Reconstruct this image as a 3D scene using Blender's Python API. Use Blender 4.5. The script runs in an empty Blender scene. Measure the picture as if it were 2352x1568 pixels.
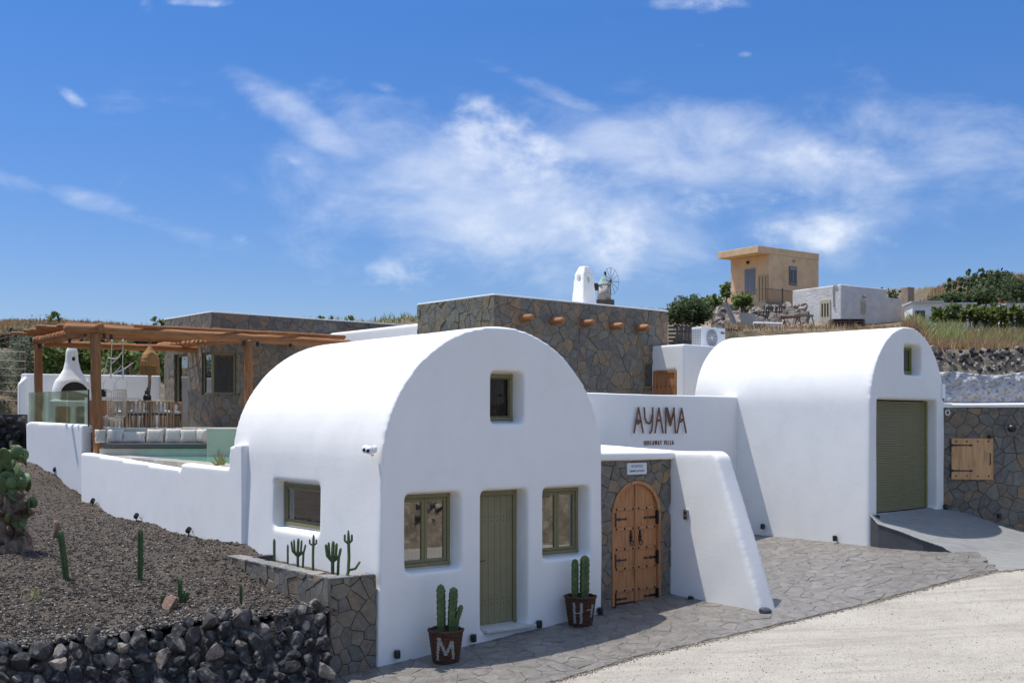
import bpy, bmesh, math, random
import numpy as np
from mathutils import Vector, Matrix, noise as mnoise
R = math.radians
sc = bpy.context.scene
COL = sc.collection
random.seed(7); np.random.seed(7)

# ------------------------------------------------------------------ camera
FOC, CX, YH, CH = 2600.0, 1176.0, 970.0, 3.5     # focal length / principal point in a 2352 px wide picture, eye height
cam = bpy.data.objects.new('camera', bpy.data.cameras.new('camera'))
COL.objects.link(cam); sc.camera = cam
cam.data.sensor_width = 36.0
cam.data.lens = FOC / 2352.0 * 36.0
cam.data.shift_y = (YH - 784.0) / 2352.0
cam.location = (0, 0, CH); cam.rotation_euler = (R(90), 0, 0)
cam.data.clip_end = 6000

# ------------------------------------------------------------------ sun and sky
SUN_DIR = Vector((0.345, -0.105, -1.0)).normalized()    # direction the light travels
SUN_ELEV = math.asin(-SUN_DIR.z)
SUN_AZ = math.atan2(-SUN_DIR.x, -SUN_DIR.y)           # clockwise from +Y
sd = bpy.data.lights.new('sun', 'SUN'); sd.energy = 2.2; sd.angle = R(0.53); sd.color = (1.0, 0.965, 0.92)
so = bpy.data.objects.new('sun', sd); COL.objects.link(so)
so.rotation_euler = SUN_DIR.to_track_quat('-Z', 'Y').to_euler()
wd = bpy.data.worlds.new('World'); sc.world = wd; wd.use_nodes = True
nt = wd.node_tree; N = nt.nodes; LK = nt.links; N.clear()
def wn(t, **k):
    n = N.new(t)
    for a, b in k.items(): setattr(n, a, b)
    return n
def wm(op, a, b=None, c=None):
    n = wn('ShaderNodeMath', operation=op)
    for i, x in enumerate((a, b, c)):
        if x is None: continue
        if isinstance(x, (int, float)): n.inputs[i].default_value = x
        else: LK.new(x, n.inputs[i])
    return n.outputs[0]
tc = wn('ShaderNodeTexCoord'); sx = wn('ShaderNodeSeparateXYZ'); LK.new(tc.outputs['Generated'], sx.inputs[0])
sky = wn('ShaderNodeTexSky', sky_type='NISHITA'); sky.sun_disc = False
sky.sun_elevation = SUN_ELEV; sky.sun_rotation = SUN_AZ
sky.altitude = 0; sky.air_density = 1.0; sky.dust_density = 0.25; sky.ozone_density = 2.5
hsv = wn('ShaderNodeHueSaturation'); hsv.inputs['Saturation'].default_value = 1.2; hsv.inputs['Value'].default_value = 1.0
hsv.inputs['Hue'].default_value = 0.505
LK.new(sky.outputs[0], hsv.inputs['Color'])
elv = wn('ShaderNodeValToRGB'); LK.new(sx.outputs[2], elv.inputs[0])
for i_, (q_, c_) in enumerate(((0.0, (.27, .265, .335)), (.34, (.225, .325, .43)), (.85, (1.0, .94, .84)))):  # tint lifted towards the zenith, out of view, to brighten the shaded walls
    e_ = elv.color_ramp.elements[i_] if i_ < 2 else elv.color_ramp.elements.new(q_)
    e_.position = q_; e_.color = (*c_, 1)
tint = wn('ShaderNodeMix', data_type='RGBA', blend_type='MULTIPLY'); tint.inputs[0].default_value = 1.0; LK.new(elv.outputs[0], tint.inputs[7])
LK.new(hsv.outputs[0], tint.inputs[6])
yy = wm('MAXIMUM', wm('ABSOLUTE', sx.outputs[1]), 0.3)
cs = wm('DIVIDE', sx.outputs[0], yy); ct = wm('DIVIDE', sx.outputs[2], yy)
cv = wn('ShaderNodeCombineXYZ'); LK.new(cs, cv.inputs[0]); LK.new(ct, cv.inputs[1])
def blob(u, v, ru, rv, ang=0, amp=1.0):
    mp = wn('ShaderNodeMapping', vector_type='TEXTURE')
    mp.inputs['Location'].default_value = ((u - CX) / FOC, (YH - v) / FOC, 0)
    mp.inputs['Rotation'].default_value = (0, 0, R(ang)); mp.inputs['Scale'].default_value = (ru / FOC, rv / FOC, 1)
    LK.new(cv.outputs[0], mp.inputs[0])
    ln = wn('ShaderNodeVectorMath', operation='LENGTH'); LK.new(mp.outputs[0], ln.inputs[0])
    mr = wn('ShaderNodeMapRange', interpolation_type='SMOOTHERSTEP'); LK.new(ln.outputs['Value'], mr.inputs[0])
    mr.inputs[1].default_value = 0.0; mr.inputs[2].default_value = 1.6; mr.inputs[3].default_value = amp; mr.inputs[4].default_value = 0
    return mr.outputs[0]
CLOUD_PUFF = [(1160, 335, 210, 110, -25, 1.0), (1470, 550, 340, 110, -8, .85), (1870, 540, 200, 66, 3, .95), (1330, 420, 420, 150, -12, .62),
              (1010, 500, 330, 90, -8, .62), (1600, 470, 120, 70, 0, .75), (1600, 10, 150, 34, 0, .85), (330, 18, 52, 34, 0, .6), (2030, 560, 80, 45, 0, .72),
              (680, 368, 44, 22, -30, .6), (880, 630, 290, 60, 0, .62), (1800, 450, 120, 40, 10, .7), (450, 5, 110, 16, 0, .7), (1800, 360, 420, 90, -4, .52),
              (560, 548, 60, 26, -20, .55), (1605, 106, 30, 13, 8, .6), (910, 200, 90, 24, -8, .7), (580, 490, 30, 12, -12, .55), (160, 220, 80, 24, -36, .52), (1710, 125, 26, 12, 0, .5)]
CLOUD_WISP = [(720, 290, 260, 60, -35, .85), (230, 470, 380, 30, -17, .48), (1650, 350, 620, 130, -6, .85),
              (2100, 320, 420, 120, -5, .62), (1330, 240, 260, 30, -24, .62), (1150, 470, 620, 200, -10, .85), (880, 330, 300, 130, -20, .62), (1950, 480, 520, 140, 0, .5)]
def acc(lst):
    o = None
    for b in lst:
        x = blob(*b); o = x if o is None else wm('MAXIMUM', o, x)
    return o
def wnoise(scale, detail, rough, dist=0.0, sy=1.0, rot=0.0):
    mp = wn('ShaderNodeMapping'); mp.inputs['Scale'].default_value = (1, sy, 1); mp.inputs['Rotation'].default_value = (0, 0, R(rot))
    LK.new(cv.outputs[0], mp.inputs[0])
    n = wn('ShaderNodeTexNoise'); n.inputs['Scale'].default_value = scale; n.inputs['Detail'].default_value = detail
    n.inputs['Roughness'].default_value = rough; n.inputs['Distortion'].default_value = dist
    LK.new(mp.outputs[0], n.inputs['Vector']); return n.outputs[0]
def wrange(x, a, b, lo=0., hi=1.):
    mr = wn('ShaderNodeMapRange', interpolation_type='SMOOTHSTEP'); LK.new(x, mr.inputs[0])
    for i, q in enumerate((a, b, lo, hi)): mr.inputs[i + 1].default_value = q
    return mr.outputs[0]
pn = wm('ADD', wm('MULTIPLY', wm('SUBTRACT', wnoise(17, 10, .58, .15, 1.4), .5), 1.9), wm('MULTIPLY', wm('SUBTRACT', wnoise(6, 4, .5, .2, 1.4), .5), 1.3))
pm_ = wm('MAXIMUM', acc(CLOUD_PUFF), wrange(ct, .5, .9, 0, .8))  # second mask: unseen clouds added overhead as neutral fill for the shaded walls
puff = wrange(wm('ADD', wm('MULTIPLY', pm_, .78), wm('MULTIPLY', pn, wm('MULTIPLY_ADD', pm_, .5, .5))), .34, 1.12, 0, .85)
wisp = wrange(wm('ADD', wm('MULTIPLY', acc(CLOUD_WISP), 0.55), wnoise(9, 10, .6, .3, 1.8, 20)), .58, 1.2, 0, .55)
dens = wm('SUBTRACT', 1.0, wm('MULTIPLY', wm('SUBTRACT', 1.0, puff), wm('SUBTRACT', 1.0, wisp)))
mx = wn('ShaderNodeMix', data_type='RGBA'); mx.clamp_factor = True
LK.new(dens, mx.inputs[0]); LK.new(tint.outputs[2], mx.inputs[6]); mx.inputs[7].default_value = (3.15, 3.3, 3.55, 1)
bg = wn('ShaderNodeBackground'); bg.inputs[1].default_value = 0.15
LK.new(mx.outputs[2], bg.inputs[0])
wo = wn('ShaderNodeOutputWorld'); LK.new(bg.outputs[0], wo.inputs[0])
vs = sc.view_settings
vs.view_transform = 'Standard'; vs.look = 'None'; vs.exposure = 1.08; vs.gamma = 1.0; vs.use_curve_mapping = False
sc.cycles.max_bounces = 6; sc.cycles.transparent_max_bounces = 12

# ------------------------------------------------------------------ helpers
def at(u, v, Y):                       # a point of the place, from where it shows and how far away it stands
    return Vector(((u - CX) / FOC * Y, Y, CH + (YH - v) / FOC * Y))
class Frame:                           # local frame of a building: x along its front, y into its depth
    def __init__(s, x, y, deg): s.o = Vector((x, y)); s.a = R(deg); s.c = math.cos(s.a); s.s = math.sin(s.a)
    def world(s, x, y, z=0): return Vector((s.o.x + x * s.c - y * s.s, s.o.y + x * s.s + y * s.c, z))
    def local(s, p):
        dx, dy = p[0] - s.o.x, p[1] - s.o.y
        return Vector((dx * s.c + dy * s.s, -dx * s.s + dy * s.c, p[2] if len(p) > 2 else 0))
    def front(s, u, v, y=0.0):         # point on the plane local y = const, as (x, z)
        r = (u - CX) / FOC; c0 = s.local((0, 0)); d = Vector((r * s.c + s.s, -r * s.s + s.c))
        t = (y - c0.y) / d.y
        return (c0.x + d.x * t, CH + (YH - v) / FOC * t)
    def side(s, u, v, x=0.0):          # point on the plane local x = const, as (y, z)
        r = (u - CX) / FOC; c0 = s.local((0, 0)); d = Vector((r * s.c + s.s, -r * s.s + s.c))
        t = (x - c0.x) / d.x
        return (c0.y + d.y * t, CH + (YH - v) / FOC * t)
def zg(x, y): return -0.98 + 0.044 * x + 0.0651 * y        # the sloping street level

def link(name, data, parent=None, mat=None, loc=(0, 0, 0), rot=(0, 0, 0), scale=(1, 1, 1)):
    o = bpy.data.objects.new(name, data); COL.objects.link(o)
    o.location = loc; o.rotation_euler = rot; o.scale = scale
    if parent is not None: o.parent = parent
    if mat is not None and data is not None and hasattr(data, 'materials') and len(data.materials) == 0: data.materials.append(mat)
    return o
def tag(o, label, cat=None, group=None, kind=None):
    if label: o['label'] = label
    if cat: o['category'] = cat
    if group: o['group'] = group
    if kind: o['kind'] = kind
    return o
def thing(name, label, cat, loc=(0, 0, 0), rz=0.0, group=None):
    return tag(link(name, None, loc=loc, rot=(0, 0, rz)), label, cat, group)
def fthing(fr, name, label, cat, z=0.0, group=None):
    return thing(name, label, cat, (fr.o.x, fr.o.y, z), fr.a, group)
def copy_tree(o, parent=None, loc=None, rz=None, label=None):
    c = o.copy(); COL.objects.link(c)
    if parent is not None: c.parent = parent
    if loc is not None: c.location = loc
    if rz is not None: c.rotation_euler = (0, 0, rz)
    if label: c['label'] = label
    for ch in list(o.children): copy_tree(ch, c)
    return c

class MB:
    def __init__(s): s.v = []; s.f = []
    def add(s, vs, fs):
        b = len(s.v); s.v += [tuple(p) for p in vs]; s.f += [tuple(b + i for i in f) for f in fs]; return s
    def box(s, x0, x1, y0, y1, z0, z1):
        return s.add([(x0, y0, z0), (x1, y0, z0), (x1, y1, z0), (x0, y1, z0), (x0, y0, z1), (x1, y0, z1), (x1, y1, z1), (x0, y1, z1)],
                     [(0, 3, 2, 1), (4, 5, 6, 7), (0, 1, 5, 4), (1, 2, 6, 5), (2, 3, 7, 6), (3, 0, 4, 7)])
    def prism(s, pts, fn0, fn1):       # pts 2D; fn maps a 2D point to 3D at either end
        n = len(pts)
        return s.add([fn0(p) for p in pts] + [fn1(p) for p in pts],
                     [tuple(range(n)), tuple(range(2 * n - 1, n - 1, -1))] + [(i, i + n, (i + 1) % n + n, (i + 1) % n) for i in range(n)])
    def tube(s, pts, rads, n=8, sx=1.0):
        pts = [Vector(p) for p in pts]
        if isinstance(rads, (int, float)): rads = [rads] * len(pts)
        up = None; vs = []; m = len(pts)
        for i, p in enumerate(pts):
            d = (pts[min(i + 1, m - 1)] - pts[max(i - 1, 0)]).normalized()
            if up is None: up = Vector((0, 0, 1)) if abs(d.z) < .9 else Vector((1, 0, 0))
            a = d.cross(up).normalized(); up = a.cross(d).normalized()
            for k in range(n):
                t = 2 * math.pi * k / n; vs.append(p + (a * math.cos(t) * sx + up * math.sin(t)) * rads[i])
        fs = [(i * n + k, i * n + (k + 1) % n, (i + 1) * n + (k + 1) % n, (i + 1) * n + k) for i in range(m - 1) for k in range(n)]
        fs += [tuple(range(n - 1, -1, -1)), tuple((m - 1) * n + k for k in range(n))]
        return s.add(vs, fs)
    def lathe(s, prof, n=16, c=(0, 0, 0), caps=True):
        vs = []; m = len(prof)
        for r, z in prof:
            for k in range(n):
                t = 2 * math.pi * k / n; vs.append((c[0] + r * math.cos(t), c[1] + r * math.sin(t), c[2] + z))
        fs = [(i * n + k, i * n + (k + 1) % n, (i + 1) * n + (k + 1) % n, (i + 1) * n + k) for i in range(m - 1) for k in range(n)]
        if caps: fs += [tuple(range(n - 1, -1, -1)), tuple((m - 1) * n + k for k in range(n))]
        return s.add(vs, fs)
    def ball(s, c, r, nu=10, nv=6):
        if not hasattr(r, '__len__'): r = (r, r, r)
        b = len(s.v); vs = [(c[0], c[1], c[2] - r[2])]
        for i in range(1, nv):
            a = -math.pi / 2 + math.pi * i / nv
            for k in range(nu):
                t = 2 * math.pi * k / nu; vs.append((c[0] + r[0] * math.cos(a) * math.cos(t), c[1] + r[1] * math.cos(a) * math.sin(t), c[2] + r[2] * math.sin(a)))
        vs.append((c[0], c[1], c[2] + r[2])); L = len(vs) - 1
        fs = [(0, 1 + (k + 1) % nu, 1 + k) for k in range(nu)]
        fs += [(1 + i * nu + k, 1 + i * nu + (k + 1) % nu, 1 + (i + 1) * nu + (k + 1) % nu, 1 + (i + 1) * nu + k) for i in range(nv - 2) for k in range(nu)]
        fs += [(L, 1 + (nv - 2) * nu + k, 1 + (nv - 2) * nu + (k + 1) % nu) for k in range(nu)]
        return s.add(vs, fs)
    def mesh(s, name, smooth=False, fix=False):
        me = bpy.data.meshes.new(name); me.from_pydata(s.v, [], s.f)
        if fix:
            bm = bmesh.new(); bm.from_mesh(me); bmesh.ops.recalc_face_normals(bm, faces=bm.faces); bm.to_mesh(me); bm.free()
        if smooth: me.polygons.foreach_set('use_smooth', [True] * len(me.polygons))
        me.update(); return me
    def build(s, name, mat, parent=None, smooth=False, bevel=0.0, loc=(0, 0, 0), rot=(0, 0, 0), auto=False):
        me = s.mesh(name, smooth, fix=True); o = link(name, me, parent, mat, loc, rot)
        if bevel > 0:
            b = o.modifiers.new('bevel', 'BEVEL'); b.width = bevel; b.segments = 2; b.limit_method = 'ANGLE'; b.angle_limit = R(40)
        return o
def np_mesh(name, V, Fc, mat, parent=None, smooth=False, kind=None):      # many equal-sided faces at once
    V = np.asarray(V, dtype=np.float32); Fc = np.asarray(Fc, dtype=np.int32); k = Fc.shape[1]
    me = bpy.data.meshes.new(name); me.vertices.add(len(V)); me.vertices.foreach_set('co', V.ravel())
    me.loops.add(Fc.size); me.loops.foreach_set('vertex_index', Fc.ravel())
    me.polygons.add(len(Fc)); me.polygons.foreach_set('loop_start', np.arange(0, Fc.size, k, dtype=np.int32))
    me.polygons.foreach_set('loop_total', np.full(len(Fc), k, dtype=np.int32))
    if smooth: me.polygons.foreach_set('use_smooth', np.ones(len(Fc), dtype=bool))
    me.update(calc_edges=True); me.validate()
    o = link(name, me, parent, mat)
    if kind: o['kind'] = kind
    return o
def evaluated(o):
    dg = bpy.context.evaluated_depsgraph_get(); dg.update()
    return bpy.data.meshes.new_from_object(o.evaluated_get(dg))
def plaster(name, solids, cuts, mat, parent, voxel=0.05, smooth=8, wob=0.012, label=None):
    """hand-rendered masonry: solids joined, openings cut, every edge worn round"""
    tmp = link('tmp', solids.mesh('tmp', fix=True)); kill = [tmp]
    for c in cuts:
        co = link('tmpc', c.mesh('tmpc', fix=True)); kill.append(co)
        b = tmp.modifiers.new('b', 'BOOLEAN'); b.operation = 'DIFFERENCE'; b.object = co; b.solver = 'EXACT'
    r = tmp.modifiers.new('r', 'REMESH'); r.mode = 'VOXEL'; r.voxel_size = voxel; r.use_smooth_shade = True
    s = tmp.modifiers.new('s', 'SMOOTH'); s.factor = 0.5; s.iterations = smooth
    me = evaluated(tmp)
    for k in kill:
        d = k.data; bpy.data.objects.remove(k); bpy.data.meshes.remove(d)
    n = len(me.vertices); co = np.empty(n * 3, dtype=np.float32); me.vertices.foreach_get('co', co); co = co.reshape(-1, 3)
    nr = np.empty(n * 3, dtype=np.float32); me.vertices.foreach_get('normal', nr); nr = nr.reshape(-1, 3)
    ph = np.random.rand(9) * 6.28
    w = (np.sin(co[:, 0] * 1.7 + ph[0] + np.sin(co[:, 2] * 1.3 + ph[1])) * np.sin(co[:, 1] * 1.5 + ph[2]) + np.sin(co[:, 2] * 2.3 + ph[3] + co[:, 0] * 1.1) * .7
         + .35 * np.sin(co[:, 0] * 5.1 + ph[4]) * np.sin(co[:, 2] * 4.3 + ph[5] + co[:, 1] * 4.7)) * wob * .6
    co += nr * w[:, None]; me.vertices.foreach_set('co', co.ravel())
    me.polygons.foreach_set('use_smooth', np.ones(len(me.polygons), dtype=bool)); me.update(); me.name = name; me.materials.clear()
    o = link(name, me, parent, mat)
    if label: o['label'] = label
    return o
def cutbox(x0, x1, y0, y1, z0, z1, flare=0.0, depth=0.2):
    """an opening through a front wall (outside at -y): splayed for the first `depth`, then straight"""
    m = MB(); f = flare; g = .03; x0 -= g; x1 += g; z0 -= g; z1 += g
    fl = f * .15 - g; a = [(x0 - fl, y0, z0 - f), (x1 + f, y0, z0 - f), (x1 + f, y0, z1 + f * .6), (x0 - fl, y0, z1 + f * .6)]
    b = [(x0, depth, z0), (x1, depth, z0), (x1, depth, z1), (x0, depth, z1)]
    c = [(x0, y1, z0), (x1, y1, z0), (x1, y1, z1), (x0, y1, z1)]
    m.add(a + b + c, [(0, 1, 2, 3), (0, 4, 5, 1), (1, 5, 6, 2), (2, 6, 7, 3), (3, 7, 4, 0), (4, 8, 9, 5), (5, 9, 10, 6), (6, 10, 11, 7), (7, 11, 8, 4), (11, 10, 9, 8)])
    return m

# ------------------------------------------------------------------ materials
def mat(name, c1, c2=None, scale=3.0, rough=0.85, bump=0.0, bscale=30.0, spec=0.3, metal=0.0, pal=None, lo=.35, hi=.65, stretch=None,
        trans=False, emit=None, c3=None, s3=60.0, w3=.5, bdist=0.02, objbump=False, subs=None):
    m = bpy.data.materials.new(name); m.use_nodes = True; nt = m.node_tree; n = nt.nodes; l = nt.links
    b = n['Principled BSDF']; b.inputs['Roughness'].default_value = rough; b.inputs['Metallic'].default_value = metal
    b.inputs['Specular IOR Level'].default_value = spec
    tc = n.new('ShaderNodeTexCoord'); mp = n.new('ShaderNodeMapping'); l.new(tc.outputs['Object'], mp.inputs[0])
    if stretch: mp.inputs['Scale'].default_value = stretch
    if pal:
        oi = n.new('ShaderNodeObjectInfo'); ge = n.new('ShaderNodeNewGeometry')
        ad = n.new('ShaderNodeMath'); ad.operation = 'ADD'; l.new(oi.outputs['Random'], ad.inputs[0]); l.new(ge.outputs['Random Per Island'], ad.inputs[1])
        fr = n.new('ShaderNodeMath'); fr.operation = 'FRACT'; l.new(ad.outputs[0], fr.inputs[0])
        # every piece takes its own patch of the grain
        cx = n.new('ShaderNodeCombineXYZ'); mu = n.new('ShaderNodeMath'); mu.operation = 'MULTIPLY'; mu.inputs[1].default_value = 37.0
        l.new(fr.outputs[0], mu.inputs[0]); l.new(mu.outputs[0], cx.inputs[0]); l.new(mu.outputs[0], cx.inputs[2]); l.new(cx.outputs[0], mp.inputs['Location'])
        rp = n.new('ShaderNodeValToRGB'); rp.color_ramp.interpolation = 'CONSTANT'
        el = rp.color_ramp.elements
        while len(el) < len(pal): el.new(0.5)
        for i, c in enumerate(pal): el[i].position = i / len(pal); el[i].color = (*c, 1)
        l.new(fr.outputs[0], rp.inputs[0]); base = rp.outputs[0]
    else:
        rgb = n.new('ShaderNodeRGB'); rgb.outputs[0].default_value = (*c1, 1); base = rgb.outputs[0]
    if c2 is not None:
        nz = n.new('ShaderNodeTexNoise'); nz.inputs['Scale'].default_value = scale; nz.inputs['Detail'].default_value = 8; nz.inputs['Roughness'].default_value = .62
        l.new(mp.outputs[0], nz.inputs['Vector'])
        mr = n.new('ShaderNodeMapRange'); mr.inputs[1].default_value = lo; mr.inputs[2].default_value = hi; l.new(nz.outputs[0], mr.inputs[0])
        mx = n.new('ShaderNodeMix'); mx.data_type = 'RGBA'; l.new(mr.outputs[0], mx.inputs[0]); l.new(base, mx.inputs[6])
        if pal:                          # c2 acts as a multiplier
            mx.blend_type = 'MULTIPLY'
        mx.inputs[7].default_value = (*c2, 1); base = mx.outputs[2]
    if c3 is not None:
        nz = n.new('ShaderNodeTexNoise'); nz.inputs['Scale'].default_value = s3; nz.inputs['Detail'].default_value = 5; l.new(mp.outputs[0], nz.inputs['Vector'])
        mr = n.new('ShaderNodeMapRange'); mr.inputs[1].default_value = .5; mr.inputs[2].default_value = .72; mr.inputs[4].default_value = w3; l.new(nz.outputs[0], mr.inputs[0])
        mx = n.new('ShaderNodeMix'); mx.data_type = 'RGBA'; l.new(mr.outputs[0], mx.inputs[0]); l.new(base, mx.inputs[6]); mx.inputs[7].default_value = (*c3, 1); base = mx.outputs[2]
    l.new(base, b.inputs['Base Color'])
    if bump > 0:
        nz = n.new('ShaderNodeTexNoise'); nz.inputs['Scale'].default_value = bscale; nz.inputs['Detail'].default_value = 6; nz.inputs['Roughness'].default_value = .6
        l.new(mp.outputs[0], nz.inputs['Vector'])
        bp = n.new('ShaderNodeBump'); bp.inputs['Strength'].default_value = bump; bp.inputs['Distance'].default_value = bdist
        l.new(nz.outputs[0], bp.inputs['Height']); l.new(bp.outputs[0], b.inputs['Normal'])
    if emit: b.inputs['Emission Color'].default_value = (*emit, 1); b.inputs['Emission Strength'].default_value = 1
    if subs: b.inputs['Subsurface Weight'].default_value = subs; b.inputs['Subsurface Radius'].default_value = (.02, .03, .01)
    return m
def glassmat(name, tint=(.9, .97, .95), gloss=.0, refl=1.0):
    m = bpy.data.materials.new(name); m.use_nodes = True; nt = m.node_tree; n = nt.nodes; l = nt.links; n.clear()
    tr = n.new('ShaderNodeBsdfTransparent'); tr.inputs[0].default_value = (*tint, 1)
    gl = n.new('ShaderNodeBsdfGlossy'); gl.inputs['Roughness'].default_value = gloss; gl.inputs[0].default_value = (1, 1, 1, 1)
    fr = n.new('ShaderNodeFresnel'); fr.inputs[0].default_value = 1.5
    mu = n.new('ShaderNodeMath'); mu.operation = 'MULTIPLY_ADD'; mu.inputs[1].default_value = refl; mu.inputs[2].default_value = .02 + .2 * (refl - 1); mu.use_clamp = True
    l.new(fr.outputs[0], mu.inputs[0])
    mx = n.new('ShaderNodeMixShader'); l.new(mu.outputs[0], mx.inputs[0]); l.new(tr.outputs[0], mx.inputs[1]); l.new(gl.outputs[0], mx.inputs[2])
    o = n.new('ShaderNodeOutputMaterial'); l.new(mx.outputs[0], o.inputs[0]); return m
WHITE = mat('white_plaster', (.86, .84, .79), (.83, .81, .76), scale=1.3, rough=.92, bump=.12, bscale=20, spec=.12, c3=(.78, .76, .71), s3=2.6, w3=.3)
SLATE = [(0.197, 0.180, 0.149), (0.234, 0.208, 0.165), (0.248, 0.190, 0.127), (0.181, 0.162, 0.128), (0.254, 0.230, 0.177), (0.280, 0.206, 0.133), (0.211, 0.182, 0.135), (0.238, 0.194, 0.138), (0.170, 0.157, 0.131), (0.223, 0.198, 0.155), (0.325, 0.218, 0.127), (0.234, 0.198, 0.142)]
STONE = mat('slate_flagstone', None, (.58, .59, .60), scale=7, rough=.68, bump=.55, bscale=28, spec=.35, pal=SLATE, lo=.3, hi=.7, c3=(.30, .28, .25), s3=17, w3=.35)
MORTAR = mat('dark_mortar', (.05, .048, .045), (.12, .11, .10), scale=20, rough=.95, bump=.4)
OLIVE = mat('olive_green_paint', (.21, .187, .09), (.185, .166, .08), scale=4, rough=.45, spec=.4)
OLIVE2 = mat('olive_door_paint', (.245, .22, .12), (.22, .198, .106), scale=4, rough=.5, spec=.4)
BLACK = mat('black_iron', (.012, .012, .013), rough=.45, spec=.5)
LAMPB = mat('black_lamp_metal', (.015, .016, .02), rough=.35, spec=.5)
DOORWOOD = mat('gate_wood', (.52, .24, .095), (.36, .15, .06), scale=3.0, rough=.55, bump=.25, bscale=14, stretch=(9, 9, .8), spec=.4, lo=.3, hi=.75, c3=(.17, .07, .03), s3=3, w3=.45)
HATCHWOOD = mat('hatch_wood', (.70, .40, .18), (.56, .30, .13), scale=2.2, rough=.5, bump=.15, bscale=14, stretch=(6, 6, .8), spec=.4, c3=(.3, .14, .06), s3=2.5, w3=.5)
LOG = mat('pine_log', (.40, .18, .072), (.24, .10, .04), scale=2.4, rough=.7, bump=.5, bscale=10, stretch=(7, 7, .7), spec=.25, lo=.3, hi=.7, c3=(.10, .045, .02), s3=4, w3=.45)
LOGX = mat('pine_beam', (.42, .19, .077), (.25, .105, .042), scale=2.4, rough=.7, bump=.5, bscale=10, stretch=(.8, 7, 7), spec=.25, lo=.3, hi=.7, c3=(.10, .045, .02), s3=4, w3=.45)
GLASS = glassmat('window_glass', (.55, .58, .58), refl=1.7)
BLINDGLASS = glassmat('blind_glass', (.75, .75, .75), refl=.7)
CLEARGLASS = glassmat('balustrade_glass', (.80, .93, .88), refl=.8)
CURTAIN = mat('curtain', (.13, .115, .095), (.085, .075, .06), scale=1.5, rough=.9, stretch=(18, 18, .3))
DARKIN = mat('dim_interior', (.05, .045, .04), rough=.9)  # near-black colour stands in for the shade inside rooms and openings
# ================================================================== frames of the buildings
F1 = Frame(-1.939, 16.215, 38)      # front vault
F2 = Frame(7.52, 23.80, 44)         # garage vault
FV = Frame(-0.418, 26.5, 41)        # flat-roofed stone villa behind
FL = Frame(-8.9, 33.5, 41)          # left stone house
FS = Frame(1.85, 22.98, 44)         # wall with the sign
FB = Frame(-14.6, 34.0, -55.3)      # terrace boundary wall (front looks to the garden)
W2 = F2.world(3.45, 0.05); FW = Frame(W2.x, W2.y, -12)     # stone wall right of the garage
def gnd(u, v):
    a = (u - CX) / FOC; Y = 4.48 / ((v - YH) / FOC + .044 * a + .0651); return Vector((a * Y, Y))

# ------------------------------------------------------------------ Voronoi stones
def clip(poly, n, d):                  # keep n.p <= d
    out = []; m = len(poly)
    for i in range(m):
        p, q = poly[i], poly[(i + 1) % m]; a = n[0] * p[0] + n[1] * p[1] - d; b = n[0] * q[0] + n[1] * q[1] - d
        if a <= 0: out.append(p)
        if (a < 0 < b) or (b < 0 < a):
            t = a / (a - b); out.append((p[0] + (q[0] - p[0]) * t, p[1] + (q[1] - p[1]) * t))
    return out
def area(p): return .5 * sum(p[i][0] * p[(i + 1) % len(p)][1] - p[(i + 1) % len(p)][0] * p[i][1] for i in range(len(p)))
def cent(p): return (sum(q[0] for q in p) / len(p), sum(q[1] for q in p) / len(p))
def voronoi(x0, x1, y0, y1, size, jit=.52, drop=.20, rnd=None, asp=1.0):
    rnd = rnd or random; pts = []; j = 0; y = y0 - size * 2
    while y < y1 + size * 2:
        x = x0 - size * 2 + (j % 2) * size * .5 * asp
        while x < x1 + size * 2:
            if rnd.random() > drop: pts.append((x + rnd.uniform(-jit, jit) * size * asp, y + rnd.uniform(-jit, jit) * size))
            x += size * asp
        y += size; j += 1
    P = np.array(pts); cells = []
    for i, p in enumerate(pts):
        if not (x0 - size * .8 < p[0] < x1 + size * .8 and y0 - size * .8 < p[1] < y1 + size * .8): continue
        d = np.hypot(P[:, 0] - p[0], P[:, 1] - p[1]); nb = np.argsort(d)[1:16]
        r = size * 2.4; poly = [(p[0] - r, p[1] - r), (p[0] + r, p[1] - r), (p[0] + r, p[1] + r), (p[0] - r, p[1] + r)]
        for k in nb:
            q = pts[k]; n = (q[0] - p[0], q[1] - p[1]); dd = (q[0] ** 2 + q[1] ** 2 - p[0] ** 2 - p[1] ** 2) / 2
            poly = clip(poly, n, dd)
            if len(poly) < 3: break
        if len(poly) >= 3: cells.append(poly)
    return cells
def inset(poly, g):
    n = len(poly)
    out = poly
    for i in range(n):
        p, q = poly[i], poly[(i + 1) % n]; e = (q[0] - p[0], q[1] - p[1]); L = math.hypot(*e)
        if L < 1e-6: continue
        nn = (e[1] / L, -e[0] / L); out = clip(out, nn, nn[0] * p[0] + nn[1] * p[1] - g)
        if len(out) < 3: return []
    res = []
    for p in out:
        if not res or math.hypot(p[0] - res[-1][0], p[1] - res[-1][1]) > .012: res.append(p)
    while len(res) > 3 and math.hypot(res[0][0] - res[-1][0], res[0][1] - res[-1][1]) < .012: res.pop()
    return res
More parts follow.
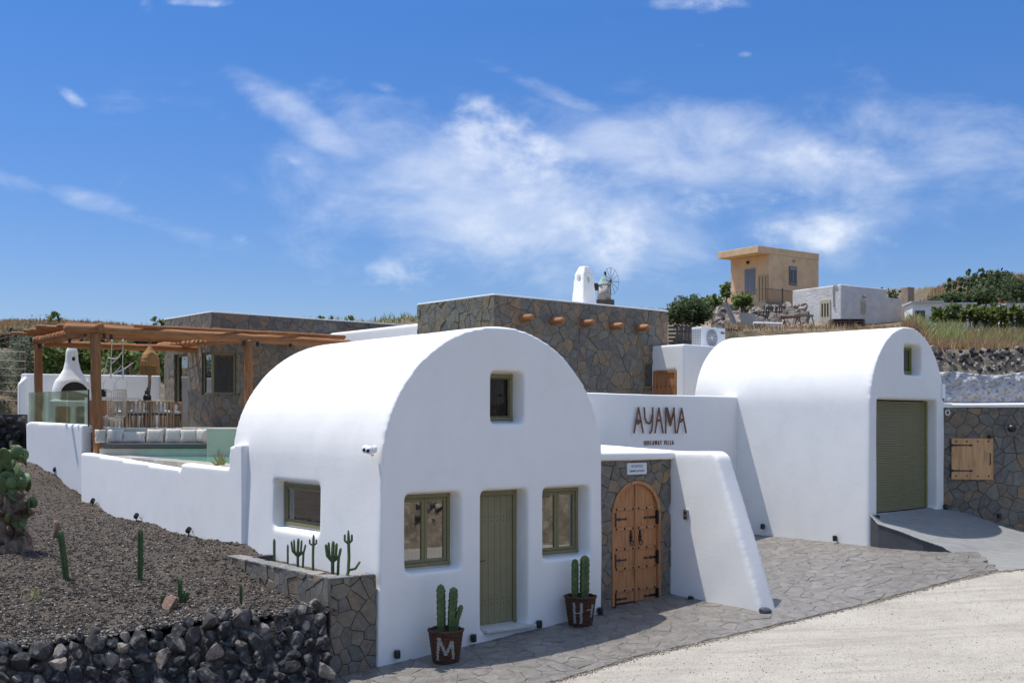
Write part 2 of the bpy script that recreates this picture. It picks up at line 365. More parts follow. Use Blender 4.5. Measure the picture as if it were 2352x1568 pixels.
def stone_mesh(poly, c, base, proud, rim=.007):
    n = len(poly); tl = (random.uniform(-.03, .03), random.uniform(-.03, .03))
    loc = [(p[0] - c[0], p[1] - c[1]) for p in poly]
    k = 1 - rim / max(.03, math.sqrt(abs(area(poly))))*2
    vs = [(x, y, base) for x, y in loc] + [(x, y, proud - rim * .8 + x * tl[0] + y * tl[1]) for x, y in loc] + [(x * k, y * k, proud + x * tl[0] + y * tl[1]) for x, y in loc]
    fs = [(i, (i + 1) % n, n + (i + 1) % n, n + i) for i in range(n)] + [(n + i, n + (i + 1) % n, 2 * n + (i + 1) % n, 2 * n + i) for i in range(n)] + [tuple(range(2 * n, 3 * n))]
    return vs, fs
def lay(cells, parent, frame, mt, name='stone', gap=.0035, base=0.0, proud=.020, var=.009, limit=300, rim=.007, minarea=.0025, key=None, bevelstuff=True):
    """frame(x, y) -> (matrix) puts a piece with its own origin; the largest `limit` are parts, the rest one stuff part"""
    items = []
    for p in cells:
        if area(p) < 0: p = p[::-1]
        q = inset(p, gap)
        if len(q) < 3 or abs(area(q)) < minarea: continue
        items.append(q)
    items.sort(key=key or (lambda q: -abs(area(q))))
    M0, par = frame
    out = []
    for i, q in enumerate(items[:limit]):
        c = cent(q); vs, fs = stone_mesh(q, c, base, proud + random.uniform(-var, var), rim)
        me = bpy.data.meshes.new(name); me.from_pydata(vs, [], fs); me.materials.append(mt)
        o = bpy.data.objects.new(name, me); COL.objects.link(o); o.parent = par
        o.matrix_local = M0 @ Matrix.Translation((c[0], c[1], 0)); out.append(o)
    if len(items) > limit:
        m = MB()
        for q in items[limit:]:
            c = cent(q); vs, fs = stone_mesh(q, c, base, proud + random.uniform(-var, var), rim)
            m.add([M0 @ Vector((v[0] + c[0], v[1] + c[1], v[2])) for v in vs], fs)
        o = link(name + 's', m.mesh(name + 's'), par, mt); o['kind'] = 'stuff'; out.append(o)
    return out
def plane_matrix(O, U, V):
    U = Vector(U).normalized(); V = Vector(V).normalized(); W = U.cross(V)
    return Matrix(((U.x, V.x, W.x, O[0]), (U.y, V.y, W.y, O[1]), (U.z, V.z, W.z, O[2]), (0, 0, 0, 1)))
def clad(parent, O, U, V, w, h, size, holes=(), arch=None, lines=(), **kw):
    cells = []
    for p in voronoi(0, w, 0, h, size, rnd=kw.pop('rnd', None), asp=kw.get('asp', 1.05)):
        for n, d in [((-1, 0), 0), ((1, 0), w), ((0, -1), 0), ((0, 1), h)] + list(lines):
            p = clip(p, n, d)
            if len(p) < 3: break
        if len(p) < 3: continue
        for (a, b, c, d) in holes:          # rectangle x0 x1 y0 y1
            inter = p
            for n, e in [((-1, 0), -a), ((1, 0), b), ((0, -1), -c), ((0, 1), d)]:
                inter = clip(inter, n, e) if len(inter) >= 3 else []
            if len(inter) < 3 or abs(area(inter)) < 1e-5: continue
            best = []
            for n, e in [((1, 0), a), ((-1, 0), -b), ((0, 1), c), ((0, -1), -d)]:
                q = clip(p, n, e)
                if len(q) >= 3 and (not best or abs(area(q)) > abs(area(best))): best = q
            p = best
            if len(p) < 3: break
        if len(p) < 3: continue
        if arch:                            # cx, spring height, radius
            ax, az, ar = arch; c = cent(p)
            if c[1] > az - .1:
                d = (c[0] - ax, c[1] - az); L = math.hypot(*d) or 1
                if L < ar * .7: continue
                n = (-d[0] / L, -d[1] / L); p = clip(p, n, n[0] * ax + n[1] * az - ar)
                if len(p) < 3: continue
        cells.append(p)
    kw.pop('asp', None)
    return lay(cells, parent, (plane_matrix(O, U, V), parent), kw.pop('mt', STONE), **kw)

# ================================================================== terrain
GROUND = mat('dry_hill_ground', (.20, .145, .085), (.10, .085, .05), scale=.35, rough=.95, bump=.8, bscale=6, bdist=.15, c3=(.34, .27, .17), s3=1.6, w3=.6)
def interp(t, x): 
    for (a, b), (c, d) in zip(t, t[1:]):
        if x <= c:
            k = max(0, min(1, (x - a) / (c - a))); return b + (d - b) * k
    return t[-1][1]
SKYL = [(-800, 760), (0, 738), (60, 736), (150, 737), (300, 746), (450, 752), (700, 738), (870, 737), (958, 728), (1100, 722), (1300, 712), (1418, 702), (1534, 712), (1610, 720), (1660, 706),
        (1760, 694), (1900, 690), (2010, 664), (2095, 660), (2160, 655), (2210, 640), (2270, 632), (2352, 636), (2700, 650), (3200, 720)]
RIDGE = [(-800, 70), (0, 62), (300, 64), (700, 90), (958, 110), (1200, 200), (1330, 430), (1470, 430), (1540, 170), (1640, 118), (1900, 112), (2060, 108), (2160, 84), (2352, 74), (3200, 80)]
ZST = [(-800, 4.6), (0, 4.2), (300, 3.6), (1000, 3.2), (1500, 5.0), (1600, 5.5), (2100, 5.6), (2352, 5.3)]
YST = [(-800, 38), (0, 38), (300, 40), (958, 40), (1500, 35.5), (2060, 35), (2160, 32.5), (2352, 31.5)]
PW = [(0, .9), (958, .9), (1150, 1.1), (1500, 1.1), (1560, .9), (2080, 1.2), (2352, 1.25)]
def terr(x, y):
    r = math.hypot(x, y); front = y > .5 * r
    if not front: return min(zg(max(-14, min(14, x)), max(-5, min(32, y))) - .5, 2.0)
    u = max(-800, min(3200, CX + FOC * x / y)); rr = interp(RIDGE, u); st_ = interp(YST, u); zs = interp(ZST, u)
    near = min(zg(max(-14, min(14, x)), max(-5, min(32, y))) - .5, 2.0); h = CH + (YH - interp(SKYL, u)) / FOC * rr
    if y < st_ - 1.2: return near
    if y < st_: return near + (zs - near) * (y - st_ + 1.2) / 1.2
    k = min(1, (y - st_) / (rr - st_)) ** interp(PW, u); z = zs + (h - zs) * k if y < rr else h - (y - rr) * .03
    if 1500 < u < 2140:
        c = min(1, (u - 1500) / 60, (2140 - u) / 40); zl = 3.5 + .0810 * y if y < 76 else 9.66 + (h - 9.66) * min(1, (y - 76) / (rr - 76)) if y < rr else z
        z = z + (zl - z) * c
    a = min(1, (y - st_) / 4) * (.35 if y < rr * 1.02 else 1.2)
    return z + a * (mnoise.noise(Vector((x * .11, y * .11, 3))) * .5 + mnoise.noise(Vector((x * .4, y * .4, 7))) * .18 + mnoise.noise(Vector((x * 1.2, y * 1.2, 7))) * .06)
def terrain():
    na, nr = 330, 90; V = []; Fc = []
    azs = np.concatenate([np.linspace(-180, -34, 30)[:-1], np.linspace(-34, 38, na - 60), np.linspace(38, 180, 31)[1:]])
    rad = np.concatenate([np.linspace(3, 28, 6), np.linspace(29, 45, 33), np.linspace(46, 120, 60), np.geomspace(126, 3000, 34)])
    for az in azs:
        ca, sa = math.cos(R(az)), math.sin(R(az))
        for r in rad: V.append((r * sa, r * ca, terr(r * sa, r * ca)))
    m = len(rad)
    for i in range(len(azs) - 1):
        for j in range(m - 1): Fc.append((i * m + j, (i + 1) * m + j, (i + 1) * m + j + 1, i * m + j + 1))
    tag(np_mesh('hillside', V, Fc, GROUND, smooth=True), 'dry brown hillside rising behind the villa', kind='structure')
terrain()

# ------------------------------------------------------------------ street
ROADM = mat('dusty_concrete_road', (.485, .44, .365), (.40, .36, .30), scale=1.3, rough=.92, bump=.6, bscale=60, c3=(.15, .13, .11), s3=55, w3=.75)
def road_wear(m):
    nt = m.node_tree; n = nt.nodes; l = nt.links; b = n['Principled BSDF']; src = b.inputs['Base Color'].links[0].from_socket
    tc = n.new('ShaderNodeTexCoord'); mp = n.new('ShaderNodeMapping'); mp.inputs['Rotation'].default_value = (0, 0, R(-33)); mp.inputs['Scale'].default_value = (.35, 3.0, 1); l.new(tc.outputs['Object'], mp.inputs[0])
    def layer(vec, scale, lo, hi, col, w, det=9, rough=.7):
        nonlocal src
        nz = n.new('ShaderNodeTexNoise'); nz.inputs['Scale'].default_value = scale; nz.inputs['Detail'].default_value = det; nz.inputs['Roughness'].default_value = rough; l.new(vec, nz.inputs['Vector'])
        mr = n.new('ShaderNodeMapRange'); mr.inputs[1].default_value = lo; mr.inputs[2].default_value = hi; mr.inputs[4].default_value = w; l.new(nz.outputs[0], mr.inputs[0])
        mx = n.new('ShaderNodeMix'); mx.data_type = 'RGBA'; l.new(mr.outputs[0], mx.inputs[0]); l.new(src, mx.inputs[6]); mx.inputs[7].default_value = (*col, 1); src = mx.outputs[2]
    layer(mp.outputs[0], .9, .50, .68, (.25, .22, .18), .6)          # worn wheel lines
    layer(mp.outputs[0], 2.6, .52, .66, (.50, .455, .36), .3)           # pale dust streaks
    layer(tc.outputs['Object'], 9, .57, .70, (.22, .195, .16), .6, 6, .8)      # stains
    layer(tc.outputs['Object'], 60, .56, .66, (.16, .14, .12), .75, 3, .6)    # dark grit
    l.new(src, b.inputs['Base Color'])
road_wear(ROADM)
edge = [gnd(*p) for p in [(1251, 1568), (1470, 1503), (1623, 1469), (1784, 1433), (1964, 1390), (2057, 1365), (2212, 1325), (2273, 1311)]]
d0 = (edge[0] - edge[1]).normalized(); edge = [edge[0] + d0 * 9] + edge + [edge[-1] + Vector((1.5, .25)), edge[-1] + Vector((9, .2))]
def edge_y(x):
    for a, b in zip(edge, edge[1:]):
        if x <= b.x: return a.y + (b.y - a.y) * (x - a.x) / (b.x - a.x)
    return edge[-1].y
V = []; Fc = []; nx, ny = 220, 200
for i in range(nx):
    x = -14 + 40 * i / (nx - 1)
    for j in range(ny):
        y = 2 + 22 * j / (ny - 1)
        V.append((x, y, zg(x, y) - .020 - (.28 if y > edge_y(x) + .16 else 0) + .006 * mnoise.noise(Vector((x * 1.3, y * 1.3, 0))) + .006 * mnoise.noise(Vector((x * .3, y * .5, 4)))))
Fc = [(i * ny + j, (i + 1) * ny + j, (i + 1) * ny + j + 1, i * ny + j + 1) for i in range(nx - 1) for j in range(ny - 1)]
tag(np_mesh('road', V, Fc, ROADM, smooth=True), 'pale dusty concrete road', kind='structure')
# stamped crazy paving
PAVEC = [(0.220, 0.198, 0.174), (0.238, 0.216, 0.187), (0.207, 0.190, 0.166), (0.231, 0.207, 0.180), (0.244, 0.222, 0.194), (0.214, 0.196, 0.176)]
PAVE = mat('stamped_paving', None, (.60, .58, .56), scale=4, rough=.48, bump=.9, bscale=11, bdist=.03, spec=.5, pal=PAVEC, c3=(.36, .33, .29), s3=22, w3=.3)
JOINT = mat('paving_joint', (.07, .062, .055), (.2, .17, .14), scale=9, rough=.9)
pav = tag(link('pavement', None, loc=(0, 0, 0)), 'grey stamped crazy paving between villa and road', kind='structure')
nrm = Vector((-.044, -.0651, 1)).normalized(); U0 = Vector((1, 0, .044)).normalized(); V0 = nrm.cross(U0)
MP = plane_matrix((0, 0, zg(0, 0)), U0, V0); MPi = MP.inverted()
def to_plane(x, y): q = MPi @ Vector((x, y, zg(x, y))); return (q.x, q.y)
e2 = [to_plane(p.x, p.y) for p in edge]
cells = []
rnd = random.Random(3)
back = to_plane(-2.54, 15.75)
for p in voronoi(-4.2, 12.2, 12.2, 27.2, .26, jit=.50, drop=.12, rnd=rnd, asp=1.1):
    c = cent(p); w = MP @ Vector((c[0], c[1], 0))
    if w.y < edge_y(w.x) - .25 or w.x > 9.15: continue
    l1 = F1.local(w); l2 = F2.local(w)
    if l1.y > .5 and l1.x < 6.0: continue
    if l1.x < -3.4: continue
    if l1.x < -.9 and l1.y > -.55: continue
    if l2.x > .35 and l2.y > -2.3: continue
    if FS.local(w).y > .5: continue
    # cut along the road
    for a, b in zip(e2, e2[1:]):
        if a[0] - .3 <= c[0] <= b[0] + .3:
            d = (b[0] - a[0], b[1] - a[1]); L = math.hypot(*d); n = (d[1] / L, -d[0] / L); p = clip(p, n, n[0] * a[0] + n[1] * a[1] + .012 * rnd.random())
            if len(p) < 3: break
    if len(p) >= 3: cells.append(p)
def camkey(q):
    c = cent(q); w = MP @ Vector((c[0], c[1], 0)); u = CX + FOC * w.x / w.y; v = YH + FOC * (CH - w.z) / w.y
    vis = -50 < u < 2400 and v < 1600
    return (0 if vis else 1e6) + w.y - abs(area(q)) * 3
lay(cells, pav, (MP, pav), PAVE, name='paving_stone', gap=.0035, base=-.03, proud=.004, var=.0015, limit=300, rim=.006, key=camkey)
m = MB(); m.add([(-9, 9, zg(-9, 9) - .012), *[(p.x, p.y, zg(p.x, p.y) - .006) for p in edge[0:-2]], (8.2, 22.9, zg(8.2, 22.9) - .006), (7.5, 27.5, zg(7.5, 27.5) - .006), (-3, 27, zg(-3, 27) - .006), (-2.2, 17.5, zg(-2.2, 17.5) - .006), (-4.5, 14.5, zg(-4.5, 14.5) - .006)],
      [tuple(range(len(edge) - 2 + 6))])
m.v = [(x, y, z) for x, y, z in m.v]
b_ = m.build('joint_bed', JOINT, pav)
bm = bmesh.new(); bm.from_mesh(b_.data); bmesh.ops.triangulate(bm, faces=bm.faces); bm.to_mesh(b_.data); bm.free()
# crumbled dirt along the road edge
DIRT = mat('edge_dirt', (.30, .24, .17), (.18, .15, .11), scale=8, rough=1, bump=.6)
def pebbles(name, n, posfn, smin, smax, mt, flat=.7, parent=None):
    base = np.array([(1, 0, 0), (-.5, .87, 0), (-.5, -.87, 0), (0, 0, .8), (0, 0, -.8), (.1, .9, .4)], dtype=np.float32)[:5]
    fc = np.array([(0, 1, 3), (1, 2, 3), (2, 0, 3), (1, 0, 4), (2, 1, 4), (0, 2, 4)])
    P = np.array([posfn(i) for i in range(n)], dtype=np.float32)
    s = smin + (smax - smin) * np.random.rand(n) ** 2.5
    V = base[None] * (1 + .5 * (np.random.rand(n, 5, 3) - .5)) * s[:, None, None]
    a = np.random.rand(n) * 6.28; ca, sa = np.cos(a)[:, None], np.sin(a)[:, None]; b = (np.random.rand(n)[:, None] - .5) * 1.6
    x = V[..., 0] * ca - V[..., 1] * sa; y = V[..., 0] * sa + V[..., 1] * ca; z = V[..., 2] * flat + b * V[..., 0]
    V = np.stack([x, y, z], -1) + P[:, None, :]
    Fc = (fc[None] + (np.arange(n) * 5)[:, None, None]).reshape(-1, 3)
    return np_mesh(name, V.reshape(-1, 3), Fc, mt, parent, kind='stuff')
GRAVL = mat('pale_grit', None, (.8, .8, .8), scale=30, rough=.95, pal=[(.34, .28, .2), (.24, .20, .155), (.42, .37, .29), (.15, .135, .12)])
def grit_pos(i):
    k = random.uniform(0, len(edge) - 1.001); a = edge[int(k)]; b = edge[int(k) + 1]; f = k - int(k)
    if int(k) == 0: f = .6 + .4 * f
    if int(k) >= len(edge) - 2: f = f * .2
    p = a + (b - a) * f; d = abs(random.gauss(0, .08)); y = p.y - d + .03
    return (p.x, y, zg(p.x, y) - .012)
tag(pebbles('grit', 9000, grit_pos, .004, .02, GRAVL), 'loose grit where the paving meets the road', kind='stuff')
def grit2(i):
    x = random.uniform(-1, 9); y = random.uniform(12, edge_y(x)); return (x, y, zg(x, y) - .016)
tag(pebbles('road_grit', 5200, grit2, .003, .013, GRAVL), 'small stones scattered on the road', kind='stuff')

# ------------------------------------------------------------------ garage ramp
RAMPM = mat('brushed_grey_cement', (.29, .285, .265), (.21, .205, .192), scale=2.5, rough=.75, bump=.35, bscale=22, stretch=(1, 5, 1), c3=(.30, .30, .29), s3=14, w3=.35)
zr = 1.55
Lp = [F2.world(.02, -.02, zr)]
for (u, v, y) in [(2012, 1203, -.22), (2060, 1216, -.62), (2120, 1239, -1.15), (2165, 1254, -1.5), (2190, 1270, -1.72), (2228, 1284, -2.0)]:
    x, z = F2.front(u, v, y); Lp.append(F2.world(max(-.05, min(.3, x)) if y > -1.6 else x, y, z))
Lp += [Vector((gnd(2273, 1311).x, gnd(2273, 1311).y, zg(*gnd(2273, 1311)) - .02))]
Rp = [F2.world(3.5, .2, zr)] + [FW.world(t, .05, z) for t, z in ((.4, 1.46), (.9, 1.30), (1.5, 1.10), (2.2, .92), (3.2, .74))] + [Vector((13.5, 23.0, .84)), Vector((13.0, 20.7, .905))]
V = []; n, k = len(Lp), 26
for i in range(n):
    for j in range(k):
        t = j / (k - 1); p = Lp[i].lerp(Rp[i], t); V.append((p.x, p.y, p.z - .02 * math.sin(t * math.pi) * (i / n)))
# finer rows
rows = np.array(V).reshape(n, k, 3); idx = np.linspace(0, n - 1, 36); fine = np.array([[np.interp(idx, range(n), rows[:, j, c]) for c in range(3)] for j in range(k)]).transpose(2, 0, 1)
V = fine.reshape(-1, 3); n = 36
Fc = [(i * k + j, i * k + j + 1, (i + 1) * k + j + 1, (i + 1) * k + j) for i in range(n - 1) for j in range(k - 1)]
ramp = tag(np_mesh('ramp', V, Fc, RAMPM, smooth=True), 'brushed cement ramp up to the green garage shutter', kind='structure')
m = MB(); LF = fine[:, 0]
for i in range(len(LF) - 1):
    a, b = Vector(LF[i]), Vector(LF[i + 1]); ga, gb = min(a.z, zg(a.x, a.y)) - .3, min(b.z, zg(b.x, b.y)) - .3
    m.add([(a.x, a.y, ga), (b.x, b.y, gb), (b.x, b.y, b.z), (a.x, a.y, a.z)], [(0, 1, 2, 3)])
CURBM = mat('dark_cement', (.085, .087, .09), (.065, .067, .07), scale=3, rough=.7, bump=.2)
m.build('ramp_side', CURBM, ramp)
m = MB(); m.tube([Vector(p) + Vector((0, 0, -.006)) for p in LF[:-3]], .016, 6); m.build('ramp_lip', mat('worn_lip', (.42, .42, .40), (.2, .2, .2), scale=12, rough=.7), ramp, smooth=True)

# ------------------------------------------------------------------ garden soil
SOILM = mat('volcanic_soil', (.072, .057, .045), (.105, .083, .063), scale=3, rough=1, bump=.9, bscale=38, bdist=.04, c3=(.16, .135, .11), s3=45, w3=.5)
SP = [(-4.86, 20, 1.38), (-8.85, 26, 1.33), (-11.4, 29.4, 1.72), (-12.2, 30.1, 2.15), (-13.0, 30.8, 2.4), (-14.5, 32, 2.6), (-10.65, 28.6, 1.45), (-3.3, 17, .92), (-2.9, 16, .88), (-6.4, 14.3, .72), (-6.6, 13.9, .7), (-8.4, 19.4, 1.3), (-5.6, 17.1, 1.02),
      (-15, 25, 1.9), (-12, 17, 1.0), (-20, 38, 3.0), (-20, 20, 1.6), (-11, 36, 2.2), (-22, 30, 2.6), (-4.2, 18.6, 1.22), (-10, 14, .7)]
def soil_z(x, y):
    s = w = 0
    for a, b, c in SP:
        k = 1 / ((x - a) ** 2 + (y - b) ** 2 + .35) ** 1.6; s += k * c; w += k
    return s / w
def soil_n(x, y): return soil_z(x, y) + .05 * mnoise.noise(Vector((x * 1.5, y * 1.5, 0))) + .035 * mnoise.noise(Vector((x * 5, y * 5, 2))) + .015 * mnoise.noise(Vector((x * 14, y * 14, 9)))
DW0, DW1 = Vector((-2.62, 15.62)), Vector((-6.35, 14.05))       # dry stone wall line
def dw_y(x): return DW0.y + (DW1.y - DW0.y) * (x - DW0.x) / (DW1.x - DW0.x)
def in_soil(x, y):
    l = F1.local((x, y))
    if y < dw_y(x) + .05 if x < -2.4 else True: return False
    if l.y < F1.side(525, 1243, F1.front(757, 1500, .03)[0])[0] - .12: return l.x < -.66
    return l.x < .12 + .055 * (l.y - 4.75)
st = .11; xs = np.arange(-24, -2.4, st); ys = np.arange(12.8, 40, st); keep = {}; V = []; Fc = []
def vid(i, j):
    if (i, j) not in keep:
        x, y = xs[i], ys[j]; keep[(i, j)] = len(V); V.append((x, y, soil_n(x, y)))
    return keep[(i, j)]
for i in range(len(xs) - 1):
    for j in range(len(ys) - 1):
        if in_soil(xs[i] + st / 2, ys[j] + st / 2) : Fc.append((vid(i, j), vid(i + 1, j), vid(i + 1, j + 1), vid(i, j + 1)))
tag(np_mesh('garden_soil', V, Fc, SOILM, smooth=True), 'black volcanic garden soil sloping beside the white wall', kind='structure')
PEB = mat('soil_clods', None, (.7, .7, .7), scale=20, rough=1, pal=[(.038, .033, .03), (.055, .046, .04), (.03, .027, .025), (.07, .056, .046), (.045, .04, .037), (.028, .025, .024), (.05, .043, .038), (.35, .31, .26), (.06, .05, .042), (.15, .12, .09)])
def soil_pos(i):
    while True:
        y = 13.9 + 24 * random.random() ** 1.7; x = random.uniform(-.47 * y, -2.4)
        if in_soil(x, y): return (x, y, soil_n(x, y) + .002)
tag(pebbles('soil_clods', 64000, soil_pos, .005, .030, PEB), 'loose cinders and clods on the garden soil', kind='stuff')

# ================================================================== front vault
def vault_solid(w, ln, spring, r, z0, taper=.08, n=40):
    cx = (w + taper) / 2; prof = [(0, z0), (taper, spring)]
    rr = (w - taper) / 2
    for i in range(1, n): t = math.pi - math.pi * i / n; prof.append((cx + rr * math.cos(t), spring + r * math.sin(t)))
    prof += [(w, spring), (w, z0)]
    m = MB(); m.prism(prof, lambda p: (p[0], 0, p[1]), lambda p: (p[0], ln, p[1])); return m
vh = fthing(F1, 'vaulted_house', 'front white barrel-vaulted house with olive door and two lower windows', 'house')
def win_rect(fr, y, ul, vt, ur, vb): x0 = fr.front(ul, vt, 0)[0] + .045; x1, z1 = fr.front(ur, vt, y); z0 = fr.front(ur, vb, y)[1]; return x0, x1, z0, z1
dpt = .24
wl = win_rect(F1, dpt, 930, 1132, 1034, 1295); wr = win_rect(F1, dpt, 1247, 1119, 1328, 1267)
dr = win_rect(F1, dpt, 1103, 1125, 1187, 1427); wu = win_rect(F1, dpt, 1128, 860, 1178, 966)
print('WIN', wl, wr, dr, wu)
cuts = [cutbox(*wl[:2], -.6, .8, *wl[2:], flare=.06, depth=dpt - .02), cutbox(*wr[:2], -.6, .8, *wr[2:], flare=.06, depth=dpt - .02),
        cutbox(dr[0], dr[1], -.6, .8, dr[2], dr[3], flare=.05, depth=dpt - .02), cutbox(*wu[:2], -.6, .8, *wu[2:], flare=.07, depth=dpt - .02)]
# side window (faces the garden)
def win_side(fr, x, ufar, vt, unear, vb): y1, z1 = fr.side(ufar, vt, x); y0, z0 = fr.side(unear, vb, x); return y0, y1, z0, z1
ws = (F1.side(728, 1150, 0)[0] + .09, F1.side(652, 1150, .24)[0], F1.side(728, 1215, .24)[1], F1.side(652, 1108, .24)[1])
sc_ = MB(); f = .10
sc_.add([(-.5, ws[0] - .05, ws[2] - f), (-.5, ws[1] + f, ws[2] - f), (-.5, ws[1] + f, ws[3] + f), (-.5, ws[0] - .05, ws[3] + f),
         (.22, ws[0] - .03, ws[2] - .03), (.22, ws[1] + .03, ws[2] - .03), (.22, ws[1] + .03, ws[3] + .03), (.22, ws[0] - .03, ws[3] + .03), (.95, ws[0] - .03, ws[2] - .03), (.95, ws[1] + .03, ws[2] - .03), (.95, ws[1] + .03, ws[3] + .03), (.95, ws[0] - .03, ws[3] + .03)],
        [(0, 3, 2, 1), (0, 1, 5, 4), (1, 2, 6, 5), (2, 3, 7, 6), (3, 0, 4, 7), (4, 5, 9, 8), (5, 6, 10, 9), (6, 7, 11, 10), (7, 4, 8, 11), (8, 9, 10, 11)])
cuts.append(sc_)
plaster('wall', vault_solid(4.39, 5.1, 2.835, 2.155, -.6), cuts, WHITE, vh, voxel=.04, smooth=6, wob=.008)

def window_part(parent, x0, x1, z0, z1, y, sashes=2, fw=.055, mt=OLIVE, name='window', axis='y', curtain=CURTAIN, sill=.05, sw=.05, cbot=0.0, surround=True, glass=None):
    """frame, sashes, panes and curtain; axis 'y' looks along -y, axis 'x' looks along -x (then x0,x1 are y values)"""
    if axis == 'y': T = lambda a, b, c: (a, b, c)
    else: T = lambda a, b, c: (b, -a, c)
    def bx(m, a0, a1, b0, b1, c0, c1):
        p, q = T(a0, b0, c0), T(a1, b1, c1); m.box(min(p[0], q[0]), max(p[0], q[0]), min(p[1], q[1]), max(p[1], q[1]), c0, c1)
    if axis == 'x': x0, x1 = -x1, -x0
    e = .0
    m = MB(); g = .16; bx(m, x0 - g, x0 + .01, y + .03, y + .09, z0 - g, z1 + g); bx(m, x1 - .01, x1 + g, y + .03, y + .09, z0 - g, z1 + g); bx(m, x0 + .01, x1 - .01, y + .03, y + .09, z1 - .01, z1 + g); bx(m, x0 + .01, x1 - .01, y + .03, y + .09, z0 - g, z0 + .01)
    if surround: m.build('window_surround', WHITE, parent)
    m = MB(); bx(m, x0 - e, x0 + fw, y, y + .07, z0 - e, z1 + e); bx(m, x1 - fw, x1 + e, y, y + .07, z0 - e, z1 + e)
    bx(m, x0 + fw, x1 - fw, y, y + .07, z1 - fw, z1 + e); bx(m, x0 + fw, x1 - fw, y, y + .07, z0 - e, z0 + fw); bx(m, x0 + fw, x1 - fw, y - .015, y + .0, z0 + .01, z0 + .01 + sill)
    fr = m.build(name, mt, parent, bevel=.005)
    a0, a1, c0, c1 = x0 + fw + .004, x1 - fw - .004, z0 + fw + .004, z1 - fw - .004
    w = (a1 - a0) / sashes
    for i in range(sashes):
        s0, s1 = a0 + i * w + .002, a0 + (i + 1) * w - .002
        m = MB(); bx(m, s0, s0 + sw, y + .012, y + .06, c0, c1); bx(m, s1 - sw, s1, y + .012, y + .06, c0, c1); bx(m, s0 + sw, s1 - sw, y + .012, y + .06, c1 - sw, c1); bx(m, s0 + sw, s1 - sw, y + .012, y + .06, c0, c0 + sw)
        m.build('sash', mt, fr, bevel=.005)
        m = MB(); bx(m, s0 + sw - .004, s1 - sw + .004, y + .034, y + .040, c0 + sw - .004, c1 - sw + .004); m.build('pane', glass or GLASS, fr)
    if curtain:
        m = MB(); n = 60; vs = []
        for i in range(n + 1):
            a = x0 + (x1 - x0) * i / n; b = y + .13 + .018 * math.sin(i * 1.1) + .008 * math.sin(i * 2.7)
            vs += [T(a, b, z0 + cbot), T(a, b, z1)]
        m.add(vs, [(2 * i, 2 * i + 2, 2 * i + 3, 2 * i + 1) for i in range(n)]); link('curtain', m.mesh('curtain', True), fr, curtain)
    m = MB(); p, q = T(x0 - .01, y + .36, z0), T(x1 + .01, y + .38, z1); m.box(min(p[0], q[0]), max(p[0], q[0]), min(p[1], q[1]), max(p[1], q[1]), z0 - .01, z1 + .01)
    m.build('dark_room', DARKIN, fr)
    return fr
window_part(vh, *wl, dpt); window_part(vh, *wr, dpt)
window_part(vh, *wu, dpt, sashes=1, sw=.012, fw=.06, cbot=.10, glass=BLINDGLASS)
window_part(vh, *ws, .24, sashes=1, sw=.045, fw=.05, axis='x')
# door
x0, x1, z0, z1 = dr
fw = .07
m = MB(); m.box(x0 - .16, x0 + .01, dpt + .03, dpt + .1, z0, z1 + .16); m.box(x1 - .01, x1 + .16, dpt + .03, dpt + .1, z0, z1 + .16); m.box(x0 + .01, x1 - .01, dpt + .03, dpt + .1, z1 - .01, z1 + .16); m.build('door_surround', WHITE, vh)
m = MB(); m.box(x0, x0 + fw, dpt, dpt + .09, z0, z1); m.box(x1 - fw, x1, dpt, dpt + .09, z0, z1); m.box(x0 + fw, x1 - fw, dpt, dpt + .09, z1 - fw, z1)
door = m.build('door', OLIVE, vh, bevel=.006)
np_ = 6; w = (x1 - x0 - 2 * fw) / np_
for i in range(np_):
    a = x0 + fw + i * w; MB().box(a + .002, a + w - .002, dpt + .03, dpt + .07, z0 + .015, z1 - fw - .004).build('plank', OLIVE2, door, bevel=.003)
stud = MB().lathe([(.009, 0), (.008, .004), (.004, .007)], 8).mesh('stud'); stud.materials.append(BLACK)
for i in range(np_):
    for zz in (z1 - .40, z1 - .47, z0 + .33, z0 + .40):
        link('stud', stud, door, loc=(x0 + fw + (i + .5) * w, dpt + .03, zz), rot=(R(90), 0, 0))
m = MB(); hx = x0 + fw + .03; hz = z0 + 1.02
m.tube([(hx, dpt + .03, hz), (hx, dpt - .02, hz), (hx + .03, dpt - .03, hz + .005), (hx + .08, dpt - .03, hz), (hx + .10, dpt - .03, hz + .02)], .007, 6); m.box(hx - .012, hx + .012, dpt + .02, dpt + .031, hz - .05, hz + .05); m.box(hx - .005, hx + .005, dpt + .012, dpt + .02, hz - .04, hz - .02)
m.build('handle', BLACK, door)
MB().box(x0 + fw, x1 - fw, dpt + .0, dpt + .06, z0 - .0, z0 + .014).build('weather_bar', mat('pale_metal', (.6, .6, .58), rough=.4, metal=.6), door)
STEPM = mat('pale_marble', (.62, .60, .56), (.5, .48, .45), scale=6, rough=.5)
MB().box(x0 + .02, x1 + .13, -.10, dpt + .1, z0 - .045, z0 - .002).build('doorstep', STEPM, vh, bevel=.004)

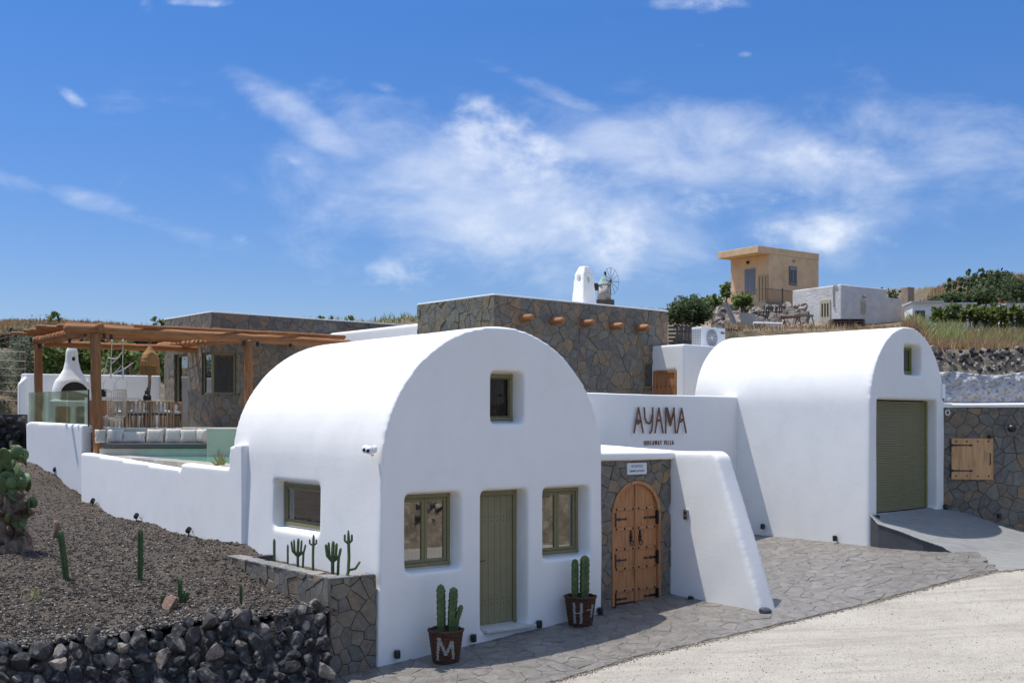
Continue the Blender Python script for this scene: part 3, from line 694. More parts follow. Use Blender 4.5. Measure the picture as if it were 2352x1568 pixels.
# ================================================================== garage vault
gv = fthing(F2, 'vaulted_garage', 'right white barrel-vaulted garage with green roller shutter', 'garage')
gd = .22
gx = win_rect(F2, gd, 2014, 923, 2130, 1172); gx = (gx[0], gx[1], zr, gx[3]); gw = win_rect(F2, gd, 2077, 799, 2094, 859)
gcx = 3.45 / 2 + .0
cuts = [cutbox(gx[0], gx[1], -.6, .7, zr, gx[3], flare=.03, depth=gd - .02), cutbox(gw[0], gw[1], -.6, .6, gw[2], gw[3], flare=.06, depth=gd - .02)]
plaster('wall', vault_solid(3.45, 4.6, 3.87, 1.74, -.1, taper=.03), cuts, WHITE, gv, voxel=.042, smooth=6, wob=.006)
window_part(gv, *gw, gd, sashes=1, sw=.02, fw=.035, mt=mat('bright_olive_paint', (.20, .24, .06), rough=.45), cbot=.05, glass=BLINDGLASS)
SHUT = mat('shutter_green', (.21, .192, .095), (.185, .17, .083), scale=3, rough=.42, spec=.5)
sh = MB().box(gx[0] - .02, gx[1] + .02, gd + .09, gd + .11, zr, gx[3] + .02).build('roller_shutter', DARKIN, gv)
RAILM = mat('shutter_rail', (.21, .22, .07), rough=.4)
for a_ in (gx[0] - .01, gx[1] - .05): MB().box(a_, a_ + .06, gd, gd + .08, zr, gx[3]).build('rail', RAILM, sh, bevel=.004)
ns = 46; hs = (gx[3] - zr) / ns
m = MB(); prof = [(0, 0), (-.004, hs * .08), (-.012, hs * .3), (-.014, hs * .5), (-.012, hs * .7), (-.004, hs * .92), (0, hs), (.012, hs), (.012, 0)]
m.prism(prof, lambda p: (gx[0] + .05, p[0], p[1]), lambda p: (gx[1] - .05, p[0], p[1])); slat = m.mesh('slat', fix=True); slat.materials.append(SHUT)
for i in range(ns): link('slat', slat, sh, loc=(0, gd + .04, zr + i * hs))
x, z = F2.front(2162, 898, 0)
WBOX = mat('white_plastic', (.78, .78, .78), rough=.4)
jb = fthing(F2, 'junction_box', 'flat white box on the right edge of the garage gable', 'junction box')
MB().box(3.30, 3.45, -.03, .02, z - .16, z + .16).build('cover', WBOX, jb, bevel=.006)
m = MB(); m.tube([(3.36, -.01, z - .16), (3.38, -.02, z - .21), (3.43, .01, z - .22)], .012, 6); m.build('cable', BLACK, jb)

# ================================================================== wall with the sign
sw = fthing(FS, 'sign_wall', 'plain white wall carrying the brown villa lettering, between the two vaults', 'wall')
m = MB(); m.box(-1.2, 4.75, 0, .42, .0, 4.10)
plaster('wall', m, [], WHITE, sw, voxel=.05, smooth=8)
LET = mat('brown_letter_wood', (.20, .095, .055), (.14, .06, .035), scale=8, rough=.5)
LETE = mat('pale_letter_edge', (.55, .42, .24), rough=.5)
sg = fthing(FS, 'villa_sign', 'brown lettering AYAMA HIDEAWAY VILLA on the white wall above the gate', 'sign')
def P(u, v, y=0.0): x, z = FS.front(u, v, y - .03); return (x, z)
def stroke_letter(strokes, r=.017):
    m = MB()
    for s in strokes:
        pts = [P(*q) for q in s]
        # two boxes-like ribbon: flat bar standing off the wall
        for a, b in zip(pts, pts[1:]):
            d = Vector((b[0] - a[0], b[1] - a[1])); L = d.length; d.normalize(); n = Vector((-d.y, d.x)) * r; e = d * r * .5
            q = [(a[0] + n.x - e.x, a[1] + n.y - e.y), (b[0] + n.x + e.x, b[1] + n.y + e.y), (b[0] - n.x + e.x, b[1] - n.y + e.y), (a[0] - n.x - e.x, a[1] - n.y - e.y)]
            m.prism(q, lambda p: (p[0], -.055, p[1]), lambda p: (p[0], -.035, p[1]))
    o = m.build('letter', LET, sg); return o
def z5(x, y): return (1316.8 + x / 2.56, 857.5 + y / 2.56)
A1 = [[z5(354, 348), z5(380, 200), z5(408, 348)], [z5(372, 272), z5(378, 296), z5(392, 278), z5(372, 272)]]
Yl = [[z5(414, 200), z5(418, 262), z5(428, 288), z5(444, 294), z5(456, 280), z5(460, 245)], [z5(464, 200), z5(464, 262), z5(460, 318), z5(454, 342), z5(446, 350)]]
A2 = [[z5(478, 348), z5(500, 202), z5(524, 348)]]
Mm = [[z5(540, 350), z5(542, 202)], [z5(540, 202), z5(568, 306), z5(590, 202)], [z5(549, 202), z5(572, 286)], [z5(588, 202), z5(598, 350)], [z5(578, 266), z5(583, 240)]]
A3 = [[z5(608, 348), z5(634, 204), z5(660, 348)], [z5(626, 284), z5(644, 274)], [z5(632, 268), z5(646, 266)]]
for s in (A1, Yl, A2, Mm, A3): stroke_letter(s)
x, z = P(*z5(500, 276)); MB().lathe([(.03, 0), (.03, .02)], 12).build('dot', LET, sg, loc=(x, -.035, z), rot=(R(90), 0, 0))
def text_mesh(ch, size, depth, sx=1.0, bold=.0):
    c = bpy.data.curves.new('t', 'FONT'); c.body = ch; c.size = size; c.extrude = depth; c.offset = bold; c.align_x = 'CENTER'; c.resolution_u = 3
    o = link('t', c); o.scale = (sx, 1, 1); me = evaluated(o); bpy.data.objects.remove(o)
    for v in me.vertices: v.co.x *= sx
    me.materials.clear(); return me
txt = 'HIDEAWAY VILLA'; xa, za = P(1480, 1022); xb, _ = P(1550, 1022); step = (xb - xa) / (len(txt) - .2)
wid = {'I': .55, ' ': .7, 'W': 1.25, 'A': 1.08}
tot = sum(wid.get(c, 1) for c in txt); xx = xa
for c in txt:
    w_ = wid.get(c, 1) / tot * (xb - xa)
    if c != ' ':
        link('letter', text_mesh(c, .135, .006, .60, .0015), sg, LET, loc=(xx + w_ / 2, -.012, za), rot=(R(90), 0, 0))
    xx += w_

# ================================================================== gate wall, porch roof and buttress
GY = .15
bxl = F1.front(1540, 1300, GY)[0]                      # inner face of the buttress
gw_ = fthing(F1, 'gate_wall', 'slate-clad wall with the arched wooden gate and white coping', 'wall')
x0, zt = F1.front(1385, 1041, GY)
top = 2.86
MB().box(4.30, bxl + .1, GY + .11, GY + .45, -.4, top).build('backing', MORTAR, gw_)
ga, _ = F1.front(1405, 1398, GY); gb, _ = F1.front(1516, 1386, GY); gap_z = F1.front(1461, 1103, GY)[1]
gr = (gb - ga) / 2; gcx_ = (ga + gb) / 2; gsp = gap_z - gr; gbot = zg(*F1.world(gcx_, GY).xy) - .02
clad(gw_, (4.36, GY + .02, -.3), (1, 0, 0), (0, 0, 1), bxl - 4.36, top + .3, .20, holes=[(ga - 4.36, gb - 4.36, -1, gsp + .3)], arch=(gcx_ - 4.36, gsp + .3, gr), rnd=random.Random(5), proud=.03, base=-.088)
m = MB(); m.add([(4.2, GY - .10, top), (bxl + .3, GY - .10, top - .02), (bxl + .3, 4.4, top + .1), (4.2, 4.4, top + .1), (4.2, GY - .10, top + .14), (bxl + .3, GY - .10, top + .12), (bxl + .3, 4.4, top + .28), (4.2, 4.4, top + .28)],
              [(0, 3, 2, 1), (4, 5, 6, 7), (0, 1, 5, 4), (1, 2, 6, 5), (2, 3, 7, 6), (3, 0, 4, 7)])
plaster('coping', m, [], WHITE, gw_, voxel=.035, smooth=5)
# gate
def archpts(cx, sp, r, zb, n=18): return [(cx - r, zb)] + [(cx + r * math.cos(math.pi - math.pi * i / n), sp + r * math.sin(math.pi * i / n)) for i in range(n + 1)] + [(cx + r, zb)]
m = MB(); outer = archpts(gcx_, gsp, gr, gbot); inner = archpts(gcx_, gsp, gr - .06, gbot); n = len(outer)
vs = [(p[0], GY - .02, p[1]) for p in outer] + [(p[0], GY - .02, p[1]) for p in inner] + [(p[0], GY + .08, p[1]) for p in outer] + [(p[0], GY + .08, p[1]) for p in inner]
fs = []
for i in range(n - 1): fs += [(i, i + 1, n + i + 1, n + i), (2 * n + i, 3 * n + i, 3 * n + i + 1, 2 * n + i + 1), (i, 2 * n + i, 2 * n + i + 1, i + 1), (n + i, n + i + 1, 3 * n + i + 1, 3 * n + i)]
m.add(vs, fs); m.build('gate_frame', DOORWOOD, gw_)
BARWOOD = mat('gate_bar_wood', (.50, .24, .10), (.38, .17, .07), scale=3.0, rough=.55, bump=.2, bscale=14, stretch=(.8, 9, 9), spec=.4)
def leaf(sgn):
    r = gr - .065; pts = []
    N_ = 14
    for i in range(N_ + 1):
        t = math.pi / 2 * i / N_
        pts.append((gcx_ + sgn * (.012 + (r - .012) * math.cos(t)), gsp + r * math.sin(t)))
    pts = [(gcx_ + sgn * .012, gbot + .04), (gcx_ + sgn * r, gbot + .04)] + pts
    if sgn < 0: pts = pts[::-1]
    m = MB(); m.prism(pts, lambda p: (p[0], GY + .03, p[1]), lambda p: (p[0], GY + .07, p[1]))
    lf = m.build('gate_leaf', DOORWOOD, gw_, bevel=.004)
    xa, xb = (gcx_ + .03, gcx_ + r - .02) if sgn > 0 else (gcx_ - r + .02, gcx_ - .03)
    bars = [F1.front(1460, v, GY)[1] for v in (1167, 1212, 1258, 1302, 1352)]
    st2 = MB().lathe([(.021, 0), (.019, .008), (.01, .016)], 8).mesh('stud'); st2.materials.append(BLACK)
    for zz in bars:
        MB().box(xa - .01, xb + .005, GY + .012, GY + .03, zz - .03, zz + .03).build('crossbar', BARWOOD, lf, bevel=.004)
        for t in (.08, .5, .92): link('stud', st2, lf, loc=(xa + (xb - xa) * t, GY + .012, zz), rot=(R(90), 0, 0))
    for v in (1190, 1283, 1371):
        zz = F1.front(1460, v, GY)[1]; xh = xb if sgn > 0 else xa; d = -sgn; L = .30
        m = MB(); pr = [(0, .022), (.10, .016), (.12, .03), (.14, .014), (L * .82, .010), (L * .86, .024), (L, 0), (L * .86, -.024), (L * .82, -.010), (.14, -.014), (.12, -.03), (.10, -.016), (0, -.022)]
        pr = [(xh + d * a, zz + b) for a, b in pr]
        if d < 0: pr = pr[::-1]
        m.prism(pr, lambda p: (p[0], GY + .018, p[1]), lambda p: (p[0], GY + .030, p[1])); m.box(xh - .03 if sgn < 0 else xh, xh if sgn < 0 else xh + .03, GY - .03, GY + .03, zz - .12, zz + .12); m.build('strap_hinge', BLACK, lf)
    zz = F1.front(1460, 1230, GY)[1]; xk = gcx_ + sgn * .11
    m = MB(); m.prism([(xk - .022, zz - .10), (xk + .022, zz - .10), (xk + .028, zz), (xk + .012, zz + .07), (xk, zz + .12), (xk - .012, zz + .07), (xk - .028, zz)], lambda p: (p[0], GY + .010, p[1]), lambda p: (p[0], GY + .030, p[1]))
    m.tube([(xk + .035 * math.sin(t), GY - .005, zz - .07 - .045 * (1 - math.cos(t)) + .0) for t in [math.pi * 2 * i / 12 for i in range(13)]], .008, 5); m.ball((xk, GY, zz - .02), .018, 6, 4)
    m.build('knocker', BLACK, lf)
leaf(-1); leaf(1)
MB().box(gcx_ - .022, gcx_ + .022, GY - .0, GY + .035, gbot + .04, gsp + gr - .07).build('meeting_rail', DOORWOOD, gw_, bevel=.004)
# buttress
bt = fthing(F1, 'buttress_wall', 'white sloping buttress wall beside the arched gate', 'wall')
tip = F1.side(1752, 1412, bxl); kn = F1.side(1643, 1040, bxl); t0 = F1.side(1545, 1036, bxl)
m = MB(); prof = [(4.3, -.5), (tip[0] - .06, -.5), (tip[0], tip[1]), (kn[0] - .02, kn[1] - .05), (kn[0] + .12, kn[1] + .03), (t0[0], 3.0), (4.3, 3.12)]
m.prism(prof, lambda p: (bxl, p[0], p[1]), lambda p: (bxl + .40, p[0], p[1]))
plaster('wall', m, [], WHITE, bt, voxel=.035, smooth=22, wob=.012)

# ================================================================== stone villa
sv = fthing(FV, 'stone_villa', 'flat-roofed slate-clad villa with projecting log ends, behind the front vault', 'house')
VT = 6.51; vl = FV.front(1534, 715, 0)[0]; vd = FV.side(958, 720, 0)[0]
MB().box(.02, vl - .02, .02, vd - .02, 1.5, VT - .02).build('core', MORTAR, sv)
sw_ = (FV.front(1478, 833, 0)[0], FV.front(1503, 833, 0)[0], FV.front(1490, 892, 0)[1], FV.front(1490, 833, 0)[1])
vb = 3.7
clad(sv, (0, .02, vb), (1, 0, 0), (0, 0, 1), vl, VT - vb - .03, .225, holes=[(sw_[0], sw_[1], sw_[2] - vb, sw_[3] - vb)], rnd=random.Random(11), limit=220)
clad(sv, (.02, vd, 4.6), (0, -1, 0), (0, 0, 1), vd, VT - 4.6 - .03, .21, rnd=random.Random(12), limit=80)
m = MB(); m.box(-.0, vl, -.0, vd, VT - .03, VT + .010); m.build('parapet_cap', WHITE, sv, bevel=.015)
window_part(sv, sw_[0], sw_[1], sw_[2], sw_[3], -.01, sashes=1, sw=.012, fw=.03, curtain=None, surround=False)
vg = [(1222, 729), (1293, 736), (1362, 741), (1429, 748), (1489, 752)]
for i, (u, v) in enumerate(vg):
    x, z = FV.front(u, v, -.38); r = .088
    pts = [(x, .1, z), (x, -.05, z), (x + .003, -.2, z + .004), (x, -.36, z), (x, -.40, z)]
    MB().tube(pts, [r, r * 1.02, r, r * .97, r * .80], 12).build('log_end', mat('pine_stub_%d' % i, (.40, .185, .075), (.26, .11, .045), scale=3, rough=.65, bump=.4, bscale=12, stretch=(6, .8, 6)) if i == 0 else LOGE, sv, smooth=True) if i == 0 else None
    if i == 0: LOGE = bpy.data.materials['pine_stub_0']; LOGE.name = 'pine_stub'; continue
    MB().tube(pts, [r, r * 1.02, r * random.uniform(.95, 1.04), r * .97, r * .80], 12).build('log_end', LOGE, sv, smooth=True)
# chimney on the villa roof
cxl, _ = FV.front(1325, 697, .6); cxr, _ = FV.front(1370, 697, .6); ct_ = FV.front(1350, 614, .75)[1]
m = MB(); w = (cxr - cxl) * .36; xm = (cxl + cxr) / 2
m.add([(xm - w, .46, VT - .2), (xm + w, .46, VT - .2), (xm + w, .94, VT - .2), (xm - w, .94, VT - .2), (xm - w * .68, .53, ct_ - .20), (xm + w * .68, .53, ct_ - .20), (xm + w * .68, .87, ct_ - .20), (xm - w * .68, .87, ct_ - .20),
       (xm - w * .34, .60, ct_), (xm + w * .34, .60, ct_), (xm + w * .34, .80, ct_), (xm - w * .34, .80, ct_)],
      [(0, 3, 2, 1), (0, 1, 5, 4), (1, 2, 6, 5), (2, 3, 7, 6), (3, 0, 4, 7), (4, 5, 9, 8), (5, 6, 10, 9), (6, 7, 11, 10), (7, 4, 8, 11), (8, 9, 10, 11)])
c1 = MB(); c1.lathe([(.055, -2), (.055, 2)], 10); c1.v = [(p[0] + xm, p[2] + .7, p[1] * 1.9 + ct_ - .33) for p in c1.v]
c2 = MB(); c2.lathe([(.055, -2), (.055, 2)], 10); c2.v = [(p[2] + xm, p[0] + .7, p[1] * 1.9 + ct_ - .33) for p in c2.v]
plaster('chimney', m, [c1, c2], WHITE, sv, voxel=.022, smooth=4, wob=.004)

# white annex with the small wooden door
ax, ay = FV.local(at(1571, 900, 29.3)).xy; AT = CH + 180 / 2600 * 29.3
an = fthing(FV, 'white_annex', 'small white block with a brown wooden door between stone villa and garage', 'annex')
m = MB(); m.box(ax, ax + 3.2, ay, 1.0, 1.6, AT); adr = win_side(FV, ax, 1500, 852, 1553, 960)
plaster('wall', m, [MB().box(ax - .3, ax + .10, adr[0], adr[1], 2.2, adr[3])], WHITE, an, voxel=.04, smooth=5)
fr_ = MB(); fr_.box(ax + .0, ax + .09, adr[0], adr[0] + .06, 2.2, adr[3]); fr_.box(ax + .0, ax + .09, adr[1] - .06, adr[1], 2.2, adr[3]); fr_.box(ax + .0, ax + .09, adr[0] + .06, adr[1] - .06, adr[3] - .06, adr[3])
ad = fr_.build('door', DOORWOOD, an)
MB().box(ax + .03, ax + .08, adr[0] + .06, adr[1] - .06, 2.2, adr[3] - .06).build('board', DOORWOOD, ad)
st3 = MB().lathe([(.018, 0), (.016, .008)], 8).mesh('stud'); st3.materials.append(BLACK)
for i in range(5): link('stud', st3, ad, loc=(ax + .03, adr[0] + .12 + (adr[1] - adr[0] - .24) * i / 4, adr[3] - .42), rot=(0, R(-90), 0))

# low white wall running back behind the front vault
FK = Frame(*at(958, 742, 32.5).xy, 41)
ww = fthing(FK, 'low_white_wall', 'white parapet wall between the stone villa and the left stone house', 'wall')
m = MB(); m.box(0, .28, -.6, FK.side(751, 768, 0)[0], 2.5, CH + 228 / 2600 * 32.5)
plaster('wall', m, [], WHITE, ww, voxel=.06, smooth=4, wob=.004)

# ================================================================== left stone house
lh = fthing(FL, 'left_stone_house', 'low slate-clad house with corner window behind the pergola', 'house')
LT = CH + 255 / 2600 * 33.5; ld = FL.side(377, 740, 0)[0]; TZ = 3.36
lw = 8.5
ldoor = win_side(FL, .0, 400, 815, 431, 975); lwin_s = win_side(FL, 0, 463, 811, 485, 905)
lwx = FL.front(543, 811, 0)[0]; wz0, wz1 = lwin_s[2], lwin_s[3]; wy = lwin_s[1]
m = MB(); m.box(.55, lw, .55, ld, TZ, LT - .02); m.box(.02, .6, wy, ldoor[0], TZ, LT - .02); m.box(.02, .6, ldoor[1], ld, TZ, LT - .02); m.box(.02, .6, ldoor[0] - .01, ldoor[1] + .01, ldoor[3], LT - .02)
m.box(.02, .6, .02, wy + .01, TZ, wz0); m.box(.02, .6, .02, wy + .01, wz1, LT - .02); m.box(.58, lwx, .02, .6, TZ, wz0); m.box(.58, lwx, .02, .6, wz1, LT - .02); m.box(lwx, lw, .02, .6, TZ, LT - .02)
m.build('core', MORTAR, lh)
clad(lh, (.02, ld, TZ), (0, -1, 0), (0, 0, 1), ld, LT - TZ - .03, .25, holes=[(ld - ldoor[1], ld - ldoor[0], -1, ldoor[3] - TZ), (ld - wy, ld + 1, wz0 - TZ, wz1 - TZ)], rnd=random.Random(21), limit=120)
clad(lh, (0, .02, TZ), (1, 0, 0), (0, 0, 1), lw, LT - TZ - .03, .26, holes=[(-1, lwx, wz0 - TZ, wz1 - TZ)], rnd=random.Random(22), limit=170)
MB().box(0, lw, 0, ld, LT - .03, LT + .008).build('parapet_cap', WHITE, lh, bevel=.012)
SAGE = mat('sage_frame', (.20, .19, .10), rough=.5)
m = MB(); t = .06
for (a, b, c, d) in ((.0, t, .0, t),): m.box(a + .06, b + .06, c + .06, d + .06, wz0, wz1)
m.box(.06, .06 + t, wy - t, wy, wz0, wz1); m.box(.06, .06 + t, .06 + t, wy - t, wz0, wz0 + t); m.box(.06, .06 + t, .06 + t, wy - t, wz1 - t, wz1)
m.box(lwx - t, lwx, .06, .06 + t, wz0, wz1); m.box(.06 + t, lwx - t, .06, .06 + t, wz0, wz0 + t); m.box(.06 + t, lwx - t, .06, .06 + t, wz1 - t, wz1)
cw = m.build('corner_window', SAGE, lh, bevel=.006)
MB().box(.085, .09, .12, wy - t, wz0 + t, wz1 - t).build('pane', GLASS, cw); MB().box(.12, lwx - t, .085, .09, wz0 + t, wz1 - t).build('pane', GLASS, cw)
SHEER = mat('sheer_curtain', (.42, .42, .41), (.3, .3, .3), scale=2, rough=.9, stretch=(14, 14, .3))
def drape(par, p, q, z0, z1, mt=SHEER):
    n = 40; vs = []; d = Vector(q) - Vector(p); nn = Vector((-d.y, d.x)).normalized()
    for i in range(n + 1):
        b = Vector(p) + d * (i / n) + nn * (.03 * math.sin(i * 1.2)); vs += [(b.x, b.y, z0), (b.x, b.y, z1)]
    me = MB().add(vs, [(2 * i, 2 * i + 2, 2 * i + 3, 2 * i + 1) for i in range(n)]).mesh('curtain', True); return link('curtain', me, par, mt)
drape(cw, (.75, .34), (lwx - .1, .34), wz0, wz1); drape(cw, (.3, .3), (.3, wy - .05), wz0, wz1)
m = MB(); m.box(.10, .17, ldoor[0], ldoor[0] + .07, TZ, ldoor[3]); m.box(.10, .17, ldoor[1] - .07, ldoor[1], TZ, ldoor[3]); m.box(.10, .17, ldoor[0] + .07, ldoor[1] - .07, ldoor[3] - .07, ldoor[3]); m.box(.10, .17, ldoor[0] + .07, ldoor[1] - .07, TZ, TZ + .14)
gdo = m.build('glazed_door', SAGE, lh, bevel=.006); MB().box(.13, .136, ldoor[0] + .07, ldoor[1] - .07, TZ + .14, ldoor[3] - .07).build('pane', GLASS, gdo)
MB().box(.40, .42, ldoor[0], ldoor[1], TZ, ldoor[3]).build('dark_room', DARKIN, gdo)

# ================================================================== terrace boundary wall, terrace, pool
FBL = FB.local((-4.86, 19.95)).x
bw = fthing(FB, 'boundary_wall', 'long white stepped boundary wall between the garden soil and the pool terrace', 'wall')
def B(u, v): return FB.front(u, v, 0)
FB2 = Frame(-13.2, 31.0, math.degrees(math.atan2(-2.3, 2.58)))
pr = [(B(186, 1043)[0], .9), (B(186, 1043)[0], B(208, 1043)[1] + .02), (B(210, 1043)[0], B(210, 1043)[1]), B(415, 1079), (B(415, 1063)[0], B(415, 1063)[1]), B(526, 1076),
      (B(527, 1076)[0], B(527, 1024)[1]), (FBL + .3, B(543, 1020)[1] + .02), (FBL + .3, .2), (8, .3)]
m = MB(); m.prism(pr, lambda p: (p[0], 0, p[1]), lambda p: (p[0], .30, p[1]))
def B2(u, v): return FB2.front(u, v, 0)
pr = [(B2(62, 1000)[0], 1.2), (B2(58, 968)[0], B2(58, 968)[1] - .05), B2(66, 968), B2(190, 975), (B2(190, 975)[0], .9)]
o2 = FB.local(FB2.o); da = FB2.a - FB.a
def toFB(x, y, z): return (o2.x + x * math.cos(da) - y * math.sin(da), o2.y + x * math.sin(da) + y * math.cos(da), z)
m.prism(pr, lambda p: toFB(p[0], 0, p[1]), lambda p: toFB(p[0], .26, p[1]))
plaster('wall', m, [], WHITE, bw, voxel=.045, smooth=3, wob=.005)
TERR = mat('pale_terrace_cement', (.50, .475, .43), (.42, .40, .36), scale=2.5, rough=.8, bump=.15)
BENCHM = mat('grey_green_cement', (.56, .52, .42), (.47, .44, .36), scale=2, rough=.75, bump=.15)
WALLE = at(205, 983, 28.7); 
ter = tag(link('terrace', None), 'pale cement terrace under the pergola', kind='structure')
P_l = FB.world(B(195, 1000)[0] - .1, .3); 
tl = [(-14.9, 34.5), (-13.1, 31.15), (-10.5, 28.9), (-10.2, 28.62), (-4.9, 28.75), (-3.6, 26.8), (.5, 30), (-4, 42), (-16, 40)]
m = MB(); m.prism(tl, lambda p: (p[0], p[1], TZ), lambda p: (p[0], p[1], TZ - .12)); m.build('floor_slab', TERR, ter)
m = MB(); m.box(-10.25, -4.4, 28.6, 28.75, 1.8, TZ - .004); m.build('bench_back', BENCHM, ter)
bxr = at(477, 1000, 28.0).x
m = MB(); m.box(-10.2, bxr, 27.98, 28.6, 1.8, 2.86); m.build('bench_base', BENCHM, ter, bevel=.01)
m = MB(); m.box(bxr + .003, -4.4, 27.9, 28.597, 1.8, TZ - .002); m.build('pool_wall', mat('warm_pool_wall', (.62, .52, .40), (.54, .46, .36), scale=2, rough=.8), ter, bevel=.01)
SEATM = mat('grey_seat_fabric', (.12, .11, .10), (.10, .092, .085), scale=20, rough=.9)
m = MB(); m.box(-10.15, bxr - .03, 27.93, 28.56, 2.865, 2.985)
sc2 = m.build('seat_pad', SEATM, bevel=.02); tag(sc2, 'long dark grey seat pad on the poolside bench', 'seat cushion')
POOLM = mat('pool_plaster', (.30, .50, .40), (.25, .44, .36), scale=3, rough=.6)
WATER = bpy.data.materials.new('pool_water'); WATER.use_nodes = True
_n = WATER.node_tree.nodes; _l = WATER.node_tree.links; _b = _n['Principled BSDF']
_b.inputs['Base Color'].default_value = (.55, .92, .74, 1); _b.inputs['Roughness'].default_value = .03; _b.inputs['IOR'].default_value = 1.33; _b.inputs['Transmission Weight'].default_value = .0
_b.inputs['Base Color'].default_value = (.15, .36, .21, 1)
_z = _n.new('ShaderNodeTexNoise'); _z.inputs['Scale'].default_value = 5; _z.inputs['Detail'].default_value = 4; _tc = _n.new('ShaderNodeTexCoord'); _m = _n.new('ShaderNodeMapping'); _m.inputs['Scale'].default_value = (.7, 2.2, 1)
_l.new(_tc.outputs['Object'], _m.inputs[0]); _l.new(_m.outputs[0], _z.inputs['Vector']); _bp = _n.new('ShaderNodeBump'); _bp.inputs['Strength'].default_value = .35; _bp.inputs['Distance'].default_value = .05
_l.new(_z.outputs[0], _bp.inputs['Height']); _l.new(_bp.outputs[0], _b.inputs['Normal'])
pl = FB.world(B(240, 1045)[0], .75); pn = FB.world(FBL + .1, .5)
m = MB(); pc = [(pl.x - .2, 28.0), (pl.x, pl.y), (pn.x, pn.y), (-3.9, 21.6), (-3.2, 23.0), (-4.4, 28.0)]
m.prism(pc, lambda p: (p[0], p[1], 2.66), lambda p: (p[0], p[1], 1.9)); w_o = m.build('pool_water', WATER); tag(w_o, 'green pool water in front of the bench', kind='structure')
# pool coping of pale tiles, inside the wall
COPE = mat('travertine_strip', None, (.85, .85, .85), scale=9, rough=.8, bump=.3, pal=[(.42, .38, .31), (.5, .46, .39), (.36, .33, .28), (.46, .42, .35), (.33, .31, .27)])
cp = fthing(FB, 'pool_coping', 'pale stone tile coping along the near pool edge', 'coping')
xa = B(212, 1045)[0]; xb = B(420, 1075)[0]; k = 0; x = xa
while x < xb + 2.6:
    w_ = random.uniform(.28, .5); MB().box(x, x + w_ - .012, .32, .80, 2.3, 2.69 + random.uniform(-.004, .004)).build('tile', COPE, cp, bevel=.006); x += w_

# terrace back wall
FT = Frame(*at(50, 857, 34.6).xy, 27)
tw = fthing(FT, 'terrace_back_wall', 'white wall closing the terrace behind the outdoor oven', 'wall')
tL = FT.local(FL.world(0, ld)).x
m = MB(); m.box(0, tL, 0, .30, 2.0, CH + 113 / 2600 * 34.6); m.prism([(0, 2.6), (-.12, 2.8), (-.12, CH + 1.2), (.1, CH + 1.4), (.3, 2.6)], lambda p: (p[0] + .02, -.2, p[1]), lambda p: (p[0] + .02, .28, p[1]))
plaster('wall', m, [], WHITE, tw, voxel=.05, smooth=6)

# ================================================================== stone wall right of the garage
rw = fthing(FW, 'ramp_side_wall', 'slate-clad wall with white coping right of the garage', 'wall')
RT = CH + 33 / 2600 * 26.3
MB().box(-.05, 6, .02, .35, .2, RT).build('backing', MORTAR, rw)
clad(rw, (0, .02, .3), (1, 0, 0), (0, 0, 1), 3.2, RT - .3, .215, rnd=random.Random(31), proud=.035, var=.014)
m = MB(); m.box(-.2, 6, -.06, .42, RT, RT + .12); plaster('coping', m, [], WHITE, rw, voxel=.035, smooth=3)

# ================================================================== planter wall of slate
pw = fthing(F1, 'planter_wall', 'low slate-clad planter wall at the left corner of the front vault', 'planter')
pxl = F1.front(757, 1500, .03)[0]; PT = CH - 2.165; plen = F1.side(525, 1243, pxl)[0]
m = MB(); m.box(pxl + .02, -.0, .05, .25, -.4, PT - .02); m.box(pxl + .02, pxl + .22, .25, plen, -.4, PT - .02); m.box(pxl + .03, -.0, plen - .15, plen, .3, PT - .03)
m.build('core', MORTAR, pw)
clad(pw, (pxl, .05, -.25), (1, 0, 0), (0, 0, 1), -pxl - .0, PT + .25 - .01, .19, rnd=random.Random(41), proud=.035, var=.010)
clad(pw, (pxl + .02, plen, -.25), (0, -1, 0), (0, 0, 1), plen - .02, PT + .25 - .01, .18, rnd=random.Random(42), proud=.03, var=.012, limit=150)
CAPST = mat('pale_slate_top', None, (.8, .8, .8), scale=9, rough=.6, bump=.4, pal=[(.26, .24, .21), (.22, .22, .21), (.30, .27, .22), (.20, .20, .20), (.27, .25, .23)])
cc = [p for p in voronoi(pxl - .02, .0, .0, plen, .17, rnd=random.Random(43))]
c2_ = []
for p in cc:
    q = p
    for n, d in [((-1, 0), -(pxl - .02)), ((1, 0), -.02), ((0, -1), -.0), ((0, 1), plen)]:
        q = clip(q, n, d) if len(q) >= 3 else q
    if len(q) < 3: continue
    c = cent(q)
    if c[0] > pxl + .24 and .30 < c[1]: continue
    if c[1] >= .24: q = clip(q, (1, 0), pxl + .24)
    else: q = clip(q, (0, 1), .27)
    if len(q) >= 3: c2_.append(q)
lay(c2_, pw, (Matrix.Translation((0, 0, PT - .02)), pw), CAPST, name='cap_stone', gap=.005, base=0, proud=.022, var=.002, limit=140, minarea=.001)
# soil inside the planter
V = []; nx, ny = 8, 60
for i in range(nx):
    for j in range(ny):
        x = pxl + .18 + (-pxl - .1) * i / (nx - 1); y = .2 + (plen - .3) * j / (ny - 1); V.append((x, y, PT - .12 + .02 * mnoise.noise(Vector((x * 6, y * 6, 0)))))
np_mesh('soil', V, [(i * ny + j, (i + 1) * ny + j, (i + 1) * ny + j + 1, i * ny + j + 1) for i in range(nx - 1) for j in range(ny - 1)], SOILM, pw, kind='stuff')
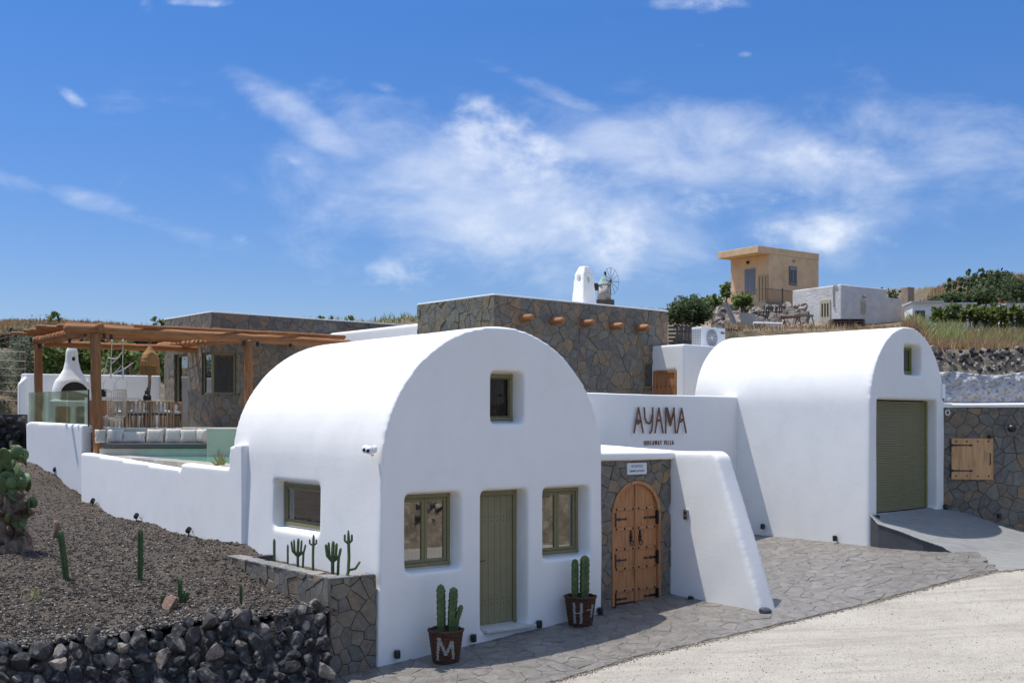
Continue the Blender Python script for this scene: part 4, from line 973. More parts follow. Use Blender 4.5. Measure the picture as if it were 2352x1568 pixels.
# ================================================================== rocks
def rock_mesh(seed, sub=2, cuts=12, flat=1.0):
    rn = random.Random(seed); bm = bmesh.new(); bmesh.ops.create_icosphere(bm, subdivisions=sub, radius=1)
    pl_ = []
    for _ in range(cuts):
        d = Vector((rn.gauss(0, 1), rn.gauss(0, 1), rn.gauss(0, 1))).normalized(); pl_.append((d, rn.uniform(.38, .68)))
    for v in bm.verts:
        v.co *= 1 + .16 * mnoise.noise(v.co * 1.3 + Vector((seed, 0, 0)))
        for d, k in pl_:
            t = v.co.dot(d)
            if t > k: v.co -= d * (t - k) * .9
        v.co *= 1 + .05 * mnoise.noise(v.co * 4 + Vector((0, seed, 0)))
        v.co.z *= flat
    me = bpy.data.meshes.new('stone'); bm.to_mesh(me); bm.free()
    me.polygons.foreach_set('use_smooth', [False] * len(me.polygons)); return me
BASALT = mat('basalt_rock', None, (.45, .45, .46), scale=3.2, rough=.92, bump=.7, bscale=9, bdist=.05, spec=.2, lo=.3, hi=.65,
             pal=[(0.079, 0.077, 0.076), (0.063, 0.063, 0.065), (0.095, 0.090, 0.086), (0.053, 0.054, 0.057), (0.074, 0.071, 0.067), (0.391, 0.326, 0.277), (0.084, 0.081, 0.078), (0.065, 0.065, 0.069), (0.116, 0.105, 0.095), (0.058, 0.058, 0.060), (0.456, 0.391, 0.326), (0.084, 0.080, 0.076)],
             c3=(.36, .33, .30), s3=1.6, w3=.75)
RPROTO = [rock_mesh(i, 2) for i in range(14)]
for me in RPROTO: me.materials.append(BASALT)
def rock(parent, p, s, name='stone', protos=None):
    o = link(name, random.choice(protos or RPROTO), parent, loc=p, rot=(random.uniform(0, 6.3), random.uniform(0, 6.3), random.uniform(0, 6.3)))
    o.scale = (s * random.uniform(.95, 1.5), s * random.uniform(.9, 1.25), s * random.uniform(.8, 1.15)); return o
TOPV = [(-200, 1480), (0, 1474), (101, 1468), (183, 1446), (237, 1458), (322, 1446), (382, 1446), (433, 1422), (508, 1388), (582, 1412), (660, 1395), (728, 1380), (760, 1390)]
dl = DW1 - DW0; dL = dl.length; dh = dl.normalized(); dn = Vector((dh.y, -dh.x)); dn = dn if dn.y < 0 else -dn
dwall = thing('dry_stone_wall', 'rough dry wall of black basalt rocks holding the garden soil', 'stone wall', (DW0.x, DW0.y, 0))
t = .04; col = 0
def dpos(t): return DW0 + dh * t
mcore = MB()
while t < dL + .9:
    p = dpos(t); u = CX + FOC * p.x / p.y; zt = CH + (YH - interp(TOPV, u)) / FOC * p.y; zb = max(zg(p.x, p.y) - .1, zt - 1.25)
    p0_ = p; z = zt - .03 + random.uniform(-.04, .02); row = 0; off_s = random.uniform(-.03, .03)
    while z > zb:
        s = random.choice((.085, .10, .115, .13, .15, .175))
        off = -.02 + (zt - z) * .42 + random.uniform(-.03, .05); q = p + dn * off + dh * random.uniform(-.06, .06)
        rock(dwall, (q.x - DW0.x, q.y - DW0.y, z - s * .5), s); z -= s * 1.18; row += 1
    if random.random() < .8:
        q = p - dn * random.uniform(.12, .3); rock(dwall, (q.x - DW0.x, q.y - DW0.y, zt - .10 + random.uniform(-.04, .05)), random.uniform(.05, .12))
    zz_ = random.uniform(zb + .1, zt - .15); q = p + dn * (.09 + (zt - zz_) * .4) + dh * .08; rock(dwall, (q.x - DW0.x, q.y - DW0.y, zz_), random.uniform(.035, .06))
    t += random.uniform(.185, .245); col += 1
vs = []
for i in range(30):
    p = dpos(-.05 + (dL + 1.3) * i / 29); u = CX + FOC * p.x / p.y; zt = CH + (YH - interp(TOPV, u)) / FOC * p.y
    for off, z in ((.5, -.5), (-.0, zt - .16), (-.5, zt - .10), (-.5, -.5)):
        q = p + dn * off; vs.append((q.x - DW0.x, q.y - DW0.y, z))
mcore.add(vs, [(i * 4 + a, i * 4 + a + 1, i * 4 + a + 5, i * 4 + a + 4) for i in range(29) for a in range(3)])
mcore.build('rubble_fill', mat('rubble_fill', (.05, .045, .042), (.26, .23, .2), scale=7, rough=1, bump=.9, bscale=25, bdist=.05, lo=.45, hi=.7), dwall)
STU = mat('grit_between', None, (.8, .8, .8), scale=20, rough=1, pal=[(.05, .045, .04), (.09, .08, .07), (.28, .25, .21), (.16, .14, .12)])
def dwg(i):
    p = dpos(random.uniform(0, dL + .6)); u = CX + FOC * p.x / p.y; zt = CH + (YH - interp(TOPV, u)) / FOC * p.y; q = p - dn * random.uniform(-.02, .45)
    return (q.x, q.y, max(zt - .10, soil_z(q.x, q.y) - .02) + random.uniform(-.02, .04))
tag(pebbles('rubble_chips', 2600, dwg, .01, .05, STU), 'stone chips between the rocks on top of the dry wall', kind='stuff')
PBR = mat('lighter_stone', (.34, .27, .21), (.22, .16, .12), scale=4, rough=.9, bump=.6, bscale=10)

def soilpt(u, v):
    a = (u - CX) / FOC; b = (YH - v) / FOC; Y = 12.
    while Y < 45:
        if soil_z(a * Y, Y) > CH + b * Y: break
        Y += .02
    return Vector((a * Y, Y, soil_n(a * Y, Y)))
# ================================================================== cacti
CACT = mat('cactus_green', (.060, .105, .034), (.095, .14, .045), scale=8, rough=.55, bump=.3, bscale=60, c3=(.20, .18, .09), s3=16, w3=.5)
SPINE = mat('cactus_rib_edge', (.16, .13, .07), rough=.8)
def ribbed(m, pts, r0, ribs=5, depth=.62, knob=.0, segs=None, tip=True):
    """a ribbed cactus stem along pts"""
    pts = [Vector(p) for p in pts]; L = sum((b - a).length for a, b in zip(pts, pts[1:])); ns = max(6, int(L / (r0 * .38)))
    path = []
    for i in range(ns + 1):
        t = i / ns * (len(pts) - 1); k = min(int(t), len(pts) - 2); path.append(pts[k].lerp(pts[k + 1], t - k))
    vs = []; nk = ribs * 4; up = None
    for i, p in enumerate(path):
        d = (path[min(i + 1, ns)] - path[max(0, i - 1)]).normalized()
        if up is None: up = Vector((1, 0, 0)) if abs(d.z) > .7 else Vector((0, 0, 1))
        a = d.cross(up).normalized(); up = a.cross(d).normalized()
        f = i / ns; r = r0 * (.8 + .2 * min(1, f * 4)); 
        if tip and f > .86: r *= max(.06, math.sqrt(max(0, 1 - ((f - .86) / .14) ** 2)))
        r *= 1 + .07 * math.sin(i * 1.9)
        for k in range(nk):
            t = 2 * math.pi * k / nk; c = math.cos(ribs * t); w = r * (1 - depth * (.5 - .5 * c) ** .8) * (1 + (.10 if c > .9 and i % 2 else 0))
            vs.append(p + (a * math.cos(t) + up * math.sin(t)) * w)
    fs = [(i * nk + k, i * nk + (k + 1) % nk, (i + 1) * nk + (k + 1) % nk, (i + 1) * nk + k) for i in range(ns) for k in range(nk)] + [tuple(range(nk - 1, -1, -1)), tuple(ns * nk + k for k in range(nk))]
    m.add(vs, fs)
def spines(par, pts, r, n=60):
    vs = []; fs = []
    pts = [Vector(p) for p in pts]
    for i in range(n):
        t = random.random() * (len(pts) - 1); k = min(int(t), len(pts) - 2); p = pts[k].lerp(pts[k + 1], t - k)
        a = random.choice(range(5)) * 6.283 / 5; d = Vector((math.cos(a), math.sin(a), random.uniform(-.3, .4))); q = p + d * r * .95; e = q + d * r * .28
        s = Vector((-d.y, d.x, 0)).normalized() * .0022; b = len(vs); vs += [q - s, q + s, e]; fs.append((b, b + 1, b + 2))
    return np_mesh('spines', vs, fs, SPINE, par, kind='stuff')
def column(name, label, p, h, r, lean=(0, 0), group=None, bend=0):
    t = thing(name, label, 'cactus', tuple(p), 0, group)
    pts = [(0, 0, -.05), (lean[0] * .3 + bend, lean[1] * .3, h * .35), (lean[0] * .7 + bend * .6, lean[1] * .7, h * .7), (lean[0], lean[1], h)]
    m = MB(); ribbed(m, pts, r); m.build('stem', CACT, t, smooth=False); spines(t, pts, r, 70); return t
p = soilpt(152, 1331); column('cactus', 'tall leaning cactus on the soil, nearest the prickly pear', p, .76, .052, lean=(-.10, 0))
p = soilpt(321, 1336); column('cactus', 'straight tall cactus alone in the middle of the soil', p, .80, .044, lean=(.01, 0))
p = soilpt(413, 1382); t = column('cactus', 'small two-stemmed cactus right of the pinkish stone', p, .36, .034)
m = MB(); ribbed(m, [(.03, 0, 0), (.09, 0, .12), (.10, 0, .18)], .045, 4); m.build('stem', CACT, t)
p = soilpt(553, 1388); column('cactus', 'thin single cactus spike just above the dry stone wall', p, .29, .022)
p = soilpt(376, 1395); column('cactus', 'stubby cactus left of the pinkish stone', p, .17, .035, lean=(-.02, 0))
PINK = mat('pinkish_stone', (.36, .22, .15), (.20, .12, .08), scale=5, rough=.9, bump=.8, bscale=12, bdist=.04, c3=(.5, .42, .33), s3=6, w3=.6)
p = soilpt(393, 1398); rk = link('boulder', rock_mesh(77, 3, 5), None, PINK, loc=(p.x, p.y, p.z + .06), rot=(.3, .4, 1)); rk.scale = (.15, .14, .13); tag(rk, 'pinkish brown stone between small cacti on the soil', 'stone')
BARK = mat('dry_bark', (.30, .21, .14), (.12, .075, .05), scale=3, rough=.95, bump=.9, bscale=7, bdist=.06, stretch=(3, 3, .8), c3=(.45, .36, .27), s3=5, w3=.5)
p = soilpt(133, 1240); m = MB(); m.tube([(0, 0, -.03), (-.01, 0, .15), (-.03, 0, .3), (-.03, .0, .36)], [.085, .07, .06, .03], 9)
tag(m.build('dead_stump', BARK, loc=tuple(p), smooth=True), 'pale dead trunk stub standing right of the prickly pear', 'stump')
p = soilpt(62, 1222 + 60)
for i in range(3):
    q = soilpt((60, 95, 20)[i], (1360, 1348, 1300)[i]); s = (.07, .05, .06)[i]
    rk = link('loose_stone', rock_mesh(90 + i, 2), None, PBR, loc=(q.x, q.y, q.z + .01), rot=(i, i, i)); rk.scale = (s * 1.5, s, s * .6)
    tag(rk, ('flat pale stone on the soil below the left cactus', 'smaller pale stone beside the dry weeds on the soil', 'light stone on the soil near the frame edge')[i], 'stone')

# prickly pear in the foreground
PAD = mat('prickly_pad', (.085, .135, .045), (.12, .17, .06), scale=4, rough=.5, bump=.25, bscale=16, spec=.4, c3=(.22, .21, .10), s3=11, w3=.35)
def pad_mesh(seed=0, thick=.10):
    bm = bmesh.new(); bmesh.ops.create_icosphere(bm, subdivisions=2, radius=1)
    for v in bm.verts:
        z = v.co.z; w = .72 + .16 * z; v.co.x *= w; v.co.y *= thick * (1.1 - .2 * z); v.co.z = (z + 1)
        v.co.y += .12 * (v.co.x ** 2) * (1 if seed % 2 else -1) + .06 * math.sin(v.co.z * 2 + seed)
    me = bpy.data.meshes.new('pad'); bm.to_mesh(me); bm.free(); me.polygons.foreach_set('use_smooth', [True] * len(me.polygons)); return me
PADS = [pad_mesh(i) for i in range(4)]
for me in PADS: me.materials.append(PAD)
q = soilpt(18, 1268); pp = thing('prickly_pear', 'large old prickly pear with thick woody trunk at the left edge', 'cactus', tuple(q))
def trunk(m, pts, r): 
    n = 10; P_ = [Vector(a) for a in pts]; fine_ = []
    for a, b in zip(P_, P_[1:]):
        for k in range(3): fine_.append(a.lerp(b, k / 3) + Vector((random.uniform(-.02, .02), random.uniform(-.02, .02), 0)))
    fine_.append(P_[-1]); m.tube(fine_, [r * (1 - .55 * i / len(fine_)) * random.uniform(.8, 1.25) for i in range(len(fine_))], 10)
for pts, r in (([(0, 0, -.15), (-.05, 0, .3), (.05, 0, .6), (.0, 0, 1.0)], .26), ([(.15, -.1, -.1), (.22, 0, .2), (.12, 0, .5), (.2, 0, .8)], .2), ([(-.3, 0, -.1), (-.25, 0, .4), (-.2, 0, .9)], .24),
               ([(.1, 0, .5), (.3, 0, .62), (.42, .0, .7)], .10), ([(-.1, 0, .8), (-.15, 0, 1.2)], .16), ([(.35, -.1, -.05), (.3, 0, .15), (.05, 0, .3)], .12), ([(.05, -.2, -.08), (.1, -.1, .1), (.0, 0, .35)], .16)):
    m = MB(); trunk(m, pts, r); o = m.build('trunk', BARK, pp, smooth=True)
def place_pad(par, p, size, protos=PADS, face=None):
    o = link('pad', random.choice(protos), par, loc=p, rot=(random.gauss(0, .45), random.gauss(0, .75), random.uniform(-1.2, 1.2))); o.scale = (size, size, size); return o
for i in range(64):
    x = max(-.55, min(.40, random.gauss(-.08, .25))); z = random.uniform(.95, 1.62) - abs(x) * .35; place_pad(pp, (x, random.uniform(-.28, .28), z), random.uniform(.10, .165))
for (x, z, s) in ((.30, .95, .16), (.38, .80, .14), (.30, .62, .15), (.42, .60, .12), (.36, .42, .11), (.26, .38, .12), (.33, .28, .10), (.24, .85, .17), (.18, 1.05, .18), (.34, 1.1, .17), (.40, .70, .12), (.28, .25, .09), (.15, .55, .12)):
    place_pad(pp, (x, random.uniform(-.2, -.05), z), s)
for i in range(16):
    o = link('trunk_lump', rock_mesh(700 + i, 2, 4), pp, BARK, loc=(random.uniform(-.3, .38), random.uniform(-.25, -.05), random.uniform(.0, .95)), rot=(random.random() * 3, random.random() * 3, 0)); o.scale = (random.uniform(.06, .12), random.uniform(.06, .1), random.uniform(.09, .2))
# black ground spotlights along the wall
def spot_proto():
    t = thing('ground_spotlight', 'x', 'spotlight')
    m = MB(); m.lathe([(.045, -.06), (.05, -.05), (.05, .05), (.045, .055), (.04, .05)], 12); hd = m.build('lamp_head', LAMPB, t, loc=(0, 0, .13), rot=(R(60), 0, R(35)), smooth=False)
    m = MB(); m.tube([(0, 0, -.1), (0, 0, .06), (.03, 0, .10)], .012, 6); m.build('spike', LAMPB, t)
    m = MB(); m.tube([(.06, .02, .10), (.11, .05, .06), (.13, .08, .0)], .008, 5); m.build('cable', LAMPB, t); return t
sp0 = spot_proto()
for i, (u, v, lb) in enumerate(((126, 1090, 'black ground spotlight farthest up the soil by the white wall'), (213, 1163, 'second black ground spotlight from the prickly pear'), (313, 1198, 'third black ground spotlight along the white boundary wall'), (433, 1233, 'black ground spotlight nearest the front vault corner'))):
    q = soilpt(u, v); o = sp0 if i == 0 else copy_tree(sp0); o.location = tuple(q); o['label'] = lb; o['group'] = 'ground spotlights along the boundary wall'
# cacti in the stone planter
def planter_pt(u, x=-.36): y, z = F1.side(u, 1300, x); return y
def candelabra(label, u, vb, vt, kind, r=.028, x=-.40):
    r *= .78
    y = planter_pt(u, x); w = F1.world(x, y, PT - .12); k = FOC / w.y; h = (PT - .12) ; ztop = CH + (YH - vt) / k; h = ztop - w.z
    t = thing('cactus', label, 'cactus', tuple(w), 0, 'cacti in the slate planter'); t.rotation_euler[2] = 0
    def st(pts, rr): m = MB(); ribbed(m, pts, rr, 4, .4); m.build('stem', CACT, t)
    if kind == 0: st([(0, 0, -.02), (0, 0, h)], r)
    elif kind == 1:
        st([(0, 0, -.02), (0, 0, h * .6), (.01, 0, h)], r)
        for a, b in ((-.10, .92), (-.06, .97), (.06, .95), (.12, .82)): st([(0, 0, h * .45), (a * .8, 0, h * .62), (a, 0, h * b)], r * .75)
        st([(.07, .02, -.02), (.085, 0, h * .5), (.09, 0, h * .62)], r * .8)
    elif kind == 2:
        st([(.0, 0, -.02), (.0, 0, h * .5), (.01, 0, h)], r * .9)
        for a in (-.05, .05): st([(0, 0, h * .72), (a, 0, h * .78), (a, 0, h * .88)], r * .6)
    elif kind == 3:
        st([(-.07, 0, -.02), (.0, 0, h * .22), (.01, 0, h * .5), (0, 0, h)], r * .85)
        st([(0, 0, h * .25), (.10, 0, h * .28), (.17, 0, h * .42)], r * .65)
        for a in (-.05, .05): st([(0, 0, h * .74), (a, 0, h * .80), (a, 0, h * .92)], r * .6)
candelabra('short dark cactus stub at the far end of the planter', 630, 0, 1236, 0, .027)
candelabra('smallest cactus, second from the far end of the planter', 661, 0, 1249, 0, .02)
candelabra('candelabra cactus third along the planter with a crown of arms', 684, 0, 1235, 1, .026)
candelabra('slim tall cactus with two tiny arms in the planter middle', 719, 0, 1226, 2, .026)
candelabra('bushy many-armed cactus near the planter front', 764, 0, 1241, 1, .032)
candelabra('crooked cactus with a side arm beside the house corner', 800, 0, 1216, 3, .032)
# ================================================================== wicker pots
WICK = mat('brown_wicker', (.14, .068, .038), (.06, .028, .016), scale=26, rough=.8, bump=.7, bscale=80, stretch=(1, 1, 3), c3=(.16, .085, .05), s3=40, w3=.5)
CHALK = mat('white_paint_on_wicker', (.62, .60, .55), (.4, .37, .33), scale=40, rough=.9)
def wicker_pot(label, u, v, letters, cactv):
    g = gnd(u, v); t = thing('wicker_pot', label, 'plant pot', (g.x, g.y, zg(g.x, g.y)), math.atan2(-g.x, g.y) * 0, 'wicker cactus pots beside the front door')
    H = .46; r0, r1 = .175, .245; nr = 26; tot = []
    R_ = lambda z: r0 + (r1 - r0) * (z / H) ** .8
    for i in range(nr):
        z = H * (i + .5) / nr; r = R_(z); m = MB(); n = 36; ph = random.random() * 6; am = .005
        pts = [((r + .006 * math.sin(12 * a + (i % 2) * math.pi)) * math.cos(a), (r + .006 * math.sin(12 * a + (i % 2) * math.pi)) * math.sin(a), z + am * math.sin(2 * a + ph)) for a in [2 * math.pi * k / n for k in range(n + 1)]]
        m.tube(pts, H / nr * .62, 5); tot.append(m)
    big = MB()
    for m in tot: big.add(m.v, m.f)
    wk = link('wickerwork', big.mesh('wickerwork', True), t, WICK); wk['kind'] = 'stuff'
    m = MB(); n = 48; m.tube([((r1 + .008) * math.cos(a), (r1 + .008) * math.sin(a), H + .006 * math.sin(9 * a)) for a in [2 * math.pi * k / n for k in range(n + 1)]], .016, 6); m.build('rim', WICK, t, smooth=True)
    m = MB(); m.lathe([(.0, .01), (r0 - .02, .01), (r1 - .03, H - .06), (0, H - .06)], 20, caps=False); m.build('liner', DARKIN, t)
    pebs = [rock_mesh(200 + k, 1, 3, .8) for k in range(3)]
    pm = mat('dark_pebble', (.035, .036, .04), (.07, .07, .075), scale=4, rough=.8, bump=.3) if 'dark_pebble' not in bpy.data.materials else bpy.data.materials['dark_pebble']
    for me in pebs: me.materials.append(pm)
    for k in range(34):
        a = random.random() * 6.28; rr = math.sqrt(random.random()) * (r1 - .05); o = link('pebble', random.choice(pebs), t, loc=(rr * math.cos(a), rr * math.sin(a), H - .055 + random.uniform(0, .03)), rot=(random.random() * 6, random.random() * 6, 0)); o.scale = (.035,) * 3
    # letter strokes: dashes of paint following the canes
    m = MB(); phi0 = math.atan2(-g.y, -g.x)
    for (a0, z0_), (a1, z1_) in letters:
        for i in range(nr):
            z = H * (i + .5) / nr
            lo, hi = min(z0_, z1_) * H, max(z0_, z1_) * H
            if not lo - .005 <= z <= hi + .005: continue
            f = (z - z0_ * H) / ((z1_ - z0_) * H) if abs(z1_ - z0_) > .02 else .5; ang = a0 + (a1 - a0) * f
            hw = .105 if abs(z1_ - z0_) > .02 else abs(a1 - a0) / 2; c = ang if abs(z1_ - z0_) > .02 else (a0 + a1) / 2
            c += random.uniform(-.02, .02); hw *= random.uniform(.75, 1.1); k = 6; vs = []
            for j in range(k + 1):
                a = phi0 + (c - hw + 2 * hw * j / k); rr = R_(z) + .006 * math.sin(12 * a + (i % 2) * math.pi) + H / nr * .62 + .0015
                vs += [(rr * math.cos(a), rr * math.sin(a), z - .005), (rr * math.cos(a), rr * math.sin(a), z + .005)]
            m.add(vs, [(2 * j, 2 * j + 2, 2 * j + 3, 2 * j + 1) for j in range(k)])
    lt = link('painted_letter', m.mesh('painted_letter'), t, CHALK); lt['kind'] = 'stuff'
    for (x, h, r, lean, z0_) in cactv:
        pts = [(x, 0, H - .12), (x + lean * .3, 0, H + h * .4), (x + lean, 0, H + h)]; m = MB(); ribbed(m, pts, r, 5, .4); m.build('cactus_stem', CACT, t); spines(t, pts, r, 120)
    return t
wicker_pot('wicker pot painted with a white M, left of the olive door', 1024, 1518, [((-.62, .12), (-.42, .82)), ((-.42, .82), (.0, .28)), ((.0, .28), (.38, .72)), ((.38, .72), (.55, .15))],
           [(-.065, .66, .065, -.01, 0), (.085, .62, .066, .03, 0), (.13, .36, .038, .10, 0)])
wicker_pot('wicker pot painted with a white H, between right window and arched gate', 1333, 1434, [((-.45, .12), (-.42, .85)), ((.05, .12), (.08, .85)), ((-.40, .48), (.05, .49)), ((.42, .6), (.95, .61)), ((.42, .42), (.95, .43)), ((.9, .3), (.92, .75))],
           [(-.085, .60, .058, .0, 0), (.065, .66, .078, .01, 0), (.10, .2, .03, .0, 0)])
# ================================================================== wall lights and fixtures
def wall_light(label, w, rz, s=1.0):
    t = thing('wall_light', label, 'wall light', tuple(w), rz, 'small black wall lights near the ground')
    m = MB(); m.lathe([(.036, -.06), (.045, -.05), (.047, .0), (.045, .05), (.04, .06), (.034, .058)], 14); m.build('lamp_body', LAMPB, t, loc=(0, -.065, 0), smooth=False, bevel=.004)
    m = MB(); m.box(-.018, .018, -.03, .01, -.03, .03); m.build('bracket', LAMPB, t)
def on_front(fr, u, v, y=0): x, z = fr.front(u, v, y); return fr.world(x, y, z)
wall_light('black wall light at the far left foot of the front facade', on_front(F1, 907, 1500), F1.a)
wall_light('black wall light just right of the M pot', on_front(F1, 1082, 1463), F1.a)
wall_light('black wall light between door and right pot', on_front(F1, 1233, 1431), F1.a)
wall_light('black wall light half hidden behind the H pot', on_front(F1, 1373, 1401), F1.a)
def on_side(fr, u, v, x=0): y, z = fr.side(u, v, x); return fr.world(x, y, z)
wall_light('black wall light at the foot of the buttress wall', on_side(F1, 1592, 1375, bxl), F1.a - R(90))
wall_light('black wall light on the garage side wall nearest the sign wall', on_side(F2, 1755, 1208, .0), F2.a - R(90))
wall_light('black wall light in the middle of the garage side wall', on_side(F2, 1921, 1235, .0), F2.a - R(90))
wall_light('black wall light left of the roller shutter', on_front(F2, 2009, 1188), F2.a)
wall_light('black wall light right of the roller shutter', on_front(F2, 2167, 1163), F2.a)
wall_light('black wall light low on the slate wall by the ramp', on_front(FW, 2294, 1184), FW.a)
# camera on the vault side
w = on_side(F1, 862, 1031, .04); wc = thing('security_camera', 'white twin-lens security camera high on the front vault side', 'security camera', tuple(w), F1.a - R(90))
m = MB(); m.lathe([(.055, 0), (.06, .02), (.05, .05)], 16); m.build('base', WBOX, wc, rot=(R(90), 0, 0), smooth=False)
for dx, dy, dz in ((-.055, -.12, .0), (.06, -.13, -.01)):
    m = MB(); m.ball((dx, dy, dz), .062, 14, 9); hd = m.build('camera_head', WBOX, wc, smooth=True)
    m = MB(); m.lathe([(.026, 0), (.026, .008), (.0, .010)], 12); m.build('lens', BLACK, hd, loc=(dx + .035, dy - .048, dz - .01), rot=(R(90), 0, R(40)))
m = MB(); m.tube([(-.03, -.04, -.01), (0, -.05, -.07), (.02, -.06, -.09)], .02, 6); m.build('arm', WBOX, wc, smooth=True)
# plate over the gate
x0, z1_ = F1.front(1440, 1063, GY - .02); x1, z0_ = F1.front(1484.5, 1088, GY - .02); xc = (x0 + x1) / 2; zc = (z0_ + z1_) / 2
ps = thing('name_plate', 'white name plate with Greek lettering above the arched gate', 'sign', tuple(F1.world(xc, GY - .02, zc)), F1.a)
MB().box(-(x1 - x0) / 2, (x1 - x0) / 2, -.012, .03, -(z1_ - z0_) / 2, (z1_ - z0_) / 2).build('plate', mat('enamel_plate', (.66, .68, .70), rough=.35), ps, bevel=.002)
INK = mat('dark_ink', (.02, .02, .025), rough=.5)
link('lettering', text_mesh('ΑΓΩΓΕΥΣ', .055, .001, 1.15), ps, INK, loc=(0, -.014, .022), rot=(R(90), 0, 0))
link('lettering', text_mesh('ΜΑΡΙΝΟΣ ΚΑΤΣΙΠΗΣ', .045, .001, .78), ps, INK, loc=(0, -.014, -.055), rot=(R(90), 0, 0))
# intercom
w = on_side(F1, 1577, 1181, bxl); ic = thing('intercom', 'grey metal intercom panel on the buttress wall', 'intercom', tuple(w), F1.a - R(90))
MB().box(-.05, .05, -.035, .01, -.085, .085).build('housing', mat('brushed_steel', (.35, .36, .37), rough=.35, metal=.8), ic, bevel=.006)
MB().lathe([(.022, 0), (.022, .006), (.012, .008)], 14).build('camera_eye', BLACK, ic, loc=(0, -.036, .035), rot=(R(90), 0, 0)); MB().box(-.03, .03, -.04, -.034, -.07, -.045).build('call_button', BLACK, ic)
g = gnd(1757, 1407); o = link('edge_stone', rock_mesh(55, 2, 5), None, mat('grey_edge_stone', (.17, .18, .185), (.1, .1, .11), scale=5, bump=.4), loc=(g.x, g.y - .02, zg(g.x, g.y) + .03), rot=(.2, .1, .6)); o.scale = (.15, .09, .075); tag(o, 'grey stone lump at the foot of the buttress tip', 'stone')
# wooden hatch, lamps and ring on the right slate wall
def FWp(u, v, y=-.02): return FW.front(u, v, y)
hx0, hz1 = FWp(2185, 1006); hx1, hz0 = FWp(2281, 1101)
ht = fthing(FW, 'wall_hatch', 'pale wooden hatch with black hinges in the slate wall', 'hatch')
nb = 4
for i in range(1): MB().box(hx0, hx1, -.055, -.018, hz0, hz1).build('board', HATCHWOOD, ht, bevel=.004)
for zz in (hz1 - .07, hz0 + .08):
    for k in range(4): 
        MB().lathe([(.018, 0), (.016, .01), (.006, .016)], 10).build('stud', BLACK, ht, loc=(hx0 + .1 + (hx1 - hx0 - .2) * k / 3, -.055, zz), rot=(R(90), 0, 0))
for zz in (hz1 - .16, hz0 + .20):
    pr = [(0, .018), (.40, .010), (.42, .03), (.48, 0), (.42, -.03), (.40, -.010), (0, -.018)]
    m = MB(); m.prism([(hx0 + a - .01, zz + b) for a, b in pr][::-1], lambda p: (p[0], -.064, p[1]), lambda p: (p[0], -.054, p[1])); m.box(hx0 - .035, hx0 - .003, -.06, -.01, zz - .14, zz + .14); m.box(hx0, hx0 + .03, -.07, -.06, zz - .03, zz + .03); m.build('strap_hinge', BLACK, ht)
m = MB(); hx = hx1 - .08; zc = (hz0 + hz1) / 2; m.tube([(hx, -.05, zc + .13), (hx, -.12, zc + .12), (hx, -.12, zc - .12), (hx, -.05, zc - .13)], .012, 6); m.build('handle', BLACK, ht)
x, z = FWp(2271, 1001); sp = thing('spotlight', 'small black spotlight above the hatch corner', 'spotlight', tuple(FW.world(x, -.03, z)), FW.a)
m = MB(); m.lathe([(.04, -.05), (.045, .05), (.03, .052)], 12); m.build('lamp_head', LAMPB, sp, loc=(0, -.07, .03), rot=(R(60), 0, 0)); MB().box(-.03, .03, -.05, .0, -.06, .0).build('bracket', LAMPB, sp)
x, z = FWp(2321, 983); sp = thing('dome_lamp', 'glossy black dome lamp high on the right slate wall', 'wall lamp', tuple(FW.world(x, -.03, z)), FW.a)
m = MB(); m.ball((0, -.12, 0), (.10, .10, .09), 16, 10); m.build('dome', LAMPB, sp, smooth=True); m = MB(); m.tube([(0, .02, 0), (0, -.08, 0)], .05, 12); m.build('arm', LAMPB, sp)
x, z = FWp(2176, 942); sp = thing('hose_ring', 'small white plastic ring hanging at the top of the slate wall', 'ring', tuple(FW.world(x, -.05, z)), FW.a)
m = MB(); m.tube([(.045 * math.sin(a), -.02, -.05 + .06 * math.cos(a)) for a in [2 * math.pi * k / 14 for k in range(15)]], .014, 6); m.build('loop', WBOX, sp, smooth=True); MB().box(-.01, .01, -.025, .03, .0, .03).build('hook', BLACK, sp)
# heat pump on the annex roof
axx, _ = FV.front(1611, 790, ay + .55); axr, _ = FV.front(1666, 790, ay + .55)
ac = thing('air_conditioner', 'white outdoor heat-pump unit with round fan on the annex roof', 'air conditioner', tuple(FV.world(axx, ay + .55, AT - .06)), FV.a)
aw = axr - axx; ah = .62
MB().box(0, aw, 0, .34, .05, ah).build('casing', WBOX, ac, bevel=.012)
MB().box(.05, aw - .05, .03, .30, -.02, .05).build('feet', BLACK, ac)
GR = mat('fan_grey', (.35, .37, .38), rough=.5); m = MB()
MB().lathe([(.24, 0), (.24, .006), (0, .006)], 28).build('fan_disc', mat('fan_dark', (.10, .11, .12), rough=.5), ac, loc=(aw * .42, -.002, .05 + (ah - .05) / 2), rot=(R(90), 0, 0))
for r in (.24, .20, .15, .10, .05): m.tube([(aw * .42 + r * math.cos(a), -.014, .335 + r * math.sin(a)) for a in [2 * math.pi * k / 28 for k in range(29)]], .006, 5)
for k in range(12): a = k * math.pi / 6; m.tube([(aw * .42, -.016, .335), (aw * .42 + .23 * math.cos(a), -.014, .335 + .23 * math.sin(a))], .005, 4)
g_ = m.build('fan_grille', WBOX, ac); g_['kind'] = 'stuff'
link('lettering', text_mesh('BAXI', .085, .002, .9, .003), ac, INK, loc=(aw - .12, -.003, .47), rot=(R(90), 0, 0))
m = MB()
for k in range(6): m.box(-.012, .0, .02 + k * .055, .05 + k * .055, .08, ah - .05)
for k in range(7): m.box(-.016, -.004, .02, .33, .09 + k * .075, .10 + k * .075)
g_ = m.build('side_grille', GR, ac); g_['kind'] = 'stuff'
